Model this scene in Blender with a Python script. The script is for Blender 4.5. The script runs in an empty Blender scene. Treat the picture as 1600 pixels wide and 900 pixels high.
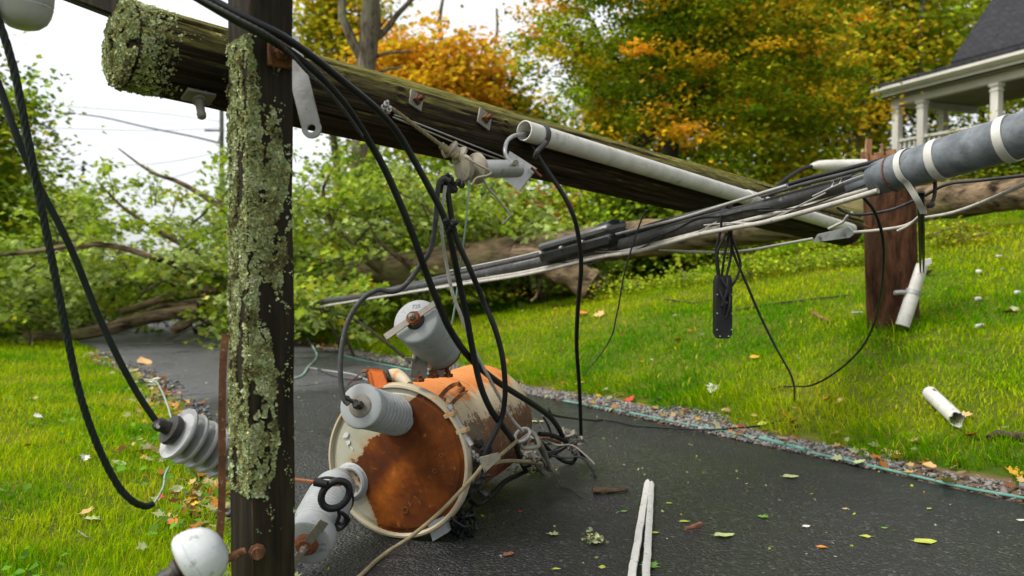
import bpy, math, random
import numpy as np
from mathutils import Vector, Matrix, noise as mnoise

random.seed(7)
rng = np.random.default_rng(11)
SC = bpy.context.scene
COL = SC.collection
R = math.radians

# ------------------------------------------------------------------ camera
CAM_Z = 1.05
LENS = 28.0
FPX = LENS / 36.0 * 1600.0
PITCH = math.atan(30.0 / FPX)          # looks down a little
cam_data = bpy.data.cameras.new('camera')
cam_data.lens = LENS
cam_data.sensor_width = 36.0
cam_data.clip_start = 0.05
cam_data.clip_end = 2000.0
cam_data.dof.use_dof = True
cam_data.dof.focus_distance = 2.95
cam_data.dof.aperture_fstop = 2.5
cam = bpy.data.objects.new('camera', cam_data)
cam.location = (0, 0, CAM_Z)
cam.rotation_euler = (R(90) - PITCH, 0, 0)
COL.objects.link(cam)
SC.camera = cam

# ------------------------------------------------------------------ sky and sun (overcast)
SUN_EL, SUN_AZ = R(54), R(-112)         # azimuth from +Y towards +X
world = bpy.data.worlds.new('World')
SC.world = world
world.use_nodes = True
wn = world.node_tree
wn.nodes.clear()
w_out = wn.nodes.new('ShaderNodeOutputWorld')
w_sky = wn.nodes.new('ShaderNodeTexSky')
w_sky.sky_type = 'NISHITA'
w_sky.sun_disc = False
w_sky.sun_elevation = SUN_EL
w_sky.sun_rotation = SUN_AZ
w_sky.dust_density = 4.0
w_hsv = wn.nodes.new('ShaderNodeHueSaturation')
w_hsv.inputs['Saturation'].default_value = 0.25
wn.links.new(w_sky.outputs[0], w_hsv.inputs['Color'])
w_b1 = wn.nodes.new('ShaderNodeBackground')
w_b1.inputs[1].default_value = 0.05
wn.links.new(w_hsv.outputs[0], w_b1.inputs[0])
w_tc = wn.nodes.new('ShaderNodeTexCoord')
w_nz = wn.nodes.new('ShaderNodeTexNoise')
w_nz.inputs['Scale'].default_value = 1.6
w_nz.inputs['Detail'].default_value = 5.0
wn.links.new(w_tc.outputs['Generated'], w_nz.inputs['Vector'])
w_rmp = wn.nodes.new('ShaderNodeValToRGB')
w_rmp.color_ramp.elements[0].position = 0.3
w_rmp.color_ramp.elements[0].color = (0.68, 0.72, 0.76, 1)
w_rmp.color_ramp.elements[1].position = 0.72
w_rmp.color_ramp.elements[1].color = (0.97, 0.98, 0.99, 1)
wn.links.new(w_nz.outputs[0], w_rmp.inputs[0])
w_b2 = wn.nodes.new('ShaderNodeBackground')
w_b2.inputs[1].default_value = 0.335
wn.links.new(w_rmp.outputs[0], w_b2.inputs[0])
w_add = wn.nodes.new('ShaderNodeAddShader')
wn.links.new(w_b1.outputs[0], w_add.inputs[0])
wn.links.new(w_b2.outputs[0], w_add.inputs[1])
wn.links.new(w_add.outputs[0], w_out.inputs[0])

sun_data = bpy.data.lights.new('sun', 'SUN')
sun_data.energy = 1.5
sun_data.angle = R(22)
sun_data.color = (1.0, 0.96, 0.9)
sun = bpy.data.objects.new('sun', sun_data)
sun_dir = Vector((math.sin(SUN_AZ) * math.cos(SUN_EL), math.cos(SUN_AZ) * math.cos(SUN_EL), math.sin(SUN_EL)))
sun.rotation_euler = sun_dir.to_track_quat('Z', 'Y').to_euler()
sun.location = sun_dir * 60
COL.objects.link(sun)

SC.view_settings.view_transform = 'Standard'
SC.view_settings.look = 'None'
SC.view_settings.gamma = 1.0
SC.view_settings.use_curve_mapping = False
SC.view_settings.exposure = 1.3
SC.cycles.max_bounces = 6
SC.cycles.diffuse_bounces = 3
SC.cycles.transparent_max_bounces = 6

# ------------------------------------------------------------------ helpers: placing
FWD = Vector((0, math.cos(PITCH), -math.sin(PITCH)))
UPV = Vector((0, math.sin(PITCH), math.cos(PITCH)))
RGT = Vector((1, 0, 0))
CAMP = Vector((0, 0, CAM_Z))


def at(px, py, d):
    """World point measured off the photograph at a known distance d."""
    return CAMP + d * (FWD + RGT * ((px - 800.0) / FPX) + UPV * ((450.0 - py) / FPX))


ND = Vector((0.82, 0.572))             # across the driveway, towards the bank
TD = Vector((-0.572, 0.82))            # along the driveway, away from the camera
EDGE_R = 3.92                          # right edge of the asphalt along ND


def edge_left(t):
    """left edge of the asphalt along ND, t along TD"""
    return 1.48 - 0.55 / (1.0 + math.exp((t - 4.6) * 1.6)) + 0.05 * math.sin(t * 1.7) + 0.03 * math.sin(t * 4.3)


def nt(x, y):
    return 0.82 * x + 0.572 * y, -0.572 * x + 0.82 * y


def sstep(a, b, x):
    t = np.clip((x - a) / (b - a), 0, 1)
    return t * t * (3 - 2 * t)


def height(x, y):
    """terrain height, works on numbers and arrays"""
    n, t = nt(x, y)
    d = n - EDGE_R
    s = 1.0 - 0.5 * sstep(6.0, 11.0, t)          # the bank flattens towards the far end
    z = np.where(d > 0.42, 0.0, 0.0)
    bank = 0.30 * np.clip(d - 0.40, 0, 1.9) + 0.235 * np.clip(d - 2.3, 0, 9.0) + 0.16 * np.clip(d - 11.3, 0, 60)
    bank = bank * s
    bump = 0.02 * np.sin(1.7 * x + 0.6 * y) + 0.016 * np.sin(2.9 * y - 1.1 * x) + 0.01 * np.sin(5.1 * x + 3.7 * y)
    bank = bank + bump * sstep(0.4, 1.2, d)
    dl = 1.2 - n
    left = 0.035 * sstep(0.0, 0.9, dl) + bump * sstep(0.2, 1.0, dl) * 0.8
    return np.where(d > 0, bank, np.where(dl > 0, left, 0.0)) + z


def ground(px, py, lift=0.0):
    """where the photograph's pixel meets the terrain"""
    dirv = at(px, py, 1.0) - CAMP
    d = 1.5
    while d < 80:
        p = CAMP + dirv * d
        if p.z <= float(height(p.x, p.y)):
            break
        d += 0.02
    p = CAMP + dirv * d
    return Vector((p.x, p.y, float(height(p.x, p.y)) + lift))


def path(pts, k=6):
    """smooth curve through (px, py, distance) or Vector points"""
    P = [p if isinstance(p, Vector) else at(*p) for p in pts]
    return spline(P, k)


def spline(P, k=6):
    if len(P) < 3:
        return [P[0].lerp(P[-1], i / k) for i in range(k + 1)]
    out = []
    Q = [P[0] * 2 - P[1]] + P + [P[-1] * 2 - P[-2]]
    for i in range(1, len(Q) - 2):
        a, b, c, d = Q[i - 1], Q[i], Q[i + 1], Q[i + 2]
        for j in range(k):
            t = j / k
            out.append(0.5 * ((2 * b) + (c - a) * t + (2 * a - 5 * b + 4 * c - d) * t * t + (3 * b - a - 3 * c + d) * t ** 3))
    out.append(P[-1].copy())
    return out


# ------------------------------------------------------------------ helpers: objects
def tag(o, label=None, cat=None, group=None, kind=None):
    if label: o['label'] = label
    if cat: o['category'] = cat
    if group: o['group'] = group
    if kind: o['kind'] = kind
    return o


def thing(name, label, cat, loc, group=None):
    o = bpy.data.objects.new(name, None)
    o.empty_display_size = 0.1
    o.location = loc
    COL.objects.link(o)
    return tag(o, label, cat, group)


def wloc(o):
    """world matrix by hand (no depsgraph needed)"""
    m = o.matrix_basis.copy()
    if o.parent:
        m = wloc(o.parent) @ o.matrix_parent_inverse @ m
    return m


def frame(origin, xaxis, up=Vector((0, 0, 1))):
    x = xaxis.normalized()
    y = up.cross(x)
    if y.length < 1e-4: y = Vector((0, 1, 0)).cross(x)
    y.normalize()
    z = x.cross(y)
    return Matrix(((x.x, y.x, z.x, origin.x), (x.y, y.y, z.y, origin.y), (x.z, y.z, z.z, origin.z), (0, 0, 0, 1)))


def perp(d):
    a = Vector((0, 0, 1)) if abs(d.z) < 0.9 else Vector((1, 0, 0))
    u = a.cross(d).normalized()
    return u, d.cross(u).normalized()


class MB:
    """collects shapes in world space and links them as ONE mesh object"""

    def __init__(s):
        s.v, s.f, s.mi, s.cur = [], [], [], 0

    def add(s, vs, fs):
        b = len(s.v)
        s.v.extend(vs)
        for f in fs:
            s.f.append([i + b for i in f])
            s.mi.append(s.cur)
        return s

    def tube(s, pts, r, n=8, caps=True, wob=0.0):
        rs = r if isinstance(r, (list, tuple)) else [r] * len(pts)
        m = len(pts)
        vs, fs = [], []
        u = None
        for i, p in enumerate(pts):
            d = (pts[min(i + 1, m - 1)] - pts[max(i - 1, 0)])
            if d.length < 1e-9: d = Vector((0, 0, 1))
            d.normalize()
            if u is None:
                u, w = perp(d)
            else:
                u = (u - d * u.dot(d))
                if u.length < 1e-6: u, w = perp(d)
                u.normalize()
                w = d.cross(u)
            for k in range(n):
                a = 2 * math.pi * k / n
                rr = rs[i]
                if wob: rr *= 1 + wob * mnoise.noise(Vector((math.cos(a) * 1.3, math.sin(a) * 1.3, i * 0.6)) + p * 3)
                vs.append(p + (u * math.cos(a) + w * math.sin(a)) * rr)
        for i in range(m - 1):
            for k in range(n):
                a, b = i * n + k, i * n + (k + 1) % n
                fs.append((a, b, b + n, a + n))
        if caps:
            fs.append(tuple(range(n - 1, -1, -1)))
            fs.append(tuple((m - 1) * n + k for k in range(n)))
        return s.add(vs, fs)

    def rod(s, a, b, r, r2=None, n=10, caps=True):
        return s.tube([a, b], [r, r if r2 is None else r2], n, caps)

    def lathe(s, a, axis, prof, n=24, caps=True):
        """prof: (distance along axis, radius)"""
        d = axis.normalized()
        u, w = perp(d)
        vs, fs = [], []
        for (t, r) in prof:
            for k in range(n):
                an = 2 * math.pi * k / n
                vs.append(a + d * t + (u * math.cos(an) + w * math.sin(an)) * r)
        m = len(prof)
        for i in range(m - 1):
            for k in range(n):
                p, q = i * n + k, i * n + (k + 1) % n
                fs.append((p, q, q + n, p + n))
        if caps:
            fs.append(tuple(range(n - 1, -1, -1)))
            fs.append(tuple((m - 1) * n + k for k in range(n)))
        return s.add(vs, fs)

    def box(s, c, ax, hs, bev=0.0):
        """ax: three unit vectors, hs: three half sizes; bev cuts all edges"""
        if bev <= 0:
            vs = []
            for k in (-1, 1):
                for j in (-1, 1):
                    for i in (-1, 1):
                        vs.append(c + ax[0] * (i * hs[0]) + ax[1] * (j * hs[1]) + ax[2] * (k * hs[2]))
            return s.add(vs, [(0, 2, 3, 1), (4, 5, 7, 6), (0, 1, 5, 4), (2, 6, 7, 3), (0, 4, 6, 2), (1, 3, 7, 5)])
        vs, idx = [], {}
        for i in (-1, 1):
            for j in (-1, 1):
                for k in (-1, 1):
                    for q in range(3):
                        h = [hs[0] - bev, hs[1] - bev, hs[2] - bev]
                        h[q] = hs[q]
                        idx[(i, j, k, q)] = len(vs)
                        vs.append(c + ax[0] * (i * h[0]) + ax[1] * (j * h[1]) + ax[2] * (k * h[2]))
        fs = []

        def quad(L): fs.append(tuple(L))
        for i in (-1, 1):
            quad([idx[(i, a, b, 0)] for a, b in ((-1, -1), (1, -1), (1, 1), (-1, 1))][::i])
            quad([idx[(a, i, b, 1)] for a, b in ((-1, -1), (-1, 1), (1, 1), (1, -1))][::i])
            quad([idx[(a, b, i, 2)] for a, b in ((-1, -1), (1, -1), (1, 1), (-1, 1))][::i])
        for a in (-1, 1):
            for b in (-1, 1):
                quad([idx[(a, b, -1, 0)], idx[(a, b, 1, 0)], idx[(a, b, 1, 1)], idx[(a, b, -1, 1)]])
                quad([idx[(a, -1, b, 0)], idx[(a, 1, b, 0)], idx[(a, 1, b, 2)], idx[(a, -1, b, 2)]])
                quad([idx[(-1, a, b, 1)], idx[(1, a, b, 1)], idx[(1, a, b, 2)], idx[(-1, a, b, 2)]])
        for i in (-1, 1):
            for j in (-1, 1):
                for k in (-1, 1):
                    quad([idx[(i, j, k, 0)], idx[(i, j, k, 1)], idx[(i, j, k, 2)]])
        return s.add(vs, fs)

    def prism(s, poly, depth):
        """poly: world points of one face, extruded by the vector depth"""
        n = len(poly)
        vs = [p.copy() for p in poly] + [p + depth for p in poly]
        fs = [tuple(range(n - 1, -1, -1)), tuple(range(n, 2 * n))]
        for i in range(n):
            j = (i + 1) % n
            fs.append((i, j, n + j, n + i))
        return s.add(vs, fs)

    def blob(s, c, rad, seed=0, amp=0.25, n=10, m=6, sc=3.0):
        """a lumpy closed lump, rad is a Vector of radii"""
        vs, fs = [], []
        for i in range(m + 1):
            th = math.pi * i / m
            for k in range(n):
                ph = 2 * math.pi * k / n
                d = Vector((math.sin(th) * math.cos(ph), math.sin(th) * math.sin(ph), math.cos(th)))
                q = 1 + amp * mnoise.noise(d * sc * 0.6 + Vector((seed * 3.1, seed * 1.7, seed)))
                vs.append(c + Vector((d.x * rad.x, d.y * rad.y, d.z * rad.z)) * q)
        for i in range(m):
            for k in range(n):
                a, b = i * n + k, i * n + (k + 1) % n
                fs.append((a, a + n, b + n, b))
        return s.add(vs, fs)

    def build(s, name, mat, parent=None, frm=None, origin=None, smooth=True, ang=38):
        if frm is None:
            if origin is not None:
                frm = Matrix.Translation(origin)
            elif parent is not None:
                frm = wloc(parent)
            else:
                frm = Matrix.Translation(s.v[0])
        inv = frm.inverted()
        me = bpy.data.meshes.new(name)
        me.from_pydata([inv @ Vector(v) for v in s.v], [], s.f)
        mats = mat if isinstance(mat, (list, tuple)) else [mat]
        for m in mats: me.materials.append(m)
        if len(mats) > 1: me.polygons.foreach_set('material_index', s.mi)
        fix_normals(me)
        if smooth:
            me.shade_smooth()
            me.set_sharp_from_angle(angle=R(ang))
        o = bpy.data.objects.new(name, me)
        COL.objects.link(o)
        if parent is not None:
            o.parent = parent
            o.matrix_basis = wloc(parent).inverted() @ frm
        else:
            o.matrix_basis = frm
        return o


def fix_normals(me):
    import bmesh
    bm = bmesh.new()
    bm.from_mesh(me)
    bmesh.ops.recalc_face_normals(bm, faces=bm.faces)
    bm.to_mesh(me)
    bm.free()
    me.update()


def big_mesh(name, verts, tris, mat, cols=None, parent=None, origin=Vector((0, 0, 0)), smooth=False):
    """numpy arrays straight into a mesh; cols = one colour per vertex"""
    me = bpy.data.meshes.new(name)
    v = np.asarray(verts, dtype=np.float32) - np.array(origin, dtype=np.float32)
    f = np.asarray(tris, dtype=np.int32)
    me.vertices.add(len(v))
    me.vertices.foreach_set('co', v.ravel())
    k = f.shape[1]
    me.loops.add(f.size)
    me.loops.foreach_set('vertex_index', f.ravel())
    me.polygons.add(len(f))
    me.polygons.foreach_set('loop_start', np.arange(0, f.size, k, dtype=np.int32))
    me.polygons.foreach_set('loop_total', np.full(len(f), k, dtype=np.int32))
    if smooth: me.polygons.foreach_set('use_smooth', np.ones(len(f), dtype=bool))
    me.update(calc_edges=True)
    if cols is not None:
        a = me.color_attributes.new('tint', 'FLOAT_COLOR', 'POINT')
        c = np.ones((len(v), 4), dtype=np.float32)
        c[:, :3] = cols
        a.data.foreach_set('color', c.ravel())
    me.materials.append(mat)
    o = bpy.data.objects.new(name, me)
    COL.objects.link(o)
    if parent is not None:
        o.parent = parent
        o.matrix_basis = wloc(parent).inverted() @ Matrix.Translation(origin)
    else:
        o.location = origin
    return o


# ------------------------------------------------------------------ helpers: materials
def srgb(r, g, b):
    f = lambda c: (c / 255 / 12.92) if c / 255 <= 0.04045 else ((c / 255 + 0.055) / 1.055) ** 2.4
    return (f(r), f(g), f(b), 1.0)


class NT:
    def __init__(s, name):
        s.m = bpy.data.materials.new(name)
        s.m.use_nodes = True
        s.t = s.m.node_tree
        s.t.nodes.clear()
        s.out = s.n('ShaderNodeOutputMaterial')
        s.b = s.n('ShaderNodeBsdfPrincipled')
        s.l(s.b.outputs[0], s.out.inputs[0])

    def n(s, t, **kw):
        nd = s.t.nodes.new(t)
        for k, v in kw.items(): setattr(nd, k, v)
        return nd

    def l(s, a, b): s.t.links.new(a, b)

    def coord(s, kind='Object', scale=(1, 1, 1), loc=(0, 0, 0)):
        tc = s.n('ShaderNodeTexCoord')
        mp = s.n('ShaderNodeMapping')
        mp.inputs['Scale'].default_value = scale
        mp.inputs['Location'].default_value = loc
        s.l(tc.outputs[kind], mp.inputs[0])
        return mp.outputs[0]

    def pos(s, scale=(1, 1, 1)):
        g = s.n('ShaderNodeNewGeometry')
        mp = s.n('ShaderNodeMapping')
        mp.inputs['Scale'].default_value = scale
        s.l(g.outputs['Position'], mp.inputs[0])
        return mp.outputs[0]

    def noise(s, vec, scale, detail=4.0, rough=0.55, dist=0.0):
        nd = s.n('ShaderNodeTexNoise')
        nd.inputs['Scale'].default_value = scale
        nd.inputs['Detail'].default_value = detail
        nd.inputs['Roughness'].default_value = rough
        nd.inputs['Distortion'].default_value = dist
        s.l(vec, nd.inputs['Vector'])
        return nd.outputs[0]

    def voro(s, vec, scale, feat='F1', out='Distance'):
        nd = s.n('ShaderNodeTexVoronoi', feature=feat)
        nd.inputs['Scale'].default_value = scale
        s.l(vec, nd.inputs['Vector'])
        return nd.outputs[out]

    def ramp(s, fac, stops, interp='LINEAR'):
        nd = s.n('ShaderNodeValToRGB')
        cr = nd.color_ramp
        cr.interpolation = interp
        while len(cr.elements) < len(stops): cr.elements.new(0.5)
        for e, (p, c) in zip(cr.elements, stops):
            e.position = p
            e.color = c if isinstance(c, tuple) else (c, c, c, 1)
        s.l(fac, nd.inputs[0])
        return nd.outputs[0]

    def mix(s, fac, a, b, mode='MIX'):
        nd = s.n('ShaderNodeMix', data_type='RGBA', blend_type=mode)
        for i, x in ((0, fac), (6, a), (7, b)):
            if isinstance(x, (int, float)): nd.inputs[i].default_value = x
            elif isinstance(x, tuple): nd.inputs[i].default_value = x
            else: s.l(x, nd.inputs[i])
        return nd.outputs[2]

    def math(s, op, a, b=None, c=None):
        nd = s.n('ShaderNodeMath', operation=op)
        for i, x in enumerate((a, b, c)):
            if x is None: continue
            if isinstance(x, (int, float)): nd.inputs[i].default_value = x
            else: s.l(x, nd.inputs[i])
        return nd.outputs[0]

    def sep(s, vec):
        nd = s.n('ShaderNodeSeparateXYZ')
        s.l(vec, nd.inputs[0])
        return nd.outputs

    def bump(s, h, strength=0.4, dist=0.01):
        nd = s.n('ShaderNodeBump')
        nd.inputs['Strength'].default_value = strength
        nd.inputs['Distance'].default_value = dist
        s.l(h, nd.inputs['Height'])
        s.l(nd.outputs[0], s.b.inputs['Normal'])

    def set(s, **kw):
        for k, v in kw.items():
            i = s.b.inputs[k.replace('_', ' ')]
            if isinstance(v, (int, float, tuple)): i.default_value = v
            else: s.l(v, i)
        return s.m


def worn(name, c1, c2, rough=0.5, scale=12.0, metal=0.0, c3=None, amount=0.6, bump=0.15, bscale=60.0, stretch=(1, 1, 1), rough2=None):
    """a plain surface with a second tone in blotches, a few specks of a third, and fine relief"""
    t = NT(name)
    v = t.coord('Object', stretch)
    n1 = t.noise(v, scale, 6.0, 0.62)
    col = t.mix(t.ramp(n1, [(0.36, 0.0), (0.36 + amount * 0.6, 1.0)]), c1, c2)
    if c3:
        n2 = t.noise(v, scale * 2.7, 5.0, 0.7)
        col = t.mix(t.ramp(n2, [(0.58, 0.0), (0.68, 1.0)]), col, c3)
    nb = t.noise(v, bscale, 4.0, 0.6)
    if bump: t.bump(nb, bump, 0.004)
    r2 = rough2 if rough2 is not None else min(1.0, rough + 0.18)
    rg = t.ramp(n1, [(0.3, rough), (0.75, r2)])
    return t.set(Base_Color=col, Roughness=rg, Metallic=metal, Specular_IOR_Level=0.12 if rough >= 0.6 else (0.3 if rough >= 0.4 else 0.5))

# ------------------------------------------------------------------ materials: setting
def lin(*c): return (c[0], c[1], c[2], 1.0)


def make_ground_mat():
    t = NT('soil_and_turf')
    p = t.pos()
    sx = t.sep(p)
    nn = t.math('ADD', t.math('MULTIPLY', sx[0], 0.82), t.math('MULTIPLY', sx[1], 0.572))
    n1 = t.noise(p, 1.3, 5.0, 0.6)
    n2 = t.noise(p, 28.0, 4.0, 0.65)
    turf = t.mix(t.ramp(n1, [(0.38, 0.0), (0.66, 1.0)]), lin(0.05, 0.09, 0.008), lin(0.14, 0.15, 0.02))
    turf = t.mix(t.ramp(n2, [(0.4, 0.0), (0.75, 0.7)]), turf, lin(0.035, 0.04, 0.012))
    soil = t.mix(n2, lin(0.08, 0.05, 0.027), lin(0.20, 0.14, 0.085))
    # the bare strip beside the asphalt
    w = t.math('ADD', nn, t.math('MULTIPLY', t.math('SUBTRACT', t.noise(p, 3.0, 4.0), 0.5), 0.28))
    bare = t.math('MULTIPLY', t.ramp_val(w, 3.80, 3.86, 4.26, 4.36), 1.0)
    col = t.mix(bare, turf, soil)
    t.bump(n2, 0.6, 0.02)
    return t.set(Base_Color=col, Roughness=0.9, Specular_IOR_Level=0.0)


def _ramp_val(s, v, a, b, c, d):
    up = s.n('ShaderNodeMapRange', interpolation_type='SMOOTHSTEP')
    up.inputs[1].default_value = a
    up.inputs[2].default_value = b
    s.l(v, up.inputs[0])
    dn = s.n('ShaderNodeMapRange', interpolation_type='SMOOTHSTEP')
    dn.inputs[1].default_value = c
    dn.inputs[2].default_value = d
    dn.inputs[3].default_value = 1.0
    dn.inputs[4].default_value = 0.0
    s.l(v, dn.inputs[0])
    return s.math('MULTIPLY', up.outputs[0], dn.outputs[0])


NT.ramp_val = _ramp_val


def make_asphalt():
    t = NT('wet_asphalt')
    p = t.pos()
    cell = t.voro(p, 85.0, 'F1', 'Color')
    cd = t.voro(p, 85.0, 'F1', 'Distance')
    g = t.sep(cell)[0]
    col = t.ramp(g, [(0.0, lin(0.009, 0.0092, 0.0098)), (0.75, lin(0.018, 0.018, 0.0192)), (0.9, lin(0.036, 0.035, 0.035)), (1.0, lin(0.085, 0.082, 0.078))])
    big = t.noise(p, 0.9, 6.0, 0.6)
    mid = t.noise(p, 7.0, 5.0, 0.6)
    col = t.mix(t.ramp(mid, [(0.35, 0.0), (0.7, 0.6)]), col, lin(0.014, 0.0135, 0.014))
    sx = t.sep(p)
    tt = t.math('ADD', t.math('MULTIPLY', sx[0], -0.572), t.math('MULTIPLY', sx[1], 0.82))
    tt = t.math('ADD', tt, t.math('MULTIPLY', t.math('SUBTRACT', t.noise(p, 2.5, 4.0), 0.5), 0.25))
    old_sheen = t.n('ShaderNodeMapRange', interpolation_type='SMOOTHSTEP')      # paler beyond the seam: older paving, plus sky sheen put into the colour
    old_sheen.inputs[1].default_value = 6.4
    old_sheen.inputs[2].default_value = 7.0
    old_sheen.inputs[4].default_value = 0.75
    t.l(tt, old_sheen.inputs[0])
    col = t.mix(old_sheen.outputs[0], col, t.mix(mid, lin(0.075, 0.075, 0.079), lin(0.125, 0.125, 0.13)))
    seam = t.ramp_val(tt, 6.93, 6.94, 6.955, 6.965)
    seam2 = t.ramp_val(tt, 10.6, 10.62, 10.65, 10.67)
    seam = t.math('MAXIMUM', seam, seam2)
    col = t.mix(seam, col, lin(0.008, 0.008, 0.008))
    fine = t.noise(p, 420.0, 2.0, 0.5)
    h = t.math('SUBTRACT', t.math('ADD', t.math('MULTIPLY', t.math('SUBTRACT', 0.6, cd), 1.0), t.math('MULTIPLY', fine, 0.4)), t.math('MULTIPLY', seam, 3.0))
    t.bump(h, 1.0, 0.009)
    rg = t.ramp(t.math('ADD', t.math('MULTIPLY', big, 0.75), t.math('MULTIPLY', mid, 0.25)), [(0.36, 0.16), (0.58, 0.44)])
    return t.set(Base_Color=col, Roughness=rg, Specular_IOR_Level=0.5)


def make_tint(name, rough=0.7, trans=0.35, spec=0.3, mult=1.0, bump=0.0):
    """colour of each blade or leaf from its own tint; light passes through"""
    t = NT(name)
    a = t.n('ShaderNodeAttribute', attribute_name='tint')
    c = a.outputs['Color']
    if mult != 1.0: c = t.mix(1.0, c, (mult, mult, mult, 1), 'MULTIPLY')
    t.set(Base_Color=c, Roughness=rough, Specular_IOR_Level=spec)
    if trans > 0:
        tr = t.n('ShaderNodeBsdfTranslucent')
        t.l(c, tr.inputs[0])
        mx = t.n('ShaderNodeMixShader')
        mx.inputs[0].default_value = trans
        t.l(t.b.outputs[0], mx.inputs[1])
        t.l(tr.outputs[0], mx.inputs[2])
        t.l(mx.outputs[0], t.out.inputs[0])
    return t.m


M = {}
M['ground'] = make_ground_mat()
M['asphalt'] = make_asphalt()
M['grass'] = make_tint('grass_blade', 0.8, 0.40, 0.0)
M['leaf'] = make_tint('tree_leaf', 0.6, 0.42, 0.03)
M['stone'] = make_tint('gravel_stone', 0.75, 0.0, 0.3)
M['lichen'] = make_tint('lichen_flake', 0.95, 0.12, 0.1)
M['edging'] = worn('mint_green_edging', srgb(78, 128, 114), srgb(112, 152, 138), 0.6, 9.0, 0.0, srgb(84, 80, 62), 0.6, 0.2, 50.0)

# ------------------------------------------------------------------ ground sheet
def axis_steps(lo, hi, near, far):
    a = list(np.arange(near[0], near[1] + 1e-6, 0.11))
    x, st = near[1], 0.11
    while x < hi:
        st = min(st * 1.16, far)
        x += st
        a.append(x)
    x, st = near[0], 0.11
    while x > lo:
        st = min(st * 1.16, far)
        x -= st
        a.insert(0, x)
    return np.array(a)


GX = axis_steps(-400, 400, (-7.0, 7.0), 30)
GY = axis_steps(-40, 600, (0.5, 13.0), 30)
xx, yy = np.meshgrid(GX, GY)
gz = height(xx, yy)
gn, gt = nt(xx, yy)
eL = np.vectorize(edge_left)(np.clip(gt, -20, 30))
inside = (gn > eL - 0.02) & (gn < EDGE_R + 0.03) & (gt > -9) & (gt < 26)
gz = np.where(inside, -0.06, gz - 0.012)
gv = np.stack([xx.ravel(), yy.ravel(), gz.ravel()], 1)
nx = len(GX)
ii, jj = np.meshgrid(np.arange(nx - 1), np.arange(len(GY) - 1))
b0 = (jj * nx + ii).ravel()
gf = np.stack([b0, b0 + 1, b0 + nx + 1, b0 + nx], 1)
o = big_mesh('ground', gv, gf, M['ground'], smooth=True)
tag(o, kind='structure')

# ------------------------------------------------------------------ driveway: worn asphalt sheet with a crumbled left edge
ts = np.arange(-8.0, 25.0, 0.06)
rows = []
NC = 14
for t_ in ts:
    a = edge_left(t_) + 0.035 * mnoise.noise(Vector((t_ * 3.0, 1.3, 0))) + 0.02 * mnoise.noise(Vector((t_ * 11.0, 4.3, 0)))
    b = EDGE_R + 0.012 * mnoise.noise(Vector((t_ * 4.0, 9.3, 0)))
    row = [(a - 0.012, -0.045)]
    for k in range(NC + 1):
        s_ = k / NC
        z = 0.004 * mnoise.noise(Vector((t_ * 1.1, s_ * 3.0, 2.0)))
        if k in (0, NC): z -= 0.006
        row.append((a + (b - a) * s_, z))
    row.append((b + 0.012, -0.045))
    rows.append([(ND.x * n_ + TD.x * t_, ND.y * n_ + TD.y * t_, z) for n_, z in row])
dv = np.array(rows).reshape(-1, 3)
w_ = NC + 3
ii, jj = np.meshgrid(np.arange(w_ - 1), np.arange(len(ts) - 1))
b0 = (jj * w_ + ii).ravel()
df = np.stack([b0, b0 + 1, b0 + w_ + 1, b0 + w_], 1)
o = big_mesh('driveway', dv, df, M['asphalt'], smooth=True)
tag(o, kind='structure')

# crumbled asphalt lumps and stones on the left edge, gravel on the right edge
ICO_V = []
ph = (1 + 5 ** 0.5) / 2
for a in (-1, 1):
    for b in (-ph, ph):
        ICO_V += [(0, a, b), (a, b, 0), (b, 0, a)]
ICO_V = np.array(ICO_V, dtype=np.float64)
ICO_V /= np.linalg.norm(ICO_V[0])


def hull_faces(v):
    fs = []
    n = len(v)
    for i in range(n):
        for j in range(i + 1, n):
            for k in range(j + 1, n):
                nrm = np.cross(v[j] - v[i], v[k] - v[i])
                d = (v - v[i]) @ nrm
                if np.all(d < 1e-6): fs.append((i, j, k))
                elif np.all(d > -1e-6): fs.append((i, k, j))
    return np.array(fs)


ICO_F = hull_faces(ICO_V)


def stones(name, P, size, cols, parent=None):
    n = len(P)
    sc = size[:, None] * rng.uniform(0.55, 1.25, (n, 3)) * np.array([1, 1, 0.62])
    jit = rng.uniform(0.5, 1.3, (n, 12, 1))
    a = rng.uniform(0, 6.28, n)
    base = ICO_V[None] * jit
    t1 = rng.normal(0, 0.35, (n, 2))
    v = base * sc[:, None, :]
    x = v[:, :, 0] * np.cos(a)[:, None] - v[:, :, 1] * np.sin(a)[:, None]
    y = v[:, :, 0] * np.sin(a)[:, None] + v[:, :, 1] * np.cos(a)[:, None]
    z = v[:, :, 2] + x * t1[:, :1] + y * t1[:, 1:]
    V = np.stack([x, y, z], 2) + P[:, None, :]
    F = (ICO_F[None] + (np.arange(n) * 12)[:, None, None]).reshape(-1, 3)
    C = np.repeat(cols, 12, 0)
    return big_mesh(name, V.reshape(-1, 3), F, M['stone'], C, parent)


def on_nt(n_, t_):
    return ND.x * n_ + TD.x * t_, ND.y * n_ + TD.y * t_


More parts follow.
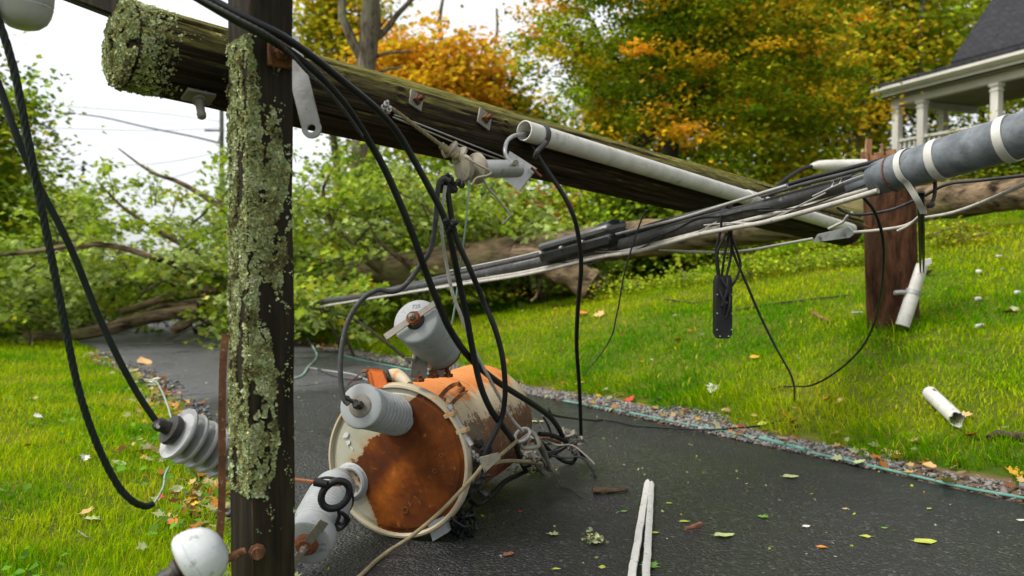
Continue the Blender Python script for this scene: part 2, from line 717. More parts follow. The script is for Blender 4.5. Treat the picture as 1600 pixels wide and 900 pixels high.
n_st = 17000
t_ = rng.uniform(-1.5, 10.0, n_st)
t_ = np.where((t_ < 2.3) & (rng.random(n_st) < 0.68), rng.uniform(2.3, 10.0, n_st), t_)
wd = 0.36 + 0.09 * np.sin(t_ * 1.9) + 0.05 * np.sin(t_ * 5.3)
wd = np.where(t_ < 1.6, wd * 0.8, wd)
d_ = rng.uniform(0.03, 1.0, n_st) * wd + 0.02
x_, y_ = on_nt(EDGE_R + d_, t_)
gsz = rng.gamma(2.6, 0.0027, n_st) + 0.0035
P = np.stack([x_, y_, height(x_, y_) + gsz * 0.2 - 0.006], 1)
g = rng.uniform(0.05, 0.24, n_st)[:, None] * np.array([[1.0, 0.94, 0.86]]) * rng.uniform(0.93, 1.07, (n_st, 3))
tag(stones('gravel', P, gsz, g), 'grey crushed gravel strip between the asphalt and the grassy bank', 'gravel', kind='stuff')

n_st = 2600
t_ = rng.uniform(1.0, 11.0, n_st)
off = rng.normal(0.0, 0.07, n_st)
x_, y_ = on_nt(np.vectorize(edge_left)(t_) - 0.03 + off, t_)
gsz = rng.gamma(2.5, 0.004, n_st) + 0.004
P = np.stack([x_, y_, height(x_, y_) + 0.004], 1)
g = rng.uniform(0.03, 0.14, n_st)[:, None] * np.ones((1, 3))
tag(stones('asphalt_crumbs', P, gsz, g), 'dark crumbled asphalt lumps along the driveway edge by the left lawn', 'gravel', kind='stuff')

# ------------------------------------------------------------------ mint green edging strips along the right side of the asphalt
def edging(px_pts, r, label):
    P = []
    for (x, y) in px_pts:
        p = ground(x, y)
        P.append(Vector((p.x, p.y, max(p.z, float(height(p.x, p.y))) + r * 0.75)))
    P = spline(P, 8)
    mb = MB()
    mb.tube(P, [r * (1 + 0.12 * mnoise.noise(p * 4)) for p in P], 10)
    o = mb.build('edging_strip', M['edging'])
    return tag(o, label, 'edging', 'edging strips beside the driveway')


edging([(1262, 708), (1330, 723), (1420, 745), (1500, 763), (1560, 775), (1640, 789)], 0.0075, 'narrow mint green edging strip running out of frame at the near end')
edging([(1188, 687), (1222, 696), (1258, 706)], 0.0135, 'short thick mint green edging piece at the middle of the gravel')
edging([(880, 628), (960, 642), (1050, 660), (1130, 676), (1186, 687)], 0.0075, 'mint green edging strip beside the gravel below the hanging black box')
edging([(535, 556), (575, 566), (620, 575), (680, 588), (740, 600), (800, 612)], 0.010, 'mint green edging strip behind the rusty transformer')

# ------------------------------------------------------------------ grass
def grass(name, label, side, count, rmin, rmax, hgt, wid, seed, weight=0.5, extra=()):
    g = np.random.default_rng(seed)
    e = weight
    r = (rmin ** e + g.random(count) * (rmax ** e - rmin ** e)) ** (1 / e)
    th = g.uniform(-0.86, 0.86, count)
    x, y = r * np.sin(th), r * np.cos(th)
    n_, t_ = nt(x, y)
    jn = 0.05 * np.sin(t_ * 7.0) + 0.035 * np.sin(t_ * 17.0 + 1)
    if side < 0:
        lim = 1.48 - 0.55 / (1.0 + np.exp((t_ - 4.6) * 1.6)) - 0.06 + jn - np.abs(g.normal(0, 0.04, count))
        keep = (n_ < lim)
        edge = np.clip((lim - n_) / 0.25, 0, 1)
    else:
        lim = EDGE_R + 0.37 + jn * 1.8 + 0.08 * np.sin(t_ * 1.9) + np.where(t_ < 1.6, -0.06, 0) + np.abs(g.normal(0, 0.04, count))
        keep = (n_ > lim)
        edge = np.clip((n_ - lim) / 0.6, 0, 1)
    # thin and dry patches
    pn = np.sin(x * 2.3 + 1.7 * np.sin(y * 1.3)) * np.sin(y * 2.1 + 1.1 * np.sin(x * 1.9)) + 0.5 * np.sin(x * 5.7 + y * 3.1) * np.sin(y * 6.1 - x * 2.2)
    keep &= g.random(count) > np.clip(pn * 0.45 - 0.1, 0, 0.5)
    x, y, r, pn, edge = x[keep], y[keep], r[keep], pn[keep], edge[keep]
    tall = np.ones(len(x))
    for (ex, ey, e0, e1, en, eh) in extra:           # ungrazed tufts round a post or a pipe
        ea, er = g.uniform(0, 6.283, en), g.uniform(e0, e1, en)
        x, y = np.append(x, ex + er * np.cos(ea)), np.append(y, ey + er * np.sin(ea))
        r, pn, edge = np.append(r, np.full(en, math.hypot(ex, ey))), np.append(pn, np.full(en, -0.6)), np.append(edge, np.ones(en))
        tall = np.append(tall, g.uniform(0.7, eh, en))
    n = len(x)
    z = height(x, y) - 0.012
    tuft = np.sin(x * 9.0 + 2 * np.sin(y * 7.0)) * np.sin(y * 8.0 + 2 * np.sin(x * 6.0))
    L = hgt * g.uniform(0.45, 1.45, n) * (1 + 0.42 * tuft) * tall * (1 + (1.5 if side > 0 else 0.3) * (1 - edge))
    W = wid * (r / 2.5) ** 0.55 * g.uniform(0.7, 1.4, n)
    az = g.uniform(0, 6.283, n)
    lean_az = az + g.normal(0, 0.8, n)
    if side > 0:                                  # long grass on the bank lies towards the drive
        wgt = (1 - edge) * 0.9 + 0.25
        lean_az = np.where(g.random(n) < wgt, math.atan2(-ND.y, -ND.x) + g.normal(0, 0.8, n), lean_az)
    bend = g.uniform(0.25, 1.05, n) + (0.3 * (1 - edge) if side > 0 else 0)
    dx, dy = np.cos(lean_az), np.sin(lean_az)
    sx, sy = -np.sin(az), np.cos(az)
    root = np.stack([x, y, z], 1)
    sd = np.stack([sx, sy, np.zeros(n)], 1) * (W * 0.5)[:, None]
    m1 = root + np.stack([dx * np.sin(bend * 0.45) * L * 0.5, dy * np.sin(bend * 0.45) * L * 0.5, np.cos(bend * 0.45) * L * 0.5], 1)
    tip = m1 + np.stack([dx * np.sin(bend * 1.25) * L * 0.55, dy * np.sin(bend * 1.25) * L * 0.55, np.cos(bend * 1.25) * L * 0.55], 1)
    V = np.stack([root - sd, root + sd, m1 + sd * 0.8, m1 - sd * 0.8, tip], 1).reshape(-1, 3)
    base = (np.arange(n) * 5)[:, None]
    F = np.concatenate([base + np.array([0, 1, 2]), base + np.array([0, 2, 3]), base + np.array([3, 2, 4])], 0)
    # colours: fresh green, yellow green, straw
    q = np.clip(0.5 + 0.42 * pn + 0.15 * np.sin(x * 0.9 + 2.0) * np.sin(y * 0.8) + g.normal(0, 0.2, n), 0, 1)
    if side > 0:
        q = np.clip(q + 0.32 * np.sin(y * 1.25 + 0.5 * x + 0.8) * edge - 0.22 * (1 - edge), 0, 1)
    c1 = np.array([0.09, 0.285, 0.002])
    c2 = np.array([0.34, 0.46, 0.003])
    c3 = np.array([0.60, 0.50, 0.035])
    C = c1 + (c2 - c1) * np.clip(q * 1.5, 0, 1)[:, None]
    dry = np.clip((q - 0.74) * 2.0, 0, 1) * (g.random(n) < 0.6)
    dry = np.maximum(dry, (g.random(n) < 0.03) * 0.9)
    C = C + (c3 - C) * dry[:, None]
    C = C * g.uniform(0.72, 1.2, (n, 1))
    o = big_mesh(name, V, F, M['grass'], np.repeat(C, 5, 0))
    return tag(o, label, 'grass', kind='stuff')


grass('grass', 'short wet green lawn left of the driveway with clover and fallen leaves', -1, 360000, 1.5, 17, 0.050, 0.0034, 3)
grass('grass', 'green and straw coloured lawn grass on the bank right of the driveway', 1, 430000, 3.3, 22, 0.046, 0.0044, 4, 0.62, [(*ground(1395, 506).xy, 0.14, 0.34, 900, 2.6), (*ground(1420, 512).xy, 0.0, 0.22, 500, 3.0), (*ground(1475, 655).xy, 0.0, 0.16, 260, 1.7), (*ground(1110, 612).xy, 0.0, 0.2, 200, 1.6)])

# ------------------------------------------------------------------ bark
def make_bark(name, c1, c2, c3, sc=1.0, stretch=(1, 1, 0.22)):
    t = NT(name)
    a = t.coord('Object', stretch)
    n1 = t.noise(a, 14.0 * sc, 6.0, 0.65, 0.4)
    n2 = t.noise(t.coord('Object'), 2.4 * sc, 5.0, 0.6)
    col = t.mix(t.ramp(n1, [(0.35, 0.0), (0.65, 1.0)]), c1, c2)
    col = t.mix(t.ramp(n2, [(0.5, 0.0), (0.66, 0.85)]), col, c3)
    t.bump(n1, 1.0, 0.05)
    return t.set(Base_Color=col, Roughness=0.88, Specular_IOR_Level=0.08)


M['bark'] = make_bark('grey_bark', lin(0.05, 0.04, 0.03), lin(0.25, 0.21, 0.16), lin(0.18, 0.19, 0.12))
M['bark_dark'] = make_bark('dark_bark', lin(0.03, 0.024, 0.018), lin(0.09, 0.072, 0.055), lin(0.07, 0.075, 0.04))
M['bark_wet'] = make_bark('wet_fallen_bark', lin(0.014, 0.010, 0.007), lin(0.26, 0.185, 0.11), lin(0.13, 0.125, 0.045), 0.7, (0.25, 1, 1))
M['splinter'] = worn('splintered_wood', lin(0.30, 0.16, 0.085), lin(0.20, 0.085, 0.04), 0.8, 9.0, 0.0, lin(0.42, 0.28, 0.17), 0.6, 0.5, 40.0, (1, 1, 0.2))

# ------------------------------------------------------------------ leaves
LEAF_V = np.array([(0, 0, 0), (-0.42, 0.42, 0.09), (0, 0.5, -0.02), (0.42, 0.42, 0.09), (0, 1.0, -0.06)], dtype=np.float64)
LEAF_F = np.array([(0, 2, 1), (0, 3, 2), (1, 2, 4), (2, 3, 4)])
_m = [(0, 0), (0.16, 0.06), (0.46, 0.10), (0.27, 0.27), (0.55, 0.52), (0.22, 0.58), (0.0, 1.0)]
_m = _m + [(-x, y) for x, y in _m[-2:0:-1]]
MAPLE_V = np.array([(0, 0.36, -0.03)] + [(x, y, 0.16 * abs(x) - 0.05 * y) for x, y in _m], dtype=np.float64)
MAPLE_F = np.array([(0, 1 + i, 1 + (i + 1) % len(_m)) for i in range(len(_m))])


def leaves(name, P, size, cols, parent, tilt=0.7, maple=False, seed=1, droop=0.35):
    """P: leaf positions; every leaf is its own little folded blade"""
    g = np.random.default_rng(seed)
    n = len(P)
    TV, TF = (MAPLE_V, MAPLE_F) if maple else (LEAF_V, LEAF_F)
    az = g.uniform(0, 6.283, n)
    nrm = np.stack([g.normal(0, tilt, n), g.normal(0, tilt, n), np.ones(n)], 1)
    nrm /= np.linalg.norm(nrm, axis=1)[:, None]
    d = np.stack([np.cos(az), np.sin(az), -droop + g.normal(0, 0.4, n)], 1)
    d -= nrm * np.sum(d * nrm, 1)[:, None]
    d /= np.linalg.norm(d, axis=1)[:, None]
    s = np.cross(d, nrm)
    sz = size * g.uniform(0.65, 1.3, n)
    V = (TV[None, :, 0:1] * s[:, None, :] + TV[None, :, 1:2] * d[:, None, :] + TV[None, :, 2:3] * nrm[:, None, :]) * sz[:, None, None]
    V += P[:, None, :]
    k = len(TV)
    F = (TF[None] + (np.arange(n) * k)[:, None, None]).reshape(-1, 3)
    o = big_mesh(name, V.reshape(-1, 3), F, M['leaf'], np.repeat(cols, k, 0), parent, wloc(parent).translation if parent else Vector((0, 0, 0)))
    o['kind'] = 'stuff'
    return o


def palette(cols, weights, n, g, jit=0.16):
    c = np.array(cols)[g.choice(len(cols), n, p=np.array(weights) / sum(weights))]
    return c


OLIVE = (0.44, 0.40, 0.018)
YELLOW = (0.72, 0.48, 0.02)
ORANGE = (0.76, 0.33, 0.035)
GREEN = (0.19, 0.30, 0.018)
DGREEN = (0.07, 0.13, 0.02)
PALE = (0.44, 0.54, 0.17)
LIME = (0.36, 0.48, 0.03)
RED = (0.42, 0.05, 0.025)


def limb_path(a, b, sag=0.1, n=7, seed=0, wob=0.05):
    g = random.Random(seed)
    pts = []
    L = (b - a).length
    for i in range(n + 1):
        t = i / n
        p = a.lerp(b, t)
        p = p + Vector((g.uniform(-1, 1), g.uniform(-1, 1), g.uniform(-0.6, 0.6))) * L * wob * (1 if 0 < i else 0)
        p.z += sag * L * math.sin(t * math.pi)
        pts.append(p)
    return pts


def tree(name, label, base, H, r0, crown_c, crown_r, n_twig, per, leaf, cols, wts, seed, lean=Vector((0, 0, 0)), cat='tree',
         group=None, outer=None, bark='bark', flat=0.5, twig_r=0.5, limbs=9, bare=0.0):
    """base: Vector, crown_c: centre, crown_r: radii.  outer = (colours, weights) for the sprays at the rim"""
    g = np.random.default_rng(seed)
    rd = random.Random(seed)
    root = thing(name, label, cat, base, group)
    top = base + Vector((0, 0, H)) + lean
    tp = limb_path(base - Vector((0, 0, 0.15)), top, 0.0, 12, seed, 0.012)
    tp = spline(tp, 3)
    rr = [r0 * (1.25 if i == 0 else 1.0) * (1 - 0.82 * i / (len(tp) - 1)) for i in range(len(tp))]
    mb = MB()
    mb.tube(tp, rr, 12, True, 0.12)
    trunk = mb.build('trunk', M[bark], root)
    # sprays through the crown's volume, denser towards the outside
    C = []
    while len(C) < n_twig:
        v = Vector((rd.gauss(0, 1), rd.gauss(0, 1), rd.gauss(0, 1))).normalized()
        q = rd.random() ** 0.45
        w = 1 + 0.28 * mnoise.noise(v * 1.8 + Vector((seed, 0, 0)))
        C.append((crown_c + Vector((v.x * crown_r.x, v.y * crown_r.y, v.z * crown_r.z)) * q * w, q))
    # limbs to a sample of sprays
    for i in range(limbs):
        e = C[i][0]
        k = rd.uniform(0.35, 0.9)
        a = tp[int(k * (len(tp) - 1))]
        if e.z < a.z - 0.5: a = tp[int(0.4 * (len(tp) - 1))]
        pth = spline(limb_path(a, e, 0.08, 5, seed * 31 + i), 2)
        lb = MB()
        lb.tube(pth, [max(0.008, r0 * 0.34 * (1 - 0.9 * j / len(pth))) for j in range(len(pth))], 6)
        lb.build('limb', M[bark], root)
    P, K = [], []
    for (c, q) in C:
        n = max(4, int(per * rd.uniform(0.5, 1.5)))
        if rd.random() < bare: continue
        pp = g.normal(0, 1, (n, 3)) * np.array([twig_r, twig_r, twig_r * flat]) * rd.uniform(0.6, 1.25) + np.array(c)
        pal, ww = (cols, wts)
        if outer and rd.random() < max(0.0, (q - 0.5) * 1.0): pal, ww = outer
        bc = np.array(pal)[g.choice(len(pal), p=np.array(ww) / sum(ww))]
        oc = palette(pal, ww, n, g)
        cc = (bc * 0.65 + oc * 0.35) * rd.uniform(0.75, 1.25)
        P.append(pp)
        K.append(cc * g.uniform(0.7, 1.3, (n, 1)))
    P = np.concatenate(P)
    K = np.concatenate(K)
    leaves('crown', P, leaf, K, root, 0.6, False, seed)
    return root


def gbase(px, d):
    p = at(px, 420, d)
    return Vector((p.x, p.y, float(height(p.x, p.y))))


# the big maple beyond the bank
b = gbase(1045, 15.5)
tree('maple_tree', 'big rounded maple turning yellow and orange beyond the fallen pole', b, 8.0, 0.2,
     at(1068, 55, 15.5), Vector((3.3, 3.0, 3.6)), 760, 92, 0.092, [(0.19, 0.31, 0.012), (0.30, 0.36, 0.012), (0.12, 0.23, 0.012), (0.42, 0.42, 0.015)], [4, 4, 3, 2], 21,
     outer=([(0.80, 0.50, 0.02), (0.85, 0.38, 0.03), (0.50, 0.46, 0.02)], [4, 3, 3]), flat=0.34, twig_r=0.27, limbs=30, bark='bark_dark')
# orange maple farther away
b = gbase(690, 25)
tree('maple_tree', 'orange and gold maple seen between the tall trunk and the big maple', b, 9.5, 0.2,
     at(672, 140, 25), Vector((2.4, 2.2, 2.0)), 250, 55, 0.19, [ORANGE, YELLOW, OLIVE], [3, 4, 1.6], 22, flat=0.35, twig_r=0.42, limbs=12)
b = gbase(775, 27)
tree('broadleaf_tree', 'dark green tree with gold edges left of the big maple', b, 8.5, 0.2,
     at(775, 190, 27), Vector((2.0, 2.0, 1.8)), 150, 55, 0.2, [GREEN, DGREEN, YELLOW], [3, 2, 1.6], 23, flat=0.5, twig_r=0.5, limbs=8)
b = gbase(525, 29)
tree('broadleaf_tree', 'loose yellow green tree just left of the tall trunk', b, 13, 0.2,
     at(530, 60, 29), Vector((1.9, 1.8, 4.2)), 220, 48, 0.2, [OLIVE, YELLOW, GREEN], [4, 2, 2], 24, flat=0.5, twig_r=0.5, limbs=8)
# tall trunk, its crown mostly above the picture
b = gbase(572, 18)
rt = tree('oak_tree', 'tall grey trunk with ivy at its foot rising out of frame behind the pole', b, 13.5, 0.34,
          at(590, -215, 18), Vector((2.3, 2.3, 2.4)), 170, 55, 0.15, [GREEN, DGREEN, OLIVE], [4, 3, 1], 25, lean=Vector((0.1, 0, 0)), limbs=9)
for k, (p0, p1, rr) in enumerate((((590, 60, 18), (665, -18, 17.6), 0.085), ((582, 92, 18), (640, 78, 17.8), 0.05), ((582, 118, 18), (628, 104, 17.9), 0.045), ((590, 50, 18), (612, 22, 18), 0.035))):
    pth = spline(limb_path(at(*p0), at(*p1), 0.04, 5, 90 + k), 3)
    MB().tube(pth, [rr * (1 - 0.6 * i / len(pth)) for i in range(len(pth))], 8).build('limb', M['bark'], rt)
g_ = np.random.default_rng(77)
iv = np.stack([g_.normal(0, 0.24, 1500), g_.normal(0, 0.24, 1500), g_.uniform(0, 5.0, 1500)], 1) + np.array(b)
lf = leaves('ivy', iv, 0.13, np.array(GREEN) * g_.uniform(0.6, 1.4, (1500, 1)), rt, 0.9, False, 78)
# left edge of the picture
b = gbase(-30, 17)
tree('broadleaf_tree', 'green and yellow tree cut by the left edge of the picture', b, 5.5, 0.16,
     at(-45, 235, 17), Vector((1.6, 1.8, 2.3)), 190, 60, 0.15, [GREEN, DGREEN, LIME, OLIVE], [5, 3, 2, 1.2], 26, flat=0.45, twig_r=0.42, limbs=10)
b = gbase(30, 22)
tree('broadleaf_tree', 'lower green tree behind the one cut by the left edge', b, 4.0, 0.14,
     at(40, 345, 22), Vector((2.4, 1.8, 1.6)), 120, 60, 0.17, [GREEN, OLIVE, DGREEN], [5, 2, 2], 27, flat=0.45, twig_r=0.5, limbs=6)

# the wood on the slope behind the house
WOOD = [(1185, 23, 120, 'olive tree leaning on the big maple at the edge of the wood', 31, [OLIVE, GREEN, YELLOW]),
        (1290, 26, 90, 'slim yellow green tree in the wood left of the porch', 32, [OLIVE, YELLOW, GREEN]),
        (1365, 29, 70, 'gold flecked tree in the wood directly above the porch corner', 33, [YELLOW, OLIVE, LIME]),
        (1440, 27, 40, 'dense green tree in the wood above the porch roof', 34, [GREEN, OLIVE, LIME]),
        (1530, 33, 30, 'olive tree rising behind the dark shingle roof', 35, [OLIVE, LIME, GREEN]),
        (1640, 36, 30, 'green tree at the right edge behind the house', 36, [GREEN, OLIVE, YELLOW]),
        (1110, 31, 100, 'dark green tree behind the big maple', 37, [GREEN, DGREEN, OLIVE]),
        (1235, 36, 60, 'tall olive tree deep in the wood', 38, [OLIVE, DGREEN, YELLOW]),
        (1335, 38, 30, 'tallest yellow tree at the back of the wood', 39, [YELLOW, OLIVE, GREEN]),
        (960, 34, 190, 'green tree far behind the left side of the big maple', 40, [GREEN, OLIVE, DGREEN])]
for (px, d, cy, lab, sd, cl) in WOOD:
    b = gbase(px, d)
    c = at(px, cy, d)
    tree('woodland_tree', lab, b, max(6.0, (c.z - b.z) * 1.55), 0.15, c + Vector((0, 0, -0.2)), Vector((2.7, 2.2, max(3.6, (c.z - b.z) * 0.72))), 240, 46, 0.2,
         cl, [4, 3, 2], sd, group='trees of the wood on the slope', flat=0.35, twig_r=0.5, limbs=8, bark='bark_dark')
# bare slim trunks among them
for k, (px, d, r_) in enumerate(((1322, 24.5, 0.075), (1338, 25, 0.065), (1303, 25.5, 0.06), (1425, 25.5, 0.11), (1242, 25, 0.06))):
    b = gbase(px, d)
    top = b + Vector((random.uniform(-0.2, 0.5), 0, 11))
    rt = thing('bare_tree', ['slim bare trunk nearest the porch corner in the wood', 'slim bare trunk leaning right beside its twin in the wood',
                             'pale thin bare trunk left of the twin trunks', 'thicker dark trunk above the porch roof', 'thin dark trunk beside the olive tree'][k], 'tree', b, 'bare trunks in the wood')
    pth = spline(limb_path(b - Vector((0, 0, 0.2)), top, 0, 8, 300 + k, 0.012), 3)
    MB().tube(pth, [r_ * (1 - 0.7 * i / len(pth)) for i in range(len(pth))], 8).build('trunk', M['bark'], rt)
    for j in range(7):
        a = pth[int(len(pth) * random.uniform(0.35, 0.9))]
        e = a + Vector((random.uniform(-1, 1) * 1.3, random.uniform(-0.6, 0.6), random.uniform(0.4, 1.5)))
        q = spline(limb_path(a, e, 0.05, 4, 400 + k * 9 + j), 2)
        MB().tube(q, [0.022 * (1 - 0.8 * i / len(q)) for i in range(len(q))], 5).build('limb', M['bark'], rt)

# shrubs at the foot of the wood
SHR = [(905, 14.5, 300, 0.9, 'green shrub under the fallen pole right of the red bush', [GREEN, LIME, OLIVE], 51),
       (1010, 15.0, 305, 1.1, 'dark green shrub behind the fallen trunk below the big maple', [GREEN, DGREEN, LIME], 52),
       (1130, 14.0, 290, 0.9, 'bright green shrub showing above the grey conduit', [LIME, GREEN, OLIVE], 53),
       (1235, 15.5, 285, 1.1, 'olive shrub left of the snapped pole stump', [OLIVE, GREEN, YELLOW], 54),
       (1325, 19.5, 290, 1.0, 'leafy green shrub behind the snapped pole stump', [GREEN, LIME, OLIVE], 55),
       (1450, 15.5, 318, 0.6, 'low brown green shrub under the porch', [OLIVE, GREEN, (0.2, 0.12, 0.05)], 56),
       (1570, 14.0, 318, 0.6, 'low shrub under the porch near the right edge', [GREEN, OLIVE, DGREEN], 57),
       (828, 14.0, 325, 0.42, 'small shrub with bright red leaves in front of the fallen trunk', [RED, RED, (0.3, 0.12, 0.03)], 58),
       (430, 17.0, 380, 1.2, 'green thicket behind the leaning crossarm', [GREEN, LIME, OLIVE], 59),
       (640, 18.0, 300, 1.9, 'dark green thicket below the orange maple', [GREEN, DGREEN, OLIVE], 60),
       (770, 17.0, 310, 1.6, 'green thicket behind the hanging cables', [GREEN, DGREEN, LIME], 61),
       (250, 19.0, 455, 1.0, 'low green thicket at the far end of the driveway', [GREEN, OLIVE, LIME], 62),
       (80, 18.0, 455, 1.0, 'low dark thicket behind the left lawn', [GREEN, DGREEN, OLIVE], 63),
       (-60, 16.0, 420, 1.3, 'green thicket at the left edge behind the lawn', [GREEN, OLIVE, LIME], 64)]
WEEDS = [(985, 10.3, 405, 'weed clump at the top of the lawn under the hanging black box cables'), (1065, 10.0, 398, 'weed clump left of the black terminal box at the lawn top'),
         (1175, 9.7, 392, 'weed clump right of the black terminal box at the lawn top'), (1245, 9.5, 388, 'weed clump under the grey clamp block'), (1325, 9.3, 380, 'weed clump left of the stump at the lawn top'), (1500, 9.0, 350, 'brownish weed clump right of the stump below the fallen trunk')]
SHR += [(px, d, py, 0.2, lab, [GREEN, LIME, OLIVE] if k < 5 else [OLIVE, GREEN, (0.2, 0.12, 0.05)], 180 + k) for k, (px, d, py, lab) in enumerate(WEEDS)]
for (px, d, py, r_, lab, cl, sd) in SHR:
    if r_ < 0.3:
        c = at(px, py, d)
        b = Vector((c.x, c.y, float(height(c.x, c.y))))
        tree('weed_clump', lab, b, 0.3, 0.008, b + Vector((0, 0, 0.09)), Vector((0.42, 0.25, 0.10)), 40, 18, 0.045, cl, [4, 3, 2], sd, cat='weeds', group='weeds along the top of the lawn', flat=0.8, twig_r=0.10, limbs=4)
        continue
    c = at(px, py, d)
    b = Vector((c.x, c.y, float(height(c.x, c.y))))
    hz = max(0.5, c.z - b.z)
    tree('shrub', lab, b, hz + r_ * 0.6, 0.03, Vector((c.x, c.y, b.z + (hz + r_ * 0.3) * 0.5)), Vector((r_ * 1.25, r_, (hz + r_ * 0.8) * 0.55)), 70 if r_ < 1 else 120, 46, 0.10 if r_ < 1 else 0.14,
         cl, [4, 3, 2], sd, cat='shrub', group='shrubs at the foot of the wood', flat=0.7, twig_r=0.26 * max(1, r_ * 0.9), limbs=6)

# ------------------------------------------------------------------ the fallen tree
ftb = gbase(1640, 9.3)
ft = thing('fallen_tree', 'uprooted broadleaf tree lying across the bank and driveway with a leafy pale green crown', 'tree', ftb)
tk = path([(1760, 280, 9.1), (1600, 300, 9.4), (1500, 311, 9.7), (1350, 332, 10.2), (1200, 352, 10.6), (1050, 368, 10.9), (900, 386, 11.2), (750, 405, 11.5), (600, 425, 11.8), (480, 436, 12.1), (330, 446, 12.6)], 8)
mb = MB()
nT = len(tk)
mb.tube(tk, [(0.20 + 0.065 * min(1, i / nT / 0.75)) * (1 + 0.1 * mnoise.noise(tk[i] * 1.4)) for i in range(nT)], 22, True, 0.14)
mb.build('trunk', M['bark_wet'], ft)


def limb(pts, r0, r1, label=None, n=10):
    P = path(pts, 6)
    m = MB()
    m.tube(P, [r0 + (r1 - r0) * i / (len(P) - 1) for i in range(len(P))], n, True, 0.1)
    o = m.build('limb', M['bark_wet'], ft)
    if label: o['label'] = label
    return o


limb([(40, 528, 11.6), (140, 520, 11.5), (230, 497, 11.5), (310, 484, 11.6)], 0.085, 0.10, 'pale limb lying at the end of the driveway')
limb([(180, 508, 12.0), (250, 484, 12.0), (330, 470, 12.1), (430, 455, 12.2)], 0.06, 0.08)
limb([(190, 488, 12.2), (260, 466, 12.2), (340, 455, 12.3)], 0.05, 0.07)
limb([(270, 520, 11.5), (295, 500, 11.6), (310, 484, 11.6)], 0.09, 0.07)
limb([(-40, 402, 10.3), (60, 392, 10.3), (120, 383, 10.35), (180, 385, 10.4), (245, 404, 10.6), (330, 430, 11.2), (400, 442, 12.0)], 0.028, 0.05, 'long arched limb crossing the leaves at the left')
limb([(600, 425, 11.6), (560, 395, 11.3), (520, 350, 11.2), (505, 300, 11.0), (520, 262, 11.0)], 0.07, 0.012)
limb([(650, 420, 11.5), (620, 400, 11.2), (590, 375, 11.0), (575, 345, 10.9)], 0.05, 0.012)
limb([(480, 436, 12.0), (420, 380, 11.8), (340, 320, 11.6), (280, 285, 11.5), (235, 268, 11.4), (185, 232, 11.4)], 0.07, 0.01)
limb([(420, 440, 12.2), (300, 390, 12.2), (200, 330, 12.0), (150, 280, 11.9)], 0.06, 0.01)
limb([(740, 405, 11.4), (700, 360, 11.3), (660, 320, 11.4), (600, 290, 11.5)], 0.05, 0.01)
limb([(330, 446, 12.5), (200, 440, 12.4), (80, 450, 12.2), (-30, 470, 12.0)], 0.07, 0.02)
limb([(845, 400, 11.0), (846, 430, 10.9), (838, 462, 10.9), (830, 470, 10.8)], 0.022, 0.015)
limb([(470, 452, 11.6), (478, 462, 10.4), (492, 468, 9.3), (512, 474, 8.7)], 0.04, 0.012)
# broken limb with a ragged end
mb = MB()
sp = path([(800, 402, 10.9), (850, 412, 10.8), (900, 432, 10.65), (925, 446, 10.6)], 6)
mb.tube(sp, [0.17 + 0.04 * i / len(sp) for i in range(len(sp))], 16, True, 0.25)
mb.build('broken_limb', M['bark_wet'], ft)
e = sp[-1]
dv_ = (sp[-1] - sp[-3]).normalized()
u_, w_v = perp(dv_)
mb = MB()
for k in range(26):
    a = random.uniform(0, 6.28)
    q = random.uniform(0.02, 0.19)
    p = e - dv_ * 0.1 + (u_ * math.cos(a) + w_v * math.sin(a)) * q
    mb.rod(p, p + dv_ * random.uniform(0.14, 0.26), random.uniform(0.02, 0.04), 0.004, 5)
mb.build('splinters', M['bark_wet'], ft)
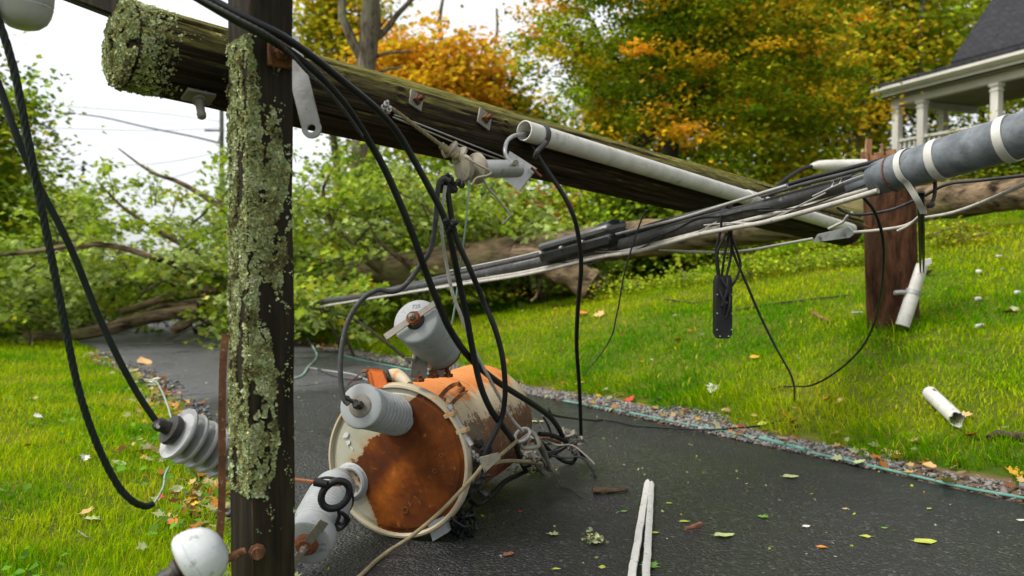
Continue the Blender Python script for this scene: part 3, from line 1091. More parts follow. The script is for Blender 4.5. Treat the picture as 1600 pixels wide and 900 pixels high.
# leafy crown
TOPX = [-80, 0, 60, 100, 150, 200, 260, 310, 340, 400, 460, 520, 580, 650, 720, 800, 870, 930]
TOPY = [330, 318, 290, 240, 262, 275, 236, 252, 262, 235, 212, 238, 232, 255, 268, 285, 330, 352]
BOTX = [-80, 0, 110, 200, 300, 350, 520, 560, 640, 760, 860, 930]
BOTY = [530, 530, 520, 505, 500, 498, 500, 480, 455, 440, 430, 385]
g_ = np.random.default_rng(501)
P, K, D = [], [], []
tw = MB()
n_c = 0
while n_c < 1450:
    px = g_.uniform(-80, 930)
    y0, y1 = np.interp(px, TOPX, TOPY), np.interp(px, BOTX, BOTY)
    f = g_.random() ** 0.62
    py = y0 + 18 + (y1 - y0 - 18) * f
    d = g_.uniform(10.5, 14.0) if px < 560 else g_.uniform(11.0, 14.2)
    if n_c < 34:                                   # the limb that lies over the end of the cable bundle
        px, py, d, f = g_.uniform(455, 520), g_.uniform(448, 490), g_.uniform(8.5, 10.2), 0.8
    # keep the far end of the asphalt and the logs in view
    if 50 < px < 345 and py > 438 and d < 12.5: continue
    if px > 560 and py > 365 and d < 12.0 and g_.random() < 0.93: continue
    if f < 0.3 and g_.random() < 0.4: continue
    if px < 345 and py < 405 and g_.random() < 0.62: continue
    c = at(px, py, d)
    c.z = max(c.z, float(height(c.x, c.y)) + 0.08)
    # one spray: a curved twig with leaves along it
    az = g_.uniform(0, 6.283)
    L_ = g_.uniform(0.35, 0.85)
    up = g_.uniform(0.0, 1.1) if f < 0.45 else g_.uniform(-0.5, 0.7)
    dirv = Vector((math.cos(az), math.sin(az) * 0.7, up)).normalized()
    n = int(34 * L_ / 0.6 * g_.uniform(0.7, 1.3))
    tt = g_.random(n) ** 0.8
    base = np.array(c)[None] + np.array(dirv)[None] * (tt * L_)[:, None]
    base[:, 2] -= 0.25 * (tt * L_) ** 2 * (0.3 if f < 0.3 else 1.0)
    pp = base + g_.normal(0, 1, (n, 3)) * np.array([0.085, 0.085, 0.05])
    pp[:, 2] = np.maximum(pp[:, 2], height(pp[:, 0], pp[:, 1]) + 0.02)
    bc = [np.array(LIME), np.array(PALE), np.array(GREEN), np.array(OLIVE), np.array(DGREEN)][g_.choice(5, p=[0.34, 0.32, 0.22, 0.05, 0.07])]
    cc = bc * 0.65 + 0.35 * palette([LIME, PALE, GREEN, YELLOW], [4, 3, 3, 0.5], n, g_)
    P.append(pp)
    K.append(cc * g_.uniform(0.65, 1.35, (n, 1)))
    n_c += 1
    if n_c % 2 == 0:
        q = [c - dirv * 0.15 + Vector((0, 0, -0.03)), c, c + dirv * (L_ * 0.5) - Vector((0, 0, 0.05 * L_)), c + dirv * L_ - Vector((0, 0, 0.22 * L_ * L_))]
        q = spline(q, 2)
        tw.tube(q, [0.009 * (1 - 0.75 * i / len(q)) for i in range(len(q))], 4)
    if n_c % 9 == 0:
        a = c + Vector((g_.normal(0, 0.5), g_.normal(0, 0.2), -g_.uniform(0.3, 0.8)))
        if a.z < float(height(a.x, a.y)): a.z = float(height(a.x, a.y))
        q = spline(limb_path(a, c, 0.1, 4, n_c), 2)
        MB().tube(q, [0.018 * (1 - 0.6 * i / len(q)) for i in range(len(q))], 5).build('branch', M['bark_dark'], ft)
tw.build('twigs', M['bark_dark'], ft)['kind'] = 'stuff'
leaves('crown', np.concatenate(P), 0.090, np.concatenate(K) * 0.88, ft, 0.75, True, 502, 0.5)

# ------------------------------------------------------------------ house with a porch on the slope
M['trim'] = worn('cream_trim_paint', lin(0.68, 0.66, 0.59), lin(0.58, 0.56, 0.49), 0.55, 3.0, 0.0, None, 0.6, 0.05, 30)
M['ceiling'] = worn('porch_ceiling_paint', lin(0.30, 0.28, 0.22), lin(0.24, 0.22, 0.17), 0.7, 2.0, 0.0, None, 0.6, 0.05, 30)
M['siding'] = worn('dark_house_siding', lin(0.055, 0.055, 0.05), lin(0.075, 0.072, 0.065), 0.7, 2.0, 0.0, None, 0.6, 0.1, 20)
M['glass'] = worn('dark_window_glass', lin(0.01, 0.012, 0.014), lin(0.015, 0.017, 0.02), 0.06, 2.0, 0.0, None, 0.6, 0.0, 20, rough2=0.1)
M['deck'] = worn('grey_deck_boards', lin(0.16, 0.15, 0.13), lin(0.24, 0.22, 0.19), 0.75, 3.0, 0.0, None, 0.6, 0.2, 30)


def make_shingle():
    t = NT('dark_roof_shingles')
    v = t.coord('Object')
    br = t.n('ShaderNodeTexBrick')
    br.inputs['Scale'].default_value = 3.4
    br.inputs['Mortar Size'].default_value = 0.02
    br.inputs['Color1'].default_value = lin(0.024, 0.025, 0.028)
    br.inputs['Color2'].default_value = lin(0.042, 0.042, 0.046)
    br.inputs['Mortar'].default_value = lin(0.012, 0.012, 0.013)
    t.l(v, br.inputs['Vector'])
    n1 = t.noise(v, 40.0, 3.0)
    col = t.mix(t.ramp(n1, [(0.4, 0.0), (0.7, 0.5)]), br.outputs['Color'], lin(0.055, 0.055, 0.06))
    t.bump(n1, 0.4, 0.01)
    return t.set(Base_Color=col, Roughness=0.85, Specular_IOR_Level=0.08)


M['shingle'] = make_shingle()
kz = lambda py: FWD.z + UPV.z * (450 - py) / FPX
E0 = at(1370, 145, 18.5)
E1 = at(1600, 85, 18.5 * kz(145) / kz(85))
hf = Vector((E1.x - E0.x, E1.y - E0.y, 0)).normalized()      # along the front, towards the camera
hi = Vector((-hf.y, hf.x, 0))                                 # inwards
UP = Vector((0, 0, 1))
AX = (hf, hi, UP)
hb = Vector((E0.x, E0.y, float(height(E0.x, E0.y))))
house = thing('house', 'house with dark shingle roof and cream porch columns on the slope at upper right', 'house', hb)
HL = 11.0                                                     # length of the front


def hp(s, j, z): return Vector((E0.x, E0.y, 0)) + hf * s + hi * j + UP * z


zE = E0.z
fl = zE - 2.08                                                # porch floor
# porch roof: fascia, gutter, ceiling, beam
pr = MB().box(hp(HL / 2, 1.45, zE + 0.10), AX, (HL / 2, 1.45, 0.085), 0.02).build('porch_roof', M['shingle'], house)
fa = MB().box(hp(HL / 2, 0.02, zE - 0.055), AX, (HL / 2 + 0.02, 0.02, 0.085), 0.006)
fa.box(hp(-0.02, 1.47, zE - 0.055), AX, (0.02, 1.45, 0.085), 0.006)
fa.build('fascia', M['trim'], house)
gp = [hp(s, j, zE + z) for s in (-0.06, HL) for (j, z) in ((-0.004, 0.06), (-0.12, 0.06), (-0.12, 0.0), (-0.05, -0.07), (-0.004, -0.07))]
gm = MB()
gm.add(gp, [(4, 3, 2, 1, 0), (5, 6, 7, 8, 9)] + [(i, (i + 1) % 5, 5 + (i + 1) % 5, 5 + i) for i in range(5)])
gm.build('gutter', M['trim'], house)
MB().box(hp(HL / 2, 1.5, zE - 0.16), AX, (HL / 2 - 0.03, 1.4, 0.012)).build('porch_ceiling', M['ceiling'], house)
bm_ = MB().box(hp(HL / 2, 0.32, zE - 0.26), AX, (HL / 2 - 0.16, 0.07, 0.085), 0.008)
bm_.box(hp(0.3, 1.6, zE - 0.262), AX, (0.07, 1.2, 0.083), 0.008)
bm_.build('porch_beam', M['trim'], house)


def column(s, j, w=0.098):
    top, bot = zE - 0.348, fl
    m = MB()
    m.box(hp(s, j, (top + bot) / 2), AX, (w * 0.86, w * 0.86, (top - bot) / 2 - 0.05), 0.012)
    m.box(hp(s, j, top - 0.035), AX, (w * 1.12, w * 1.12, 0.035), 0.01)
    m.box(hp(s, j, top - 0.15), AX, (w * 1.0, w * 1.0, 0.02), 0.008)
    m.box(hp(s, j, bot + 0.06), AX, (w * 1.15, w * 1.15, 0.06), 0.01)
    return m.build('porch_column', M['trim'], house)


cols_ = [(0.3, 0.32), (0.98, 0.32), (2.76, 0.32), (4.8, 0.32), (6.9, 0.32), (9.0, 0.32), (0.3, 1.75)]
for s_, j_ in cols_: column(s_, j_)
# railings: rails and balusters
MB().box(hp(HL / 2, 0.32, fl + 0.93), AX, (HL / 2 - 0.25, 0.045, 0.03), 0.006).build('top_rail', M['trim'], house)
MB().box(hp(HL / 2, 0.32, fl + 0.16), AX, (HL / 2 - 0.25, 0.035, 0.03), 0.006).build('bottom_rail', M['trim'], house)
MB().box(hp(0.3, 1.3, fl + 0.933), AX, (0.045, 0.95, 0.03), 0.006).build('top_rail', M['trim'], house)
bal = MB().box(hp(0.4, 0.32, fl + 0.545), AX, (0.02, 0.02, 0.358)).build('baluster', M['trim'], house, origin=hp(0.4, 0.32, fl + 0.16))
kk = 0
s_ = 0.4
while s_ < 8.0:
    s_ += 0.13
    if any(abs(s_ - c[0]) < 0.11 for c in cols_ if c[1] == 0.32): continue
    c = bal.copy()
    COL.objects.link(c)
    c.location = bal.location + hf * (s_ - 0.4)
# floor, skirt, wall with windows and door
MB().box(hp(HL / 2, 1.45, fl - 0.05), AX, (HL / 2 - 0.1, 1.38, 0.05), 0.01).build('porch_floor', M['deck'], house)
zb = hb.z - 1.2
MB().box(hp(HL / 2, 0.16, (fl - 0.11 + zb) / 2), AX, (HL / 2 - 0.15, 0.03, (fl - 0.11 - zb) / 2)).build('porch_skirt', M['siding'], house)
MB().box(hp(HL / 2 + 0.8, 5.2, (zE + zb) / 2 - 0.09), AX, (HL / 2 - 0.8, 2.5, (zE - zb) / 2 - 0.095)).build('wall', M['siding'], house)
for s_ in (3.2, 6.2, 8.6):
    w_o = MB().box(hp(s_, 2.685, fl + 1.35), AX, (0.5, 0.02, 0.62), 0.01).build('window', M['trim'], house)
    MB().box(hp(s_, 2.655, fl + 1.35), AX, (0.41, 0.012, 0.53)).build('pane', M['glass'], w_o)
# main roof with a dormer
s0, sl = 1.72, 1.22
rb, rise = 0.28, 4.6


def slope_poly(sa, sb, ja, jb, za, zb_): return [hp(sa, ja, za), hp(sb, ja, za), hp(sb, jb, zb_), hp(sa, jb, zb_)]


zr = zE + 0.19
rm = MB()
rm.prism(slope_poly(s0, HL + 0.2, rb, rb + rise, zr, zr + rise * sl), Vector((0, 0, 0.14)))
rm.prism(slope_poly(s0, HL + 0.2, rb + rise + 0.002, rb + 2 * rise, zr + rise * sl, zr), Vector((0, 0, 0.14)))
rm.build('roof', M['shingle'], house, frm=frame(hp(s0, rb, zr), hf, (hi * 1 + UP * sl).normalized().cross(hf) * -1))
MB().prism([hp(s0 + 0.35, rb + 0.3, zr - 0.1), hp(s0 + 0.35, rb + 2 * rise - 0.3, zr - 0.1), hp(s0 + 0.35, rb + rise, zr + rise * sl - 0.36)], hf * 0.12).build('gable', M['siding'], house)
ds, dj = 4.25, 1.05                                            # dormer centre
zt = zr + (dj - rb) * sl
dm = MB().box(hp(ds, dj + 0.9, zt + 0.45), AX, (0.62, 0.9, 0.62)).build('dormer', M['siding'], house)
rk = MB()
for sg in (-1, 1):
    rk.prism([hp(ds, dj - 0.16, zt + 1.75), hp(ds, dj - 0.16, zt + 1.55), hp(ds + sg * 0.98, dj - 0.16, zt + 0.62), hp(ds + sg * 0.98, dj - 0.16, zt + 0.82)], hi * 0.08)
rk.build('dormer_trim', M['trim'], dm)
rk = MB()
for sg in (-1, 1):
    rk.prism([hp(ds + sg * 0.002, dj - 0.22, zt + 1.76), hp(ds + sg * 1.02, dj - 0.22, zt + 0.80), hp(ds + sg * 1.02, dj + 2.0, zt + 0.80), hp(ds + sg * 0.002, dj + 2.0, zt + 1.76)], Vector((0, 0, 0.09)))
rk.build('dormer_roof', M['shingle'], dm)
dw = MB().box(hp(ds, dj - 0.015, zt + 0.5), AX, (0.34, 0.012, 0.42)).build('dormer_window', M['glass'], dm)

# ------------------------------------------------------------------ far house glimpsed through the leaves
fb = gbase(694, 32)
fh = thing('shed', 'small pale far off building glimpsed through the leaves by the cables', 'building', fb)
fx, fy = Vector((0.94, 0.34, 0)), Vector((-0.34, 0.94, 0))
M['white_wall'] = worn('pale_siding', lin(0.6, 0.6, 0.6), lin(0.5, 0.5, 0.5), 0.6, 2.0)
M['grey_roof'] = worn('grey_roofing', lin(0.28, 0.28, 0.3), lin(0.35, 0.35, 0.36), 0.7, 3.0)
c = at(694, 345, 32)
MB().box(Vector((c.x, c.y, (c.z + fb.z) / 2 + 0.2)), (fx, fy, UP), (0.95, 1.2, (c.z - fb.z) / 2 + 0.2)).build('wall', M['white_wall'], fh)
q = Vector((c.x, c.y, c.z + 0.4))
MB().prism([q - fx * 1.15 - fy * 1.4, q + fx * 1.15 - fy * 1.4, q - fy * 1.4 + UP * 0.62], fy * 2.8).build('roof', M['grey_roof'], fh)

# ------------------------------------------------------------------ street lamp and its wires, far away at the left
M['lamp_metal'] = worn('weathered_grey_metal', lin(0.16, 0.165, 0.17), lin(0.22, 0.22, 0.22), 0.5, 4.0, 0.4)
M['pole_wood'] = make_bark('grey_pole_wood', lin(0.09, 0.08, 0.07), lin(0.16, 0.15, 0.13), lin(0.2, 0.19, 0.17))
lb = gbase(347, 34)
lamp = thing('street_lamp', 'street lamp on a wooden pole with a long grey arm against the white sky', 'street lamp', lb)
top = at(346, 118, 34)
MB().rod(lb, top, 0.11, 0.085, 10).build('pole', M['pole_wood'], lamp)
arm = path([(345, 224, 33.9), (300, 213, 33.6), (230, 199, 33.2), (165, 184, 32.8), (122, 178, 32.5)], 5)
MB().tube(arm, [0.045 * (1 - 0.4 * i / len(arm)) for i in range(len(arm))], 8).build('arm', M['lamp_metal'], lamp)
br_ = path([(345, 204, 33.9), (343, 214, 33.8), (341, 222, 33.7)], 3)
MB().tube(br_, 0.03, 6).build('brace', M['lamp_metal'], lamp)
hd = at(108, 177, 32.4)
lh = MB()
lh.blob(hd, Vector((0.30, 0.14, 0.055)), 3, 0.06, 14, 8)
lh.build('lamp_head', M['lamp_metal'], lamp)
MB().rod(hd + UP * 0.05, hd + UP * 0.12, 0.035, 0.03, 8).build('photocell', M['lamp_metal'], lamp)
MB().box(at(335, 204, 33.95), (RGT, Vector((0, 1, 0)), UP), (0.42, 0.04, 0.04), 0.008).build('crosspiece', M['pole_wood'], lamp)
M['wire_grey'] = worn('far_wire', lin(0.25, 0.26, 0.27), lin(0.3, 0.3, 0.31), 0.6, 3.0, 0.0, None, 0.6, 0.0)
for k, (y0, y1, lb_) in enumerate(((190, 150, 'uppermost thin overhead wire running left from the lamp pole'), (200, 196, 'second thin overhead wire just under the lamp arm'),
                                   (238, 262, 'third thin overhead wire below the lamp arm'), (255, 300, 'lowest thin overhead wire above the leaves'))):
    w = path([(346, y0, 34), (240, (y0 + y1) / 2 + 6, 33), (120, (y0 + 2 * y1) / 3 + 4, 31), (-60, y1, 29)], 8)
    tag(MB().tube(w, 0.012, 5).build('overhead_wire', M['wire_grey']), lb_, 'wire', 'overhead wires at the far left')

# ------------------------------------------------------------------ materials: pole, hardware, porcelain, cables
def make_pole_wood():
    t = NT('weathered_pole_wood')
    v = t.coord('Object', (0.5, 9.0, 9.0))
    g1 = t.noise(v, 3.2, 7.0, 0.7, 0.9)
    g2 = t.noise(t.coord('Object', (0.25, 20.0, 20.0)), 5.0, 5.0, 0.7, 0.3)
    big = t.noise(t.coord('Object', (1.6, 4, 4)), 1.7, 5.0, 0.6)
    col = t.ramp(g1, [(0.30, lin(0.017, 0.012, 0.008)), (0.48, lin(0.055, 0.038, 0.024)), (0.64, lin(0.13, 0.09, 0.055)), (0.8, lin(0.26, 0.20, 0.13))])
    col = t.mix(t.ramp(g2, [(0.42, 0.75), (0.58, 0.0)]), col, lin(0.012, 0.009, 0.006))
    col = t.mix(t.ramp(big, [(0.42, 0.55), (0.62, 0.0)]), col, lin(0.03, 0.022, 0.016))
    # moss grows on the upper side
    nz = t.sep(t.n('ShaderNodeNewGeometry').outputs['Normal'])[2]
    mn = t.noise(t.coord('Object', (0.8, 9, 9)), 3.4, 7.0, 0.7, 0.5)
    ms = t.math('ADD', nz, t.math('MULTIPLY', t.math('SUBTRACT', mn, 0.5), 2.4))
    mf = t.n('ShaderNodeMapRange', interpolation_type='SMOOTHSTEP')
    mf.inputs[1].default_value = -0.08
    mf.inputs[2].default_value = 0.85
    mf.inputs[4].default_value = 0.92
    t.l(ms, mf.inputs[0])
    moss = t.mix(t.ramp(t.noise(t.coord('Object', (1.2, 9, 9)), 9.0, 6.0, 0.7), [(0.35, 0.0), (0.68, 1.0)]), lin(0.075, 0.07, 0.016), lin(0.33, 0.30, 0.075))
    col = t.mix(mf.outputs[0], col, moss)
    h = t.math('ADD', g1, t.math('MULTIPLY', g2, 1.2))
    t.bump(h, 1.0, 0.018)
    return t.set(Base_Color=col, Roughness=0.82, Specular_IOR_Level=0.08)


def make_arm_wood():
    t = NT('wet_dark_crossarm_wood')
    g1 = t.noise(t.coord('Object', (16, 16, 0.7)), 2.4, 7.0, 0.68, 0.5)
    big = t.noise(t.coord('Object', (4, 4, 1.0)), 2.2, 5.0, 0.6)
    col = t.ramp(g1, [(0.3, lin(0.006, 0.0045, 0.003)), (0.52, lin(0.017, 0.0125, 0.008)), (0.72, lin(0.042, 0.030, 0.018)), (0.85, lin(0.08, 0.058, 0.036))])
    col = t.mix(t.ramp(big, [(0.5, 0.0), (0.64, 0.5)]), col, lin(0.035, 0.032, 0.013))
    t.bump(g1, 0.8, 0.008)
    return t.set(Base_Color=col, Roughness=0.72, Specular_IOR_Level=0.12)


M['pole'] = make_pole_wood()
M['armwood'] = make_arm_wood()
M['galv'] = worn('galvanised_steel', lin(0.30, 0.30, 0.29), lin(0.44, 0.44, 0.43), 0.42, 14.0, 0.55, lin(0.20, 0.17, 0.13), 0.7, 0.2, 90)
M['dull_steel'] = worn('dull_dirty_steel', lin(0.16, 0.145, 0.12), lin(0.27, 0.25, 0.21), 0.55, 18.0, 0.35, lin(0.16, 0.09, 0.05), 0.7, 0.3, 90)
M['rusty'] = worn('rusty_iron', lin(0.085, 0.04, 0.022), lin(0.19, 0.085, 0.04), 0.75, 26.0, 0.2, lin(0.32, 0.20, 0.13), 0.7, 0.5, 90)
M['dark_iron'] = worn('dark_wet_iron', lin(0.022, 0.021, 0.02), lin(0.07, 0.065, 0.058), 0.42, 30.0, 0.4, lin(0.10, 0.06, 0.035), 0.7, 0.4, 110)
M['rubber'] = worn('black_cable_jacket', lin(0.006, 0.0063, 0.007), lin(0.014, 0.0145, 0.015), 0.42, 18.0, 0.0, None, 0.7, 0.25, 140)
M['rubber_grey'] = worn('weathered_cable_jacket', lin(0.03, 0.03, 0.031), lin(0.075, 0.073, 0.07), 0.5, 14.0, 0.0, lin(0.12, 0.115, 0.105), 0.7, 0.3, 120)
M['green_black'] = worn('dark_green_black_jacket', lin(0.005, 0.009, 0.008), lin(0.013, 0.02, 0.018), 0.5, 20.0, 0.0, None, 0.7, 0.3, 140)
M['white_wire'] = worn('weathered_white_wire', lin(0.42, 0.40, 0.35), lin(0.30, 0.28, 0.24), 0.6, 20.0, 0.0, lin(0.15, 0.13, 0.10), 0.7, 0.3, 120)
M['alu'] = worn('bare_aluminium_strand', lin(0.42, 0.41, 0.39), lin(0.30, 0.29, 0.27), 0.45, 22.0, 0.6, lin(0.16, 0.14, 0.11), 0.7, 0.3, 160)
M['verdigris'] = worn('green_weathered_wire', lin(0.20, 0.30, 0.25), lin(0.30, 0.38, 0.31), 0.6, 20.0, 0.0, lin(0.2, 0.12, 0.06), 0.6, 0.2, 120)
M['rope'] = worn('dirty_rope', lin(0.27, 0.22, 0.13), lin(0.16, 0.13, 0.07), 0.9, 30.0, 0.0, lin(0.09, 0.09, 0.03), 0.7, 0.6, 200)
M['copper'] = worn('bare_copper', lin(0.62, 0.24, 0.11), lin(0.50, 0.18, 0.085), 0.36, 30.0, 0.75, lin(0.20, 0.08, 0.04), 0.7, 0.2, 150)
M['pvc'] = worn('dirty_white_conduit', lin(0.54, 0.53, 0.49), lin(0.40, 0.385, 0.34), 0.42, 9.0, 0.0, lin(0.27, 0.25, 0.20), 0.6, 0.15, 80)
M['porcelain'] = worn('wet_white_porcelain', lin(0.52, 0.54, 0.54), lin(0.40, 0.42, 0.42), 0.07, 11.0, 0.0, lin(0.30, 0.30, 0.27), 0.5, 0.10, 22, rough2=0.3)
M['porcelain_grey'] = worn('wet_grey_porcelain', lin(0.33, 0.33, 0.33), lin(0.25, 0.25, 0.25), 0.16, 8.0, 0.0, lin(0.2, 0.19, 0.17), 0.7, 0.06, 60, rough2=0.32)
M['polymer'] = worn('grey_polymer', lin(0.31, 0.325, 0.325), lin(0.25, 0.26, 0.255), 0.45, 10.0, 0.0, lin(0.20, 0.20, 0.18), 0.7, 0.12, 90)
M['old_ceramic'] = worn('grimy_spool_ceramic', lin(0.33, 0.29, 0.22), lin(0.20, 0.175, 0.13), 0.45, 22.0, 0.0, lin(0.12, 0.10, 0.07), 0.7, 0.3, 90)

# ------------------------------------------------------------------ the fallen utility pole
LA, LB = at(193, 70, 2.15), at(1318, 354, 6.3)
LAX = (LB - LA).normalized()
LLEN = (LB - LA).length
LR0, LR1 = 0.117, 0.155
LFR = frame(LA, LAX)
LFI = LFR.inverted()


def log_r(x): return LR0 + (LR1 - LR0) * min(1, max(0, x / LLEN))


def log_hit(px, py):
    """front surface of the pole behind a pixel: point and outward normal"""
    dirv = at(px, py, 1.0) - CAMP
    d = 1.6
    while d < 8:
        p = CAMP + dirv * d
        q = LFI @ p
        if math.hypot(q.y, q.z) <= log_r(q.x): break
        d += 0.004
    q = LFI @ p
    nrm = (LFR.to_3x3() @ Vector((0, q.y, q.z))).normalized()
    return p, nrm


KNOTS = []
for (px, py, r_) in ((627, 150, 0.05), (790, 198, 0.035), (540, 120, 0.03), (985, 262, 0.04)):
    p, nrm = log_hit(px, py)
    q = LFI @ p
    KNOTS.append((q.x, math.atan2(q.z, q.y), r_))
pole = thing('utility_pole', 'mossy fallen utility pole slanting from upper left down to the snapped stump', 'utility pole', LA)
mb = MB()
na, nl = 110, 330
vs = []
for i in range(nl + 1):
    x = LLEN * (i / nl) ** 1.25
    rr = log_r(x)
    for k in range(na):
        a = 2 * math.pi * k / na
        ca, sa = math.cos(a), math.sin(a)
        g = mnoise.noise(Vector((ca * 5.5, sa * 5.5, x * 0.55)))
        g2 = mnoise.noise(Vector((ca * 15, sa * 15, x * 1.1 + 7)))
        cr = abs(mnoise.noise(Vector((ca * 3.6 + 9, sa * 3.6, x * 0.45))))
        dr = 0.030 * g + 0.016 * g2 - 0.085 * max(0.0, 0.07 - cr) / 0.07
        dr += 0.02 * mnoise.noise(Vector((ca, sa, x * 2.3)))
        for (kx, ka, kr) in KNOTS:
            da = (a - ka + math.pi) % (2 * math.pi) - math.pi
            dd = math.hypot((x - kx), da * rr) / kr
            if dd < 2.2: dr += 0.10 * math.exp(-dd * dd) * (0.6 + 0.5 * math.cos(dd * 9))
        xo = x
        if i == 0: xo += 0.012 * mnoise.noise(Vector((ca * 3, sa * 3, 5)))
        vs.append(LFR @ Vector((xo, ca * rr * (1 + dr), sa * rr * (1 + dr))))
fs = []
for i in range(nl):
    for k in range(na):
        a, b = i * na + k, i * na + (k + 1) % na
        fs.append((a, b, b + na, a + na))
# rough end grain
rings = 9
base_i = 0
for j in range(1, rings):
    f_ = 1 - j / rings
    st = len(vs)
    for k in range(na):
        a = 2 * math.pi * k / na
        ca, sa = math.cos(a), math.sin(a)
        e = 0.014 * mnoise.noise(Vector((ca * f_ * 6, sa * f_ * 6, 2))) + 0.006 * mnoise.noise(Vector((ca * f_ * 25, sa * f_ * 25, 2))) - 0.015 * (1 - f_ ** 3)
        vs.append(LFR @ Vector((e, ca * LR0 * f_, sa * LR0 * f_)))
    for k in range(na):
        a, b = base_i + k, base_i + (k + 1) % na
        c, d = st + k, st + (k + 1) % na
        fs.append((a, c, d, b))
    base_i = st
fs.append(tuple(base_i + k for k in range(na)))
fs.append(tuple(nl * na + k for k in range(na)))
mb.add(vs, fs)
mb.build('shaft', M['pole'], pole, frm=LFR, ang=60)
mb = MB()
for k in range(34):
    a = random.uniform(0, 6.28)
    q = random.uniform(0.2, 0.95) * LR1
    p = LFR @ Vector((LLEN - 0.03, math.cos(a) * q, math.sin(a) * q))
    mb.rod(p, p + LAX * random.uniform(0.05, 0.28) + Vector((0, 0, random.uniform(-0.02, 0.02))), random.uniform(0.012, 0.028), 0.002, 5)
mb.build('splinters', M['splinter'], pole)


# ---- lichen flakes
def flakes(name, P, Nrm, size, parent, seed, cols=((0.17, 0.155, 0.07), (0.36, 0.35, 0.14), (0.30, 0.36, 0.17), (0.50, 0.50, 0.22), (0.34, 0.43, 0.23), (0.56, 0.57, 0.33)), lift=0.2):
    g = np.random.default_rng(seed)
    n = len(P)
    P, Nrm = np.array(P), np.array(Nrm)
    Nn = Nrm + g.normal(0, 0.55, (n, 3))
    Nn /= np.linalg.norm(Nn, axis=1)[:, None]
    r_ = g.normal(0, 1, (n, 3))
    u = np.cross(Nn, r_)
    u /= np.linalg.norm(u, axis=1)[:, None]
    w = np.cross(Nn, u)
    k = 7
    an = np.linspace(0, 2 * np.pi, k, endpoint=False)
    sz = size * (0.45 + g.gamma(2.2, 0.25, n))
    rad = g.uniform(0.35, 1.3, (n, k)) * sz[:, None]
    up = g.uniform(-0.15, 0.75, (n, k)) * (sz * 0.7)[:, None]
    ring = u[:, None, :] * (np.cos(an)[None, :] * rad)[..., None] + w[:, None, :] * (np.sin(an)[None, :] * rad)[..., None] + Nn[:, None, :] * up[..., None]
    cen = (Nn * (size * -0.1))[:, None, :]
    V = np.concatenate([cen, ring], 1) + P[:, None, :] + (Nrm * size * lift)[:, None, :]
    T = np.array([(0, 1 + i, 1 + (i + 1) % k) for i in range(k)])
    F = (T[None] + (np.arange(n) * (k + 1))[:, None, None]).reshape(-1, 3)
    pat = np.array([mnoise.noise(Vector(p) * 21.0) for p in P])
    ci = np.clip(((pat + 0.55) / 1.1 * len(cols) + g.normal(0, 0.9, n)).astype(int), 0, len(cols) - 1)
    C = np.array(cols)[ci] * g.uniform(0.55, 1.15, (n, 1))
    o = big_mesh(name, V.reshape(-1, 3), F, M['lichen'], np.repeat(C, k + 1, 0), parent, wloc(parent).translation)
    o['kind'] = 'stuff'
    return o


P, Q = [], []
while len(P) < 8500:
    if random.random() < 0.62:                       # on the cut end
        a, q = random.uniform(0, 6.28), math.sqrt(random.random()) * LR0 * 0.99
        y, z = math.cos(a) * q, math.sin(a) * q
        if mnoise.noise(Vector((y * 26, z * 26, 1))) + 0.5 * mnoise.noise(Vector((y * 70, z * 70, 1))) < -0.2: continue
        P.append(LFR @ Vector((-0.006 - 0.015 * (1 - (q / LR0) ** 3), y, z)))
        Q.append(-LAX)
    else:                                            # spilling onto the side near the end and in patches
        a = random.uniform(0, 6.28)
        x = abs(random.gauss(0, 0.055)) if random.random() < 0.75 else random.uniform(0, 0.42)
        if x > 0.1 and mnoise.noise(Vector((x * 14, a * 3, 4))) < 0.22: continue
        nn = LFR.to_3x3() @ Vector((0, math.cos(a), math.sin(a)))
        P.append(LFR @ Vector((x, math.cos(a) * LR0, math.sin(a) * LR0)))
        Q.append(nn)
flakes('lichen', P, Q, 0.0037, pole, 5)


# ---- hardware on the pole
def square_washer(px, py, half, nut, mat, nutmat, rot=0.35, parent=pole, bolt=0.02, name='square_washer'):
    p, nrm = log_hit(px, py)
    u = (LAX - nrm * LAX.dot(nrm)).normalized()
    w = nrm.cross(u)
    u2 = u * math.cos(rot) + w * math.sin(rot)
    w2 = nrm.cross(u2)
    o = MB().box(p + nrm * 0.006, (u2, w2, nrm), (half, half, 0.004), 0.002).build(name, mat, parent)
    m = MB()
    m.lathe(p + nrm * 0.0095, nrm, [(0, nut), (0.002, nut * 1.02), (0.014, nut), (0.016, nut * 0.85)], 4)
    m.build('nut', nutmat, o)
    MB().rod(p + nrm * 0.0255, p + nrm * (0.026 + bolt), nut * 0.5, nut * 0.45, 10).build('bolt_end', nutmat, o)
    return o


square_washer(648, 158, 0.030, 0.019, M['dull_steel'], M['rusty'], 1.25)
square_washer(755, 187, 0.034, 0.020, M['dull_steel'], M['rusty'], 1.2)
p, nrm = log_hit(749, 176)
MB().rod(p - nrm * 0.01, at(749, 164, 3.16), 0.011, 0.010, 10).build('bolt_stub', M['rusty'], pole)
p, nrm = log_hit(592, 134)
MB().rod(p - nrm * 0.02, at(591, 118, 2.78), 0.004, 0.003, 8).build('nail', M['rusty'], pole)
# plate and bolt under the pole near its end
p, nrm = log_hit(309, 146)
u = (LAX - nrm * LAX.dot(nrm)).normalized()
pl = MB().box(p + nrm * 0.012, (u, nrm.cross(u), nrm), (0.042, 0.024, 0.005), 0.002).build('under_plate', M['dull_steel'], pole)
bt = MB()
bt.lathe(p + nrm * 0.013 - UP * 0.005, at(316, 186, 2.19) - p, [(0, 0.019), (0.012, 0.019), (0.014, 0.0125), (0.06, 0.0115), (0.064, 0.013), (0.075, 0.012), (0.08, 0.006)], 12)
bt.build('hanging_bolt', M['dull_steel'], pl)
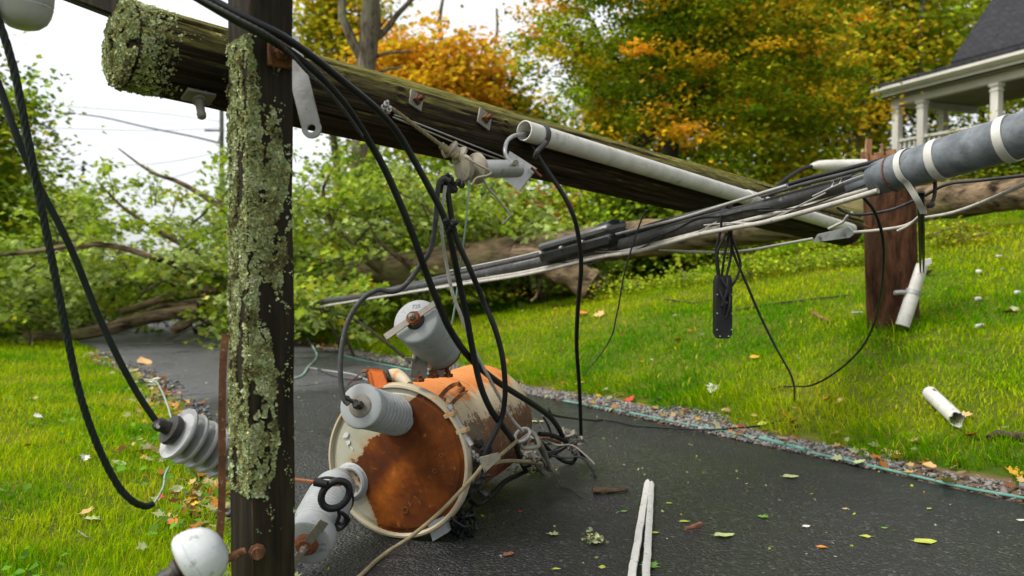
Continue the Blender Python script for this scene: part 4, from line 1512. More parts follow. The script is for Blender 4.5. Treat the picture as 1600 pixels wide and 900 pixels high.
# small bright clamp where the rope is tied off
p, nrm = log_hit(604, 166)
cl = MB()
for k, (dx, dy) in enumerate(((-5, 0), (3, 4), (-1, -5))):
    a = at(604 + dx, 168 + dy, (p - CAMP).dot(FWD) - 0.02)
    cl.lathe(a, Vector((0.4, -0.8, 0.3)), [(-0.012, 0.008), (-0.01, 0.0105), (0.006, 0.0105), (0.008, 0.006), (0.022, 0.0055)], 6)
cl.build('wire_clamp', M['galv'], pole)

# ---- conduit strapped along the pole
cond = thing('conduit_pipe', 'long white plastic conduit running along the fallen pole', 'conduit', at(820, 203, 3.33))
def beside_log(px, py, gap):
    """nearest distance along a sight line that keeps clear of the pole by gap"""
    dirv = at(px, py, 1.0) - CAMP
    d = 1.6
    while d < 8:
        q = LFI @ (CAMP + dirv * d)
        if math.hypot(q.y, q.z) <= log_r(q.x) + gap: break
        d += 0.004
    return CAMP + dirv * d


CA, CB = beside_log(819, 204, 0.043), beside_log(1330, 358, 0.043)
cax = (CB - CA).normalized()
clen = (CB - CA).length
m = MB()
ro, ri = 0.041, 0.0355
m.lathe(CA, cax, [(0.35, ri * 0.98), (0.0, ri), (-0.001, (ro + ri) / 2), (0.0, ro), (0.6, ro), (clen * 0.5, ro), (clen, ro), (clen + 0.001, ri), (clen - 0.3, ri * 0.9)], 28, True)
m.build('pipe', M['pvc'], cond)
k1 = CA + cax * (clen * 0.53)
MB().lathe(k1, cax, [(-0.001, ro), (0, ro + 0.005), (0.13, ro + 0.005), (0.135, ro)], 28, False).build('coupling', M['pvc'], cond)
MB().lathe(k1 + cax * 0.137, cax, [(0, ro + 0.002), (0, ro + 0.006), (0.03, ro + 0.006), (0.03, ro + 0.002)], 24, False).build('coupling_band', M['rubber_grey'], cond)
st_ = CA + cax * 0.10
mm = MB().lathe(st_, cax, [(-0.013, ro + 0.001), (-0.013, ro + 0.006), (0.013, ro + 0.006), (0.013, ro + 0.001)], 28, False)
mm.build('strap', M['rubber_grey'], cond)
zc = (CA - CAMP).dot(FWD)
pa = [(854, 222, zc + 0.01), (846, 230, zc), (839, 238, zc), (836, 246, zc + 0.02)]
MB().tube(path(pa, 4), [0.011] * 13, 8).build('strap_tail', M['rubber_grey'], cond)

# ------------------------------------------------------------------ the crossarm that now stands upright
cN = Vector((0.637, -0.770, 0)).normalized()          # front face
cA = Vector((-cN.y, cN.x, 0))                          # along the front face, to the right
ccen = at(408, 420, 2.17)
HW, HD = 0.064, 0.073
ARM_TOP, ARM_BOT = 2.45, float(height(ccen.x, ccen.y)) - 0.01
arm_o = thing('crossarm', 'upright dark wooden crossarm crusted with pale green lichen in front of the pole', 'crossarm', Vector((ccen.x, ccen.y, ARM_BOT)))


def arm_pt(u, v, z):
    """u along the front face, v towards the viewer"""
    t = (z - ARM_BOT) / (ARM_TOP - ARM_BOT)
    lean = (t - 0.4) * 0.006
    return Vector((ccen.x + lean, ccen.y, 0)) + cA * u + cN * v + Vector((0, 0, z))


m = MB()
vs, fs = [], []
prof = []
bv = 0.009
for (a, b) in (((-HW, HD), (HW, HD)), ((HW, HD), (HW, -HD)), ((HW, -HD), (-HW, -HD)), ((-HW, -HD), (-HW, HD))):
    va, vb = Vector(a), Vector(b)
    d = (vb - va).normalized()
    for q in range(9):
        prof.append(va + d * bv + (vb - va - d * 2 * bv) * (q / 8))
np_ = len(prof)
nz_ = 150
for i in range(nz_ + 1):
    z = ARM_BOT + (ARM_TOP - ARM_BOT) * i / nz_
    for p2 in prof:
        e = 0.0022 * mnoise.noise(Vector((p2.x * 60, p2.y * 60, z * 3))) + 0.0018 * mnoise.noise(Vector((p2.x * 20, p2.y * 20, z * 9 + 5)))
        crack = abs(mnoise.noise(Vector((p2.x * 22 + 4, p2.y * 22, z * 0.9))))
        e -= 0.004 * max(0, 0.08 - crack) / 0.08
        s_ = 1 + e / 0.065
        vs.append(arm_pt(p2.x * s_, p2.y * s_, z))
for i in range(nz_):
    for k in range(np_):
        a, b = i * np_ + k, i * np_ + (k + 1) % np_
        fs.append((a, b, b + np_, a + np_))
fs.append(tuple(range(np_ - 1, -1, -1)))
fs.append(tuple(nz_ * np_ + k for k in range(np_)))
m.add(vs, fs)
m.build('beam', M['armwood'], arm_o, frm=Matrix.Translation(Vector((ccen.x, ccen.y, ARM_BOT))), ang=50)
# lichen on the left face and spreading over the front
P, Q = [], []
zy = lambda z: 420 - (z - CAM_Z) / 2.17 * FPX
tries = 0
while len(P) < 26000 and tries < 220000:
    tries += 1
    z = random.uniform(0.45, 1.66)
    y = zy(z)
    ext = np.interp(y, [70, 95, 150, 200, 260, 330, 400, 440, 480, 520, 560, 640, 700, 760, 790], [0.0, 0.14, 0.34, 0.68, 0.88, 0.92, 0.85, 0.70, 0.52, 0.42, 0.55, 0.60, 0.52, 0.42, 0.0])
    if y > 790 or y < 72: continue
    mask = mnoise.noise(Vector((z * 9, 3.3, 1.0)))
    if random.random() < 0.46:
        v = random.uniform(-HD + 0.004, HD - 0.002)
        if y < 330 and mnoise.noise(Vector((v * 26, z * 5, 8))) + 0.6 * mnoise.noise(Vector((v * 70, z * 45, 8))) < -0.08: continue
        if y > 330 and mnoise.noise(Vector((v * 22, z * 7, 8))) + 0.6 * mnoise.noise(Vector((v * 70, z * 45, 8))) < -0.2: continue
        P.append(arm_pt(-HW - 0.001, v, z))
        Q.append(-cA)
    else:
        f = random.random()
        if f > ext + 0.22 * mnoise.noise(Vector((z * 16, f * 3, 2))): continue
        u = -HW + 2 * HW * f
        nm = mnoise.noise(Vector((u * 26, z * 8, 4))) + 0.55 * mnoise.noise(Vector((u * 75, z * 50, 4)))
        if nm < -0.24: continue
        if 440 < y < 510 and f > 0.2 and nm < 0.12: continue
        P.append(arm_pt(u, HD + 0.001, z))
        Q.append(cN)
flakes('lichen', P, Q, 0.0034, arm_o, 6)
P, Q = [], []
for k in range(2600):
    z = random.uniform(0.35, 1.66)
    u = -HW + 2 * HW * random.random() ** 1.35
    if mnoise.noise(Vector((u * 34, z * 14, 14))) < 0.12: continue
    P.append(arm_pt(u, HD + 0.0005, z))
    Q.append(cN)
flakes('lichen_specks', P, Q, 0.003, arm_o, 8)
# curved washer and nut near the top
pz = CAM_Z + (420 - 86) / FPX * 2.12
wo = MB().box(arm_pt(0.020, HD + 0.006, pz), (cA, UP, cN), (0.033, 0.037, 0.005), 0.003).build('square_washer', M['rusty'], arm_o)
m = MB()
m.lathe(arm_pt(0.022, HD + 0.0115, pz), cN, [(0, 0.020), (0.016, 0.020), (0.018, 0.016)], 6)
m.build('nut', M['rusty'], wo)
MB().rod(arm_pt(0.022, HD + 0.03, pz), arm_pt(0.022, HD + 0.055, pz), 0.0105, 0.0095, 10).build('bolt_end', M['rusty'], wo)
m = MB()
for s_ in (-1, 1):
    pts = [arm_pt(0.020 + s_ * (0.030 - 0.004 * abs(q)), HD + 0.013, pz + 0.034 * q) for q in (-1, -0.5, 0, 0.5, 1)]
    m.tube(pts, 0.005, 6)
m.build('washer_lip', M['rusty'], wo)


# flat bands
def band(mb, pts, side, w, t):
    """flat strap along pts; side = width direction"""
    n = len(pts)
    vs, fs = [], []
    for i, p in enumerate(pts):
        d = (pts[min(i + 1, n - 1)] - pts[max(i - 1, 0)]).normalized()
        s_ = (side - d * side.dot(d)).normalized()
        nn = d.cross(s_)
        for a, b in ((-1, -1), (1, -1), (1, 1), (-1, 1)):
            vs.append(p + s_ * (a * w / 2) + nn * (b * t / 2))
    for i in range(n - 1):
        for k in range(4):
            a, b = i * 4 + k, i * 4 + (k + 1) % 4
            fs.append((a, b, b + 4, a + 4))
    fs.append((3, 2, 1, 0))
    fs.append(tuple((n - 1) * 4 + k for k in range(4)))
    return mb.add(vs, fs)


sv = (-cA * 0.25 + cN * 0.97)
band(MB(), path([(353, 522, 2.115), (349, 560, 2.10), (347, 640, 2.09), (347, 740, 2.09), (346, 800, 2.09), (343, 838, 2.085), (340, 868, 2.08)], 6), RGT * 0.9 + Vector((0, 0.42, 0)), 0.019, 0.004).build('bowed_strap', M['rusty'], arm_o)
# eye bolt at the foot
eb = MB()
q0 = arm_pt(-HW * 0.7, HD, CAM_Z + (420 - 862) / FPX * 2.1)
eb.lathe(q0, cN * 0.9 - cA * 0.3, [(0, 0.022), (0.008, 0.022), (0.01, 0.016), (0.024, 0.016)], 8)
eb.tube(path([(380, 862, 2.06), (366, 868, 2.03), (350, 876, 2.02), (336, 884, 2.0)], 5), 0.0105, 10)
eb.build('eye_bolt', M['rusty'], arm_o)

# flat steel brace hanging between crossarm and pole
brc = thing('steel_brace', 'flat galvanised steel brace with a hole in its rounded end beside the crossarm', 'brace', at(487, 201, 2.3))
a, b = at(452, 60, 2.33), at(487, 201, 2.30)
dd = (b - a).normalized()
sd = Vector((dd.z, 0, -dd.x)).normalized()
nn = dd.cross(sd).normalized()
w2 = 0.0285
m = MB()
m.box((a + b - dd * 0.012) / 2, (dd, sd, nn), ((b - a).length / 2 - 0.006, w2 * 0.98, 0.0042), 0.002)
ring = []
for k in range(28):
    an = 2 * math.pi * k / 28
    e = dd * math.cos(an) + sd * math.sin(an)
    for r_, h_ in ((w2, -0.0044), (w2, 0.0044), (0.0125, 0.0044), (0.0125, -0.0044)):
        ring.append(b + e * r_ + nn * h_)
fs = []
for k in range(28):
    for q in range(4):
        i0, i1 = k * 4 + q, k * 4 + (q + 1) % 4
        j0, j1 = ((k + 1) % 28) * 4 + q, ((k + 1) % 28) * 4 + (q + 1) % 4
        fs.append((i0, i1, j1, j0))
m.add(ring, fs)
m.build('flat_bar', M['galv'], brc)

# ------------------------------------------------------------------ dark timber behind the end of the pole
a, b = at(40, -40, 2.42), at(215, 26, 2.36)
dd = (b - a).normalized()
sd = Vector((0, 1, 0))
sd = (sd - dd * sd.dot(dd)).normalized()
o = MB().box((a + b) / 2, (dd, sd, dd.cross(sd)), ((b - a).length / 2, 0.05, 0.028), 0.006).build('timber', M['armwood'], origin=(a + b) / 2)
tag(o, 'short dark timber sticking out behind the lichen covered end of the pole', 'timber')

# ------------------------------------------------------------------ insulators at the left
# grey bell hanging into the top left corner
q = at(36, -46, 2.0)
ib = thing('insulator', 'smooth grey bell shaped insulator hanging into the top left corner', 'insulator', q)
m = MB()
m.lathe(at(38, 46, 2.0), UP, [(0.0, 0.002), (0.001, 0.02), (0.006, 0.036), (0.018, 0.051), (0.034, 0.060), (0.055, 0.0655), (0.058, 0.0640), (0.062, 0.0665), (0.085, 0.068), (0.11, 0.064), (0.125, 0.05), (0.14, 0.03)], 40)
m.build('bell', M['porcelain_grey'], ib)
MB().lathe(at(38, 46, 2.0) + UP * 0.13, UP, [(0, 0.034), (0.05, 0.034), (0.055, 0.02), (0.12, 0.016)], 20).build('cap', M['dull_steel'], ib)

# string of porcelain sheds beside the crossarm, hung on the black cable
a, b = at(268, 672, 2.40), at(372, 722, 2.55)
sx = (b - a).normalized()
si = thing('insulator', 'grey porcelain insulator with stacked sheds hanging left of the crossarm', 'insulator', a)
q = (b - a).length
m = MB()
prof = [(0.012, 0.02)]
x = 0.016
for k in range(6):
    rr = 0.083 - 0.002 * k
    prof += [(x, 0.034), (x + 0.010, rr * 0.80), (x + 0.004, rr * 0.97), (x + 0.010, rr), (x + 0.018, rr * 0.97), (x + 0.027, rr * 0.72), (x + 0.034, rr * 0.45), (x + 0.038, 0.034)]
    x += 0.040
m.lathe(a, sx, prof + [(x + 0.02, 0.03)], 40)
m.build('sheds', M['porcelain_grey'], si)
MB().lathe(a, sx, [(-0.012, 0.03), (-0.01, 0.044), (0.0, 0.047), (0.010, 0.044), (0.012, 0.03)], 28).build('collar', M['dark_iron'], si)
m = MB()
m.lathe(a - sx * 0.05, sx, [(0, 0.014), (0.012, 0.018), (0.04, 0.021)], 16)
m.blob(at(250, 664, 2.395), Vector((0.022, 0.020, 0.020)), 4, 0.2, 14, 9)
cap = m.build('clevis', M['dark_iron'], si)
MB().lathe(at(249, 666, 2.37), Vector((0.1, -1, 0.1)), [(-0.01, 0.010), (0.004, 0.010), (0.006, 0.006), (0.012, 0.006)], 6).build('bolt', M['galv'], cap)

# white porcelain dome at the foot of the crossarm
a, b = at(346, 848, 2.02), at(274, 896, 1.98)
dx = (b - a).normalized()
pi_ = thing('insulator', 'glossy white porcelain dome with rusty collar at the foot of the crossarm', 'insulator', a)
m = MB()
m.lathe(a, dx, [(-0.006, 0.004), (-0.003, 0.0276), (0.006, 0.0460), (0.022, 0.0626), (0.045, 0.0736), (0.066, 0.0787), (0.069, 0.0768), (0.072, 0.0791), (0.084, 0.0782), (0.094, 0.0718), (0.100, 0.0607), (0.102, 0.052), (0.098, 0.044), (0.094, 0.036)], 56)
m.build('dome', M['porcelain'], pi_)
MB().lathe(a + dx * 0.095, dx, [(0, 0.047), (0.010, 0.043), (0.012, 0.036), (0.0, 0.03)], 36, False).build('collar_ring', M['rusty'], pi_)
m = MB()
m.lathe(a + dx * 0.092, dx, [(0, 0.034), (0.012, 0.034), (0.014, 0.029), (0.020, 0.033), (0.030, 0.031), (0.032, 0.025), (0.045, 0.023), (0.055, 0.027), (0.085, 0.02), (0.09, 0.008)], 24)
m.build('fitting', M['dark_iron'], pi_)

# ------------------------------------------------------------------ spool rack on the pole
rk_ = thing('insulator_rack', 'steel arm with triangular plate and two grimy spool insulators on the pole', 'insulator rack', at(805, 265, 3.10))
pts = [(796, 236, 3.05), (838, 263, 3.09), (811, 299, 3.03), (783, 276, 2.98)]
MB().prism([at(*p) for p in pts], Vector((0.004, 0.010, 0.0))).build('plate', M['galv'], rk_)
ra, rb_ = at(812, 264, 3.05), at(726, 263, 2.87)
rx = (rb_ - ra).normalized()
rl = (rb_ - ra).length
MB().lathe(ra, rx, [(0, 0.024), (0.004, 0.031), (0.02, 0.034), (rl * 0.72, 0.033), (rl * 0.73, 0.026)], 24).build('arm', M['galv'], rk_)
m = MB()
m.lathe(ra + rx * (rl * 0.74), rx, [(0, 0.03), (0.003, 0.052), (0.012, 0.058), (0.022, 0.056), (0.028, 0.040), (0.034, 0.028), (0.05, 0.026), (0.058, 0.034), (0.062, 0.046), (0.07, 0.050), (0.082, 0.046), (0.086, 0.02)], 32)
m.build('spool', M['old_ceramic'], rk_)
m = MB()
m.lathe(at(722, 246, 2.90), rx * 0.8 + Vector((0.1, 0.3, 0.4)), [(0, 0.02), (0.003, 0.036), (0.012, 0.040), (0.02, 0.034), (0.028, 0.024), (0.04, 0.024), (0.046, 0.034), (0.054, 0.036), (0.06, 0.02)], 28)
m.build('spool', M['old_ceramic'], rk_)
MB().rod(at(806, 254, 3.02), at(806, 254, 2.97), 0.012, 0.012, 6).build('bolt', M['dull_steel'], rk_)
MB().rod(at(830, 262, 3.06), at(846, 276, 3.07), 0.006, 0.005, 6).build('bolt', M['rusty'], rk_)
m = MB()
m.tube(path([(727, 246, 2.82), (748, 258, 2.83), (766, 268, 2.85), (762, 274, 2.84), (745, 278, 2.83), (738, 288, 2.83)], 5), 0.0042, 7)
m.build('tie_wire', M['old_ceramic'], rk_)
# clamp cluster below the spools
m = MB()
for k in range(16):
    p = at(702 + random.uniform(-15, 22), 287 + random.uniform(-9, 9), 2.86 + random.uniform(-0.03, 0.03))
    ax_ = Vector((random.uniform(-1, 1), random.uniform(-1, 0.2), random.uniform(-0.6, 0.6)))
    m.lathe(p, ax_, [(-0.014, 0.006), (-0.012, 0.012), (0.006, 0.012), (0.007, 0.007), (0.024, 0.006)], 6)
m.build('bolt_clamps', M['dark_iron'], rk_)

# ------------------------------------------------------------------ the rusty transformer
TAZ = R(18)
TAX = Vector((math.sin(TAZ), math.cos(TAZ), 0.0)).normalized()
TC = at(622, 718, 3.10)
TC.z = 0.304
TFR = frame(TC, TAX)                                    # local x into the tank, y to the left, z up
TFI = TFR.inverted()
TY = (TFR.to_3x3() @ Vector((0, 1, 0)))


def T(x, y, z): return TFR @ Vector((x, y, z))


def lid_pt(px, py, x=-0.012):
    """where a pixel meets the plane of the lid"""
    dirv = at(px, py, 1.0) - CAMP
    o_ = T(x, 0, 0)
    d = (o_ - CAMP).dot(TAX) / dirv.dot(TAX)
    return CAMP + dirv * d


def tank_hit(px, py, r=0.272):
    dirv = at(px, py, 1.0) - CAMP
    d = 2.6
    while d < 5.0:
        p = CAMP + dirv * d
        q = TFI @ p
        if q.x > 0.0 and math.hypot(q.y, q.z) <= r: break
        d += 0.003
    q = TFI @ p
    return p, (TFR.to_3x3() @ Vector((0, q.y, q.z))).normalized()


def smooth_range(t, v, a, b, lo=0.0, hi=1.0):
    mr = t.n('ShaderNodeMapRange', interpolation_type='SMOOTHSTEP')
    mr.inputs[1].default_value = a
    mr.inputs[2].default_value = b
    mr.inputs[3].default_value = lo
    mr.inputs[4].default_value = hi
    t.l(v, mr.inputs[0])
    return mr.outputs[0]


def make_lid():
    t = NT('rusted_lid_paint')
    v = t.coord('Object')
    s = t.sep(v)
    n1 = t.noise(v, 9.0, 7.0, 0.65)
    n2 = t.noise(v, 34.0, 5.0, 0.65)
    n3 = t.noise(v, 3.4, 4.0, 0.6)
    zz = t.math('ADD', s[2], 0.03)
    bb = t.math('SUBTRACT', 0.20, t.math('ADD', t.math('MULTIPLY', t.math('MAXIMUM', zz, 0.0), 0.95), t.math('MULTIPLY', t.math('MAXIMUM', t.math('MULTIPLY', zz, -1.0), 0.0), 0.55)))
    e = t.math('ADD', t.math('SUBTRACT', bb, s[1]), t.math('ADD', t.math('MULTIPLY', t.math('SUBTRACT', n1, 0.5), 0.16), t.math('MULTIPLY', t.math('SUBTRACT', n2, 0.5), 0.06)))
    rust = smooth_range(t, e, -0.004, 0.006)
    halo = smooth_range(t, e, -0.05, 0.02)
    cream = t.mix(t.ramp(n1, [(0.4, 0.0), (0.75, 1.0)]), lin(0.40, 0.385, 0.30), lin(0.31, 0.295, 0.22))
    cream = t.mix(t.math('MULTIPLY', halo, 0.75), cream, lin(0.34, 0.21, 0.075))
    rc = t.ramp(n1, [(0.25, lin(0.035, 0.012, 0.006)), (0.46, lin(0.15, 0.042, 0.009)), (0.66, lin(0.27, 0.078, 0.012)), (0.84, lin(0.45, 0.15, 0.018))])
    rc = t.mix(t.ramp(n3, [(0.42, 0.75), (0.62, 0.0)]), rc, lin(0.060, 0.020, 0.010))
    rc = t.mix(t.ramp(n2, [(0.62, 0.0), (0.75, 0.55)]), rc, lin(0.42, 0.17, 0.04))
    col = t.mix(rust, cream, rc)
    h = t.math('ADD', t.math('MULTIPLY', rust, t.math('MULTIPLY', n2, 0.9)), t.math('MULTIPLY', n1, 0.2))
    t.bump(h, 0.35, 0.006)
    rg = t.mix(rust, (0.38, 0.38, 0.38, 1), (0.62, 0.62, 0.62, 1))
    return t.set(Base_Color=col, Roughness=rg, Specular_IOR_Level=t.mix(rust, (0.4, 0.4, 0.4, 1), (0.06, 0.06, 0.06, 1)))


def make_tank():
    t = NT('peeling_tank_paint')
    v = t.coord('Object')
    s = t.sep(v)
    n1 = t.noise(v, 6.0, 7.0, 0.68)
    n2 = t.noise(v, 38.0, 6.0, 0.7)
    nst = t.noise(t.coord('Object', (9, 2.0, 2.0)), 2.2, 6.0, 0.65)
    cream = t.mix(n1, lin(0.50, 0.40, 0.25), lin(0.40, 0.345, 0.24))
    # orange rust lies along the top of the tank
    e = t.math('ADD', t.math('ADD', s[2], t.math('MULTIPLY', t.math('SUBTRACT', n1, 0.5), 0.20)), t.math('MULTIPLY', t.math('SUBTRACT', nst, 0.5), 0.12))
    orange = t.mix(t.ramp(n1, [(0.35, 0.0), (0.7, 1.0)]), lin(0.55, 0.16, 0.03), lin(0.60, 0.26, 0.075))
    col = t.mix(smooth_range(t, e, 0.19, 0.22, 0.0, 0.95), cream, orange)
    # brown, scraped flank and belly
    e2 = t.math('ADD', t.math('MULTIPLY', s[2], -1.0), t.math('ADD', t.math('MULTIPLY', t.math('SUBTRACT', n1, 0.5), 0.22), t.math('MULTIPLY', t.math('SUBTRACT', n2, 0.5), 0.22)))
    e2 = t.math('SUBTRACT', e2, t.math('MULTIPLY', s[0], 0.06))
    brown = t.mix(n2, lin(0.085, 0.045, 0.03), lin(0.17, 0.085, 0.05))
    brown = t.mix(t.ramp(n2, [(0.6, 0.0), (0.7, 0.8)]), brown, lin(0.40, 0.31, 0.22))
    col = t.mix(smooth_range(t, e2, -0.15, -0.128), col, brown)
    # grey green bare primer towards the lid
    col = t.mix(t.math('MULTIPLY', smooth_range(t, s[0], 0.34, 0.14), t.math('MULTIPLY', smooth_range(t, s[2], 0.15, 0.10), t.ramp(n1, [(0.36, 0.0), (0.55, 0.75)]))), col, lin(0.135, 0.12, 0.085))
    col = t.mix(smooth_range(t, s[2], -0.10, -0.16, 0.0, 0.9), col, lin(0.22, 0.055, 0.022))
    chip = t.noise(v, 70.0, 6.0, 0.75)
    run = t.noise(t.coord('Object', (14, 3.0, 1.2)), 2.0, 6.0, 0.7)
    col = t.mix(t.ramp(run, [(0.56, 0.0), (0.62, 0.65)]), col, lin(0.30, 0.10, 0.03))
    col = t.mix(t.ramp(chip, [(0.61, 0.0), (0.635, 0.85)]), col, lin(0.075, 0.035, 0.02))
    col = t.mix(t.math('MULTIPLY', t.ramp(t.noise(v, 26.0, 7.0, 0.72), [(0.6, 0.0), (0.62, 0.8)]), smooth_range(t, s[2], 0.2, 0.1)), col, lin(0.46, 0.40, 0.29))
    t.bump(t.math('ADD', n2, t.math('MULTIPLY', n1, 1.5)), 0.45, 0.006)
    return t.set(Base_Color=col, Roughness=t.ramp(n1, [(0.3, 0.5), (0.7, 0.75)]), Specular_IOR_Level=0.15)


M['lid'] = make_lid()
M['tank'] = make_tank()
M['rim'] = worn('cream_rim_rusting', lin(0.42, 0.38, 0.27), lin(0.38, 0.30, 0.18), 0.5, 7.0, 0.0, lin(0.45, 0.20, 0.05), 0.7, 0.2, 60)
M['orange_paint'] = worn('orange_rust_bracket', lin(0.62, 0.14, 0.02), lin(0.50, 0.11, 0.018), 0.5, 12.0, 0.0, lin(0.16, 0.055, 0.025), 0.7, 0.3, 60)
M['orange_lug2'] = worn('rusty_cream_lug', lin(0.40, 0.22, 0.09), lin(0.42, 0.33, 0.2), 0.6, 20.0, 0.0, lin(0.5, 0.2, 0.05), 0.7, 0.3, 60)
M['rust_red'] = worn('flaking_rust', lin(0.10, 0.035, 0.018), lin(0.24, 0.09, 0.035), 0.8, 20.0, 0.1, lin(0.36, 0.20, 0.10), 0.7, 0.5, 80)
M['ink'] = worn('faded_ink', lin(0.13, 0.145, 0.165), lin(0.22, 0.235, 0.245), 0.6, 60.0)
M['chalk'] = worn('white_paint_mark', lin(0.62, 0.63, 0.64), lin(0.45, 0.45, 0.42), 0.6, 50.0)
M['stamp'] = worn('pale_rust_lettering', lin(0.22, 0.085, 0.035), lin(0.09, 0.03, 0.012), 0.7, 50.0)

tr = thing('transformer', 'rusty pole transformer lying on its side on the driveway', 'transformer', Vector((TC.x, TC.y, 0.0)))
m = MB()
prof = [(0.0, 0.268), (0.02, 0.271)] + [(0.02 + 0.86 * i / 22, 0.272) for i in range(1, 23)] + [(0.90, 0.2715), (0.93, 0.267), (0.95, 0.256), (0.965, 0.236), (0.972, 0.205), (0.977, 0.15), (0.98, 0.02)]
n = 72
vs, fs = [], []
for (x, r_) in prof:
    for k in range(n):
        a = 2 * math.pi * k / n
        d_ = mnoise.noise(Vector((math.cos(a) * 1.6, math.sin(a) * 1.6, x * 3.0)))
        dd = 1 + 0.014 * d_
        # a dent on the upper right flank
        dq = ((a - 0.75 * math.pi + math.pi) % (2 * math.pi) - math.pi) / 0.5
        dd -= 0.035 * math.exp(-dq * dq - ((x - 0.30) / 0.16) ** 2)
        vs.append(T(x, math.cos(a) * r_ * dd, math.sin(a) * r_ * dd))
for i in range(len(prof) - 1):
    for k in range(n):
        a, b = i * n + k, i * n + (k + 1) % n
        fs.append((a, b, b + n, a + n))
fs.append(tuple((len(prof) - 1) * n + k for k in range(n)))
m.add(vs, fs)
m.build('tank', M['tank'], tr, frm=TFR)
# rim ring and lid
MB().lathe(T(0, 0, 0), TAX, [(0.0, 0.281), (-0.012, 0.283), (-0.020, 0.289), (-0.018, 0.297), (-0.006, 0.302), (0.018, 0.303), (0.030, 0.299), (0.036, 0.288), (0.036, 0.274)], 84, False).build('rim_band', M['rim'], tr, frm=TFR)
lid = MB().lathe(T(0, 0, 0), TAX, [(-0.004, 0.2815), (-0.006, 0.268), (-0.012, 0.262), (-0.016, 0.2), (-0.019, 0.1), (-0.020, 0.004)], 84, True).build('lid', M['lid'], tr, frm=TFR)


def letters(body, centre, right, up, h, mat, parent, name='lettering', depth=0.0008):
    cu = bpy.data.curves.new('t', 'FONT')
    cu.body = body
    cu.size = h
    cu.align_x = 'CENTER'
    cu.align_y = 'CENTER'
    cu.extrude = depth
    ob = bpy.data.objects.new('t', cu)
    COL.objects.link(ob)
    bpy.context.view_layer.update()
    me = bpy.data.meshes.new_from_object(ob.evaluated_get(bpy.context.evaluated_depsgraph_get()))
    bpy.data.objects.remove(ob)
    me.name = name
    me.materials.clear()
    me.materials.append(mat)
    o = bpy.data.objects.new(name, me)
    COL.objects.link(o)
    nn = right.cross(up)
    fr = Matrix(((right.x, up.x, nn.x, centre.x), (right.y, up.y, nn.y, centre.y), (right.z, up.z, nn.z, centre.z), (0, 0, 0, 1)))
    o.parent = parent
    o.matrix_basis = wloc(parent).inverted() @ fr
    return o


# faint stamped number climbing along the lid
txt = 'OF11-70-0'
p0, p1 = (633, 797), (690, 712)
for i, ch in enumerate(txt):
    f_ = i / (len(txt) - 1)
    px, py = p0[0] + (p1[0] - p0[0]) * f_ + 5 * math.sin(f_ * 3.1), p0[1] + (p1[1] - p0[1]) * f_ + 4 * math.sin(f_ * 3.1)
    an = R(52 + 10 * f_)
    rgt = -TY * math.cos(an) + UP * math.sin(an)
    upv = TY * math.sin(an) + UP * math.cos(an)
    letters(ch, lid_pt(px, py, -0.0195), rgt, upv, 0.034, M['stamp'], lid, 'stamped_letter', 0.0006)
# white paint remains near the left rim
m = MB()
for cx, cy, pts in ((540, 680, [(-5, 3), (-2, -3), (2, -6), (5, -3), (4, 2), (1, 4)]), (544, 692, [(-4, -3), (3, -4), (3, 1), (0, 3), (-1, 5)]), (549, 700, [(-2, -2), (0, -2), (3, 2), (2, 3)])):
    m.prism([lid_pt(cx + a, cy + b, -0.0185) for a, b in pts], -TAX * 0.0012)
m.build('paint_mark', M['chalk'], lid)
# bushing well with a loose terminal inside
wc = lid_pt(550, 752, -0.012)
well = MB().lathe(wc, -TAX, [(-0.004, 0.078), (0.003, 0.077), (0.006, 0.072), (0.012, 0.069), (0.020, 0.066), (0.024, 0.058), (0.022, 0.050), (0.010, 0.046), (-0.02, 0.043), (-0.04, 0.04)], 44, False).build('bushing_well', M['polymer'], tr)
MB().lathe(wc, TAX, [(0.004, 0.0), (0.004, 0.047), (0.006, 0.0475)], 30, False).build('well_floor', M['rubber'], well)
m = MB()
m.tube([wc - TAX * 0.003 + TY * 0.012 + UP * 0.02, wc - TAX * 0.03 + TY * 0.0 + UP * 0.012, wc - TAX * 0.03 - TY * 0.02 - UP * 0.004, wc - TAX * 0.006 - TY * 0.025 - UP * 0.016], 0.006, 8)
m.lathe(wc - TAX * 0.004, -TAX, [(0, 0.014), (0.012, 0.014), (0.014, 0.009), (0.024, 0.008)], 6)
m.build('terminal', M['galv'], well)

# high voltage bushing with ribs
ba, bb_ = lid_pt(620, 650, -0.010), at(563, 634, 2.77)
bx = (bb_ - ba).normalized()
bl = (bb_ - ba).length
prof = [(-0.01, 0.074), (0.004, 0.076), (0.010, 0.072)]
x = 0.014
k = 0
while x < bl - 0.07:
    prof += [(x, 0.049), (x + 0.010, 0.069), (x + 0.016, 0.0765), (x + 0.022, 0.0745), (x + 0.026, 0.049)]
    x += 0.033
prof += [(x, 0.069), (x + 0.006, 0.076), (bl - 0.012, 0.080), (bl - 0.004, 0.077), (bl, 0.070), (bl + 0.001, 0.04)]
bush = MB().lathe(ba, bx, prof, 56).build('bushing', M['polymer'], tr)
m = MB()
m.lathe(bb_ - bx * 0.001, bx, [(0, 0.041), (0.005, 0.041), (0.008, 0.036), (0.009, 0.01)], 30)
m.build('terminal_pad', M['dull_steel'], bush)
m = MB()
m.lathe(bb_ + bx * 0.008, bx, [(0, 0.016), (0.014, 0.016), (0.016, 0.010), (0.034, 0.010)], 6)
q = bb_ + bx * 0.024
m.lathe(q + UP * 0.004, Vector((-0.85, -0.3, 0.5)), [(-0.02, 0.011), (0.016, 0.011), (0.018, 0.007), (0.034, 0.007), (0.035, 0.011), (0.046, 0.011)], 8)
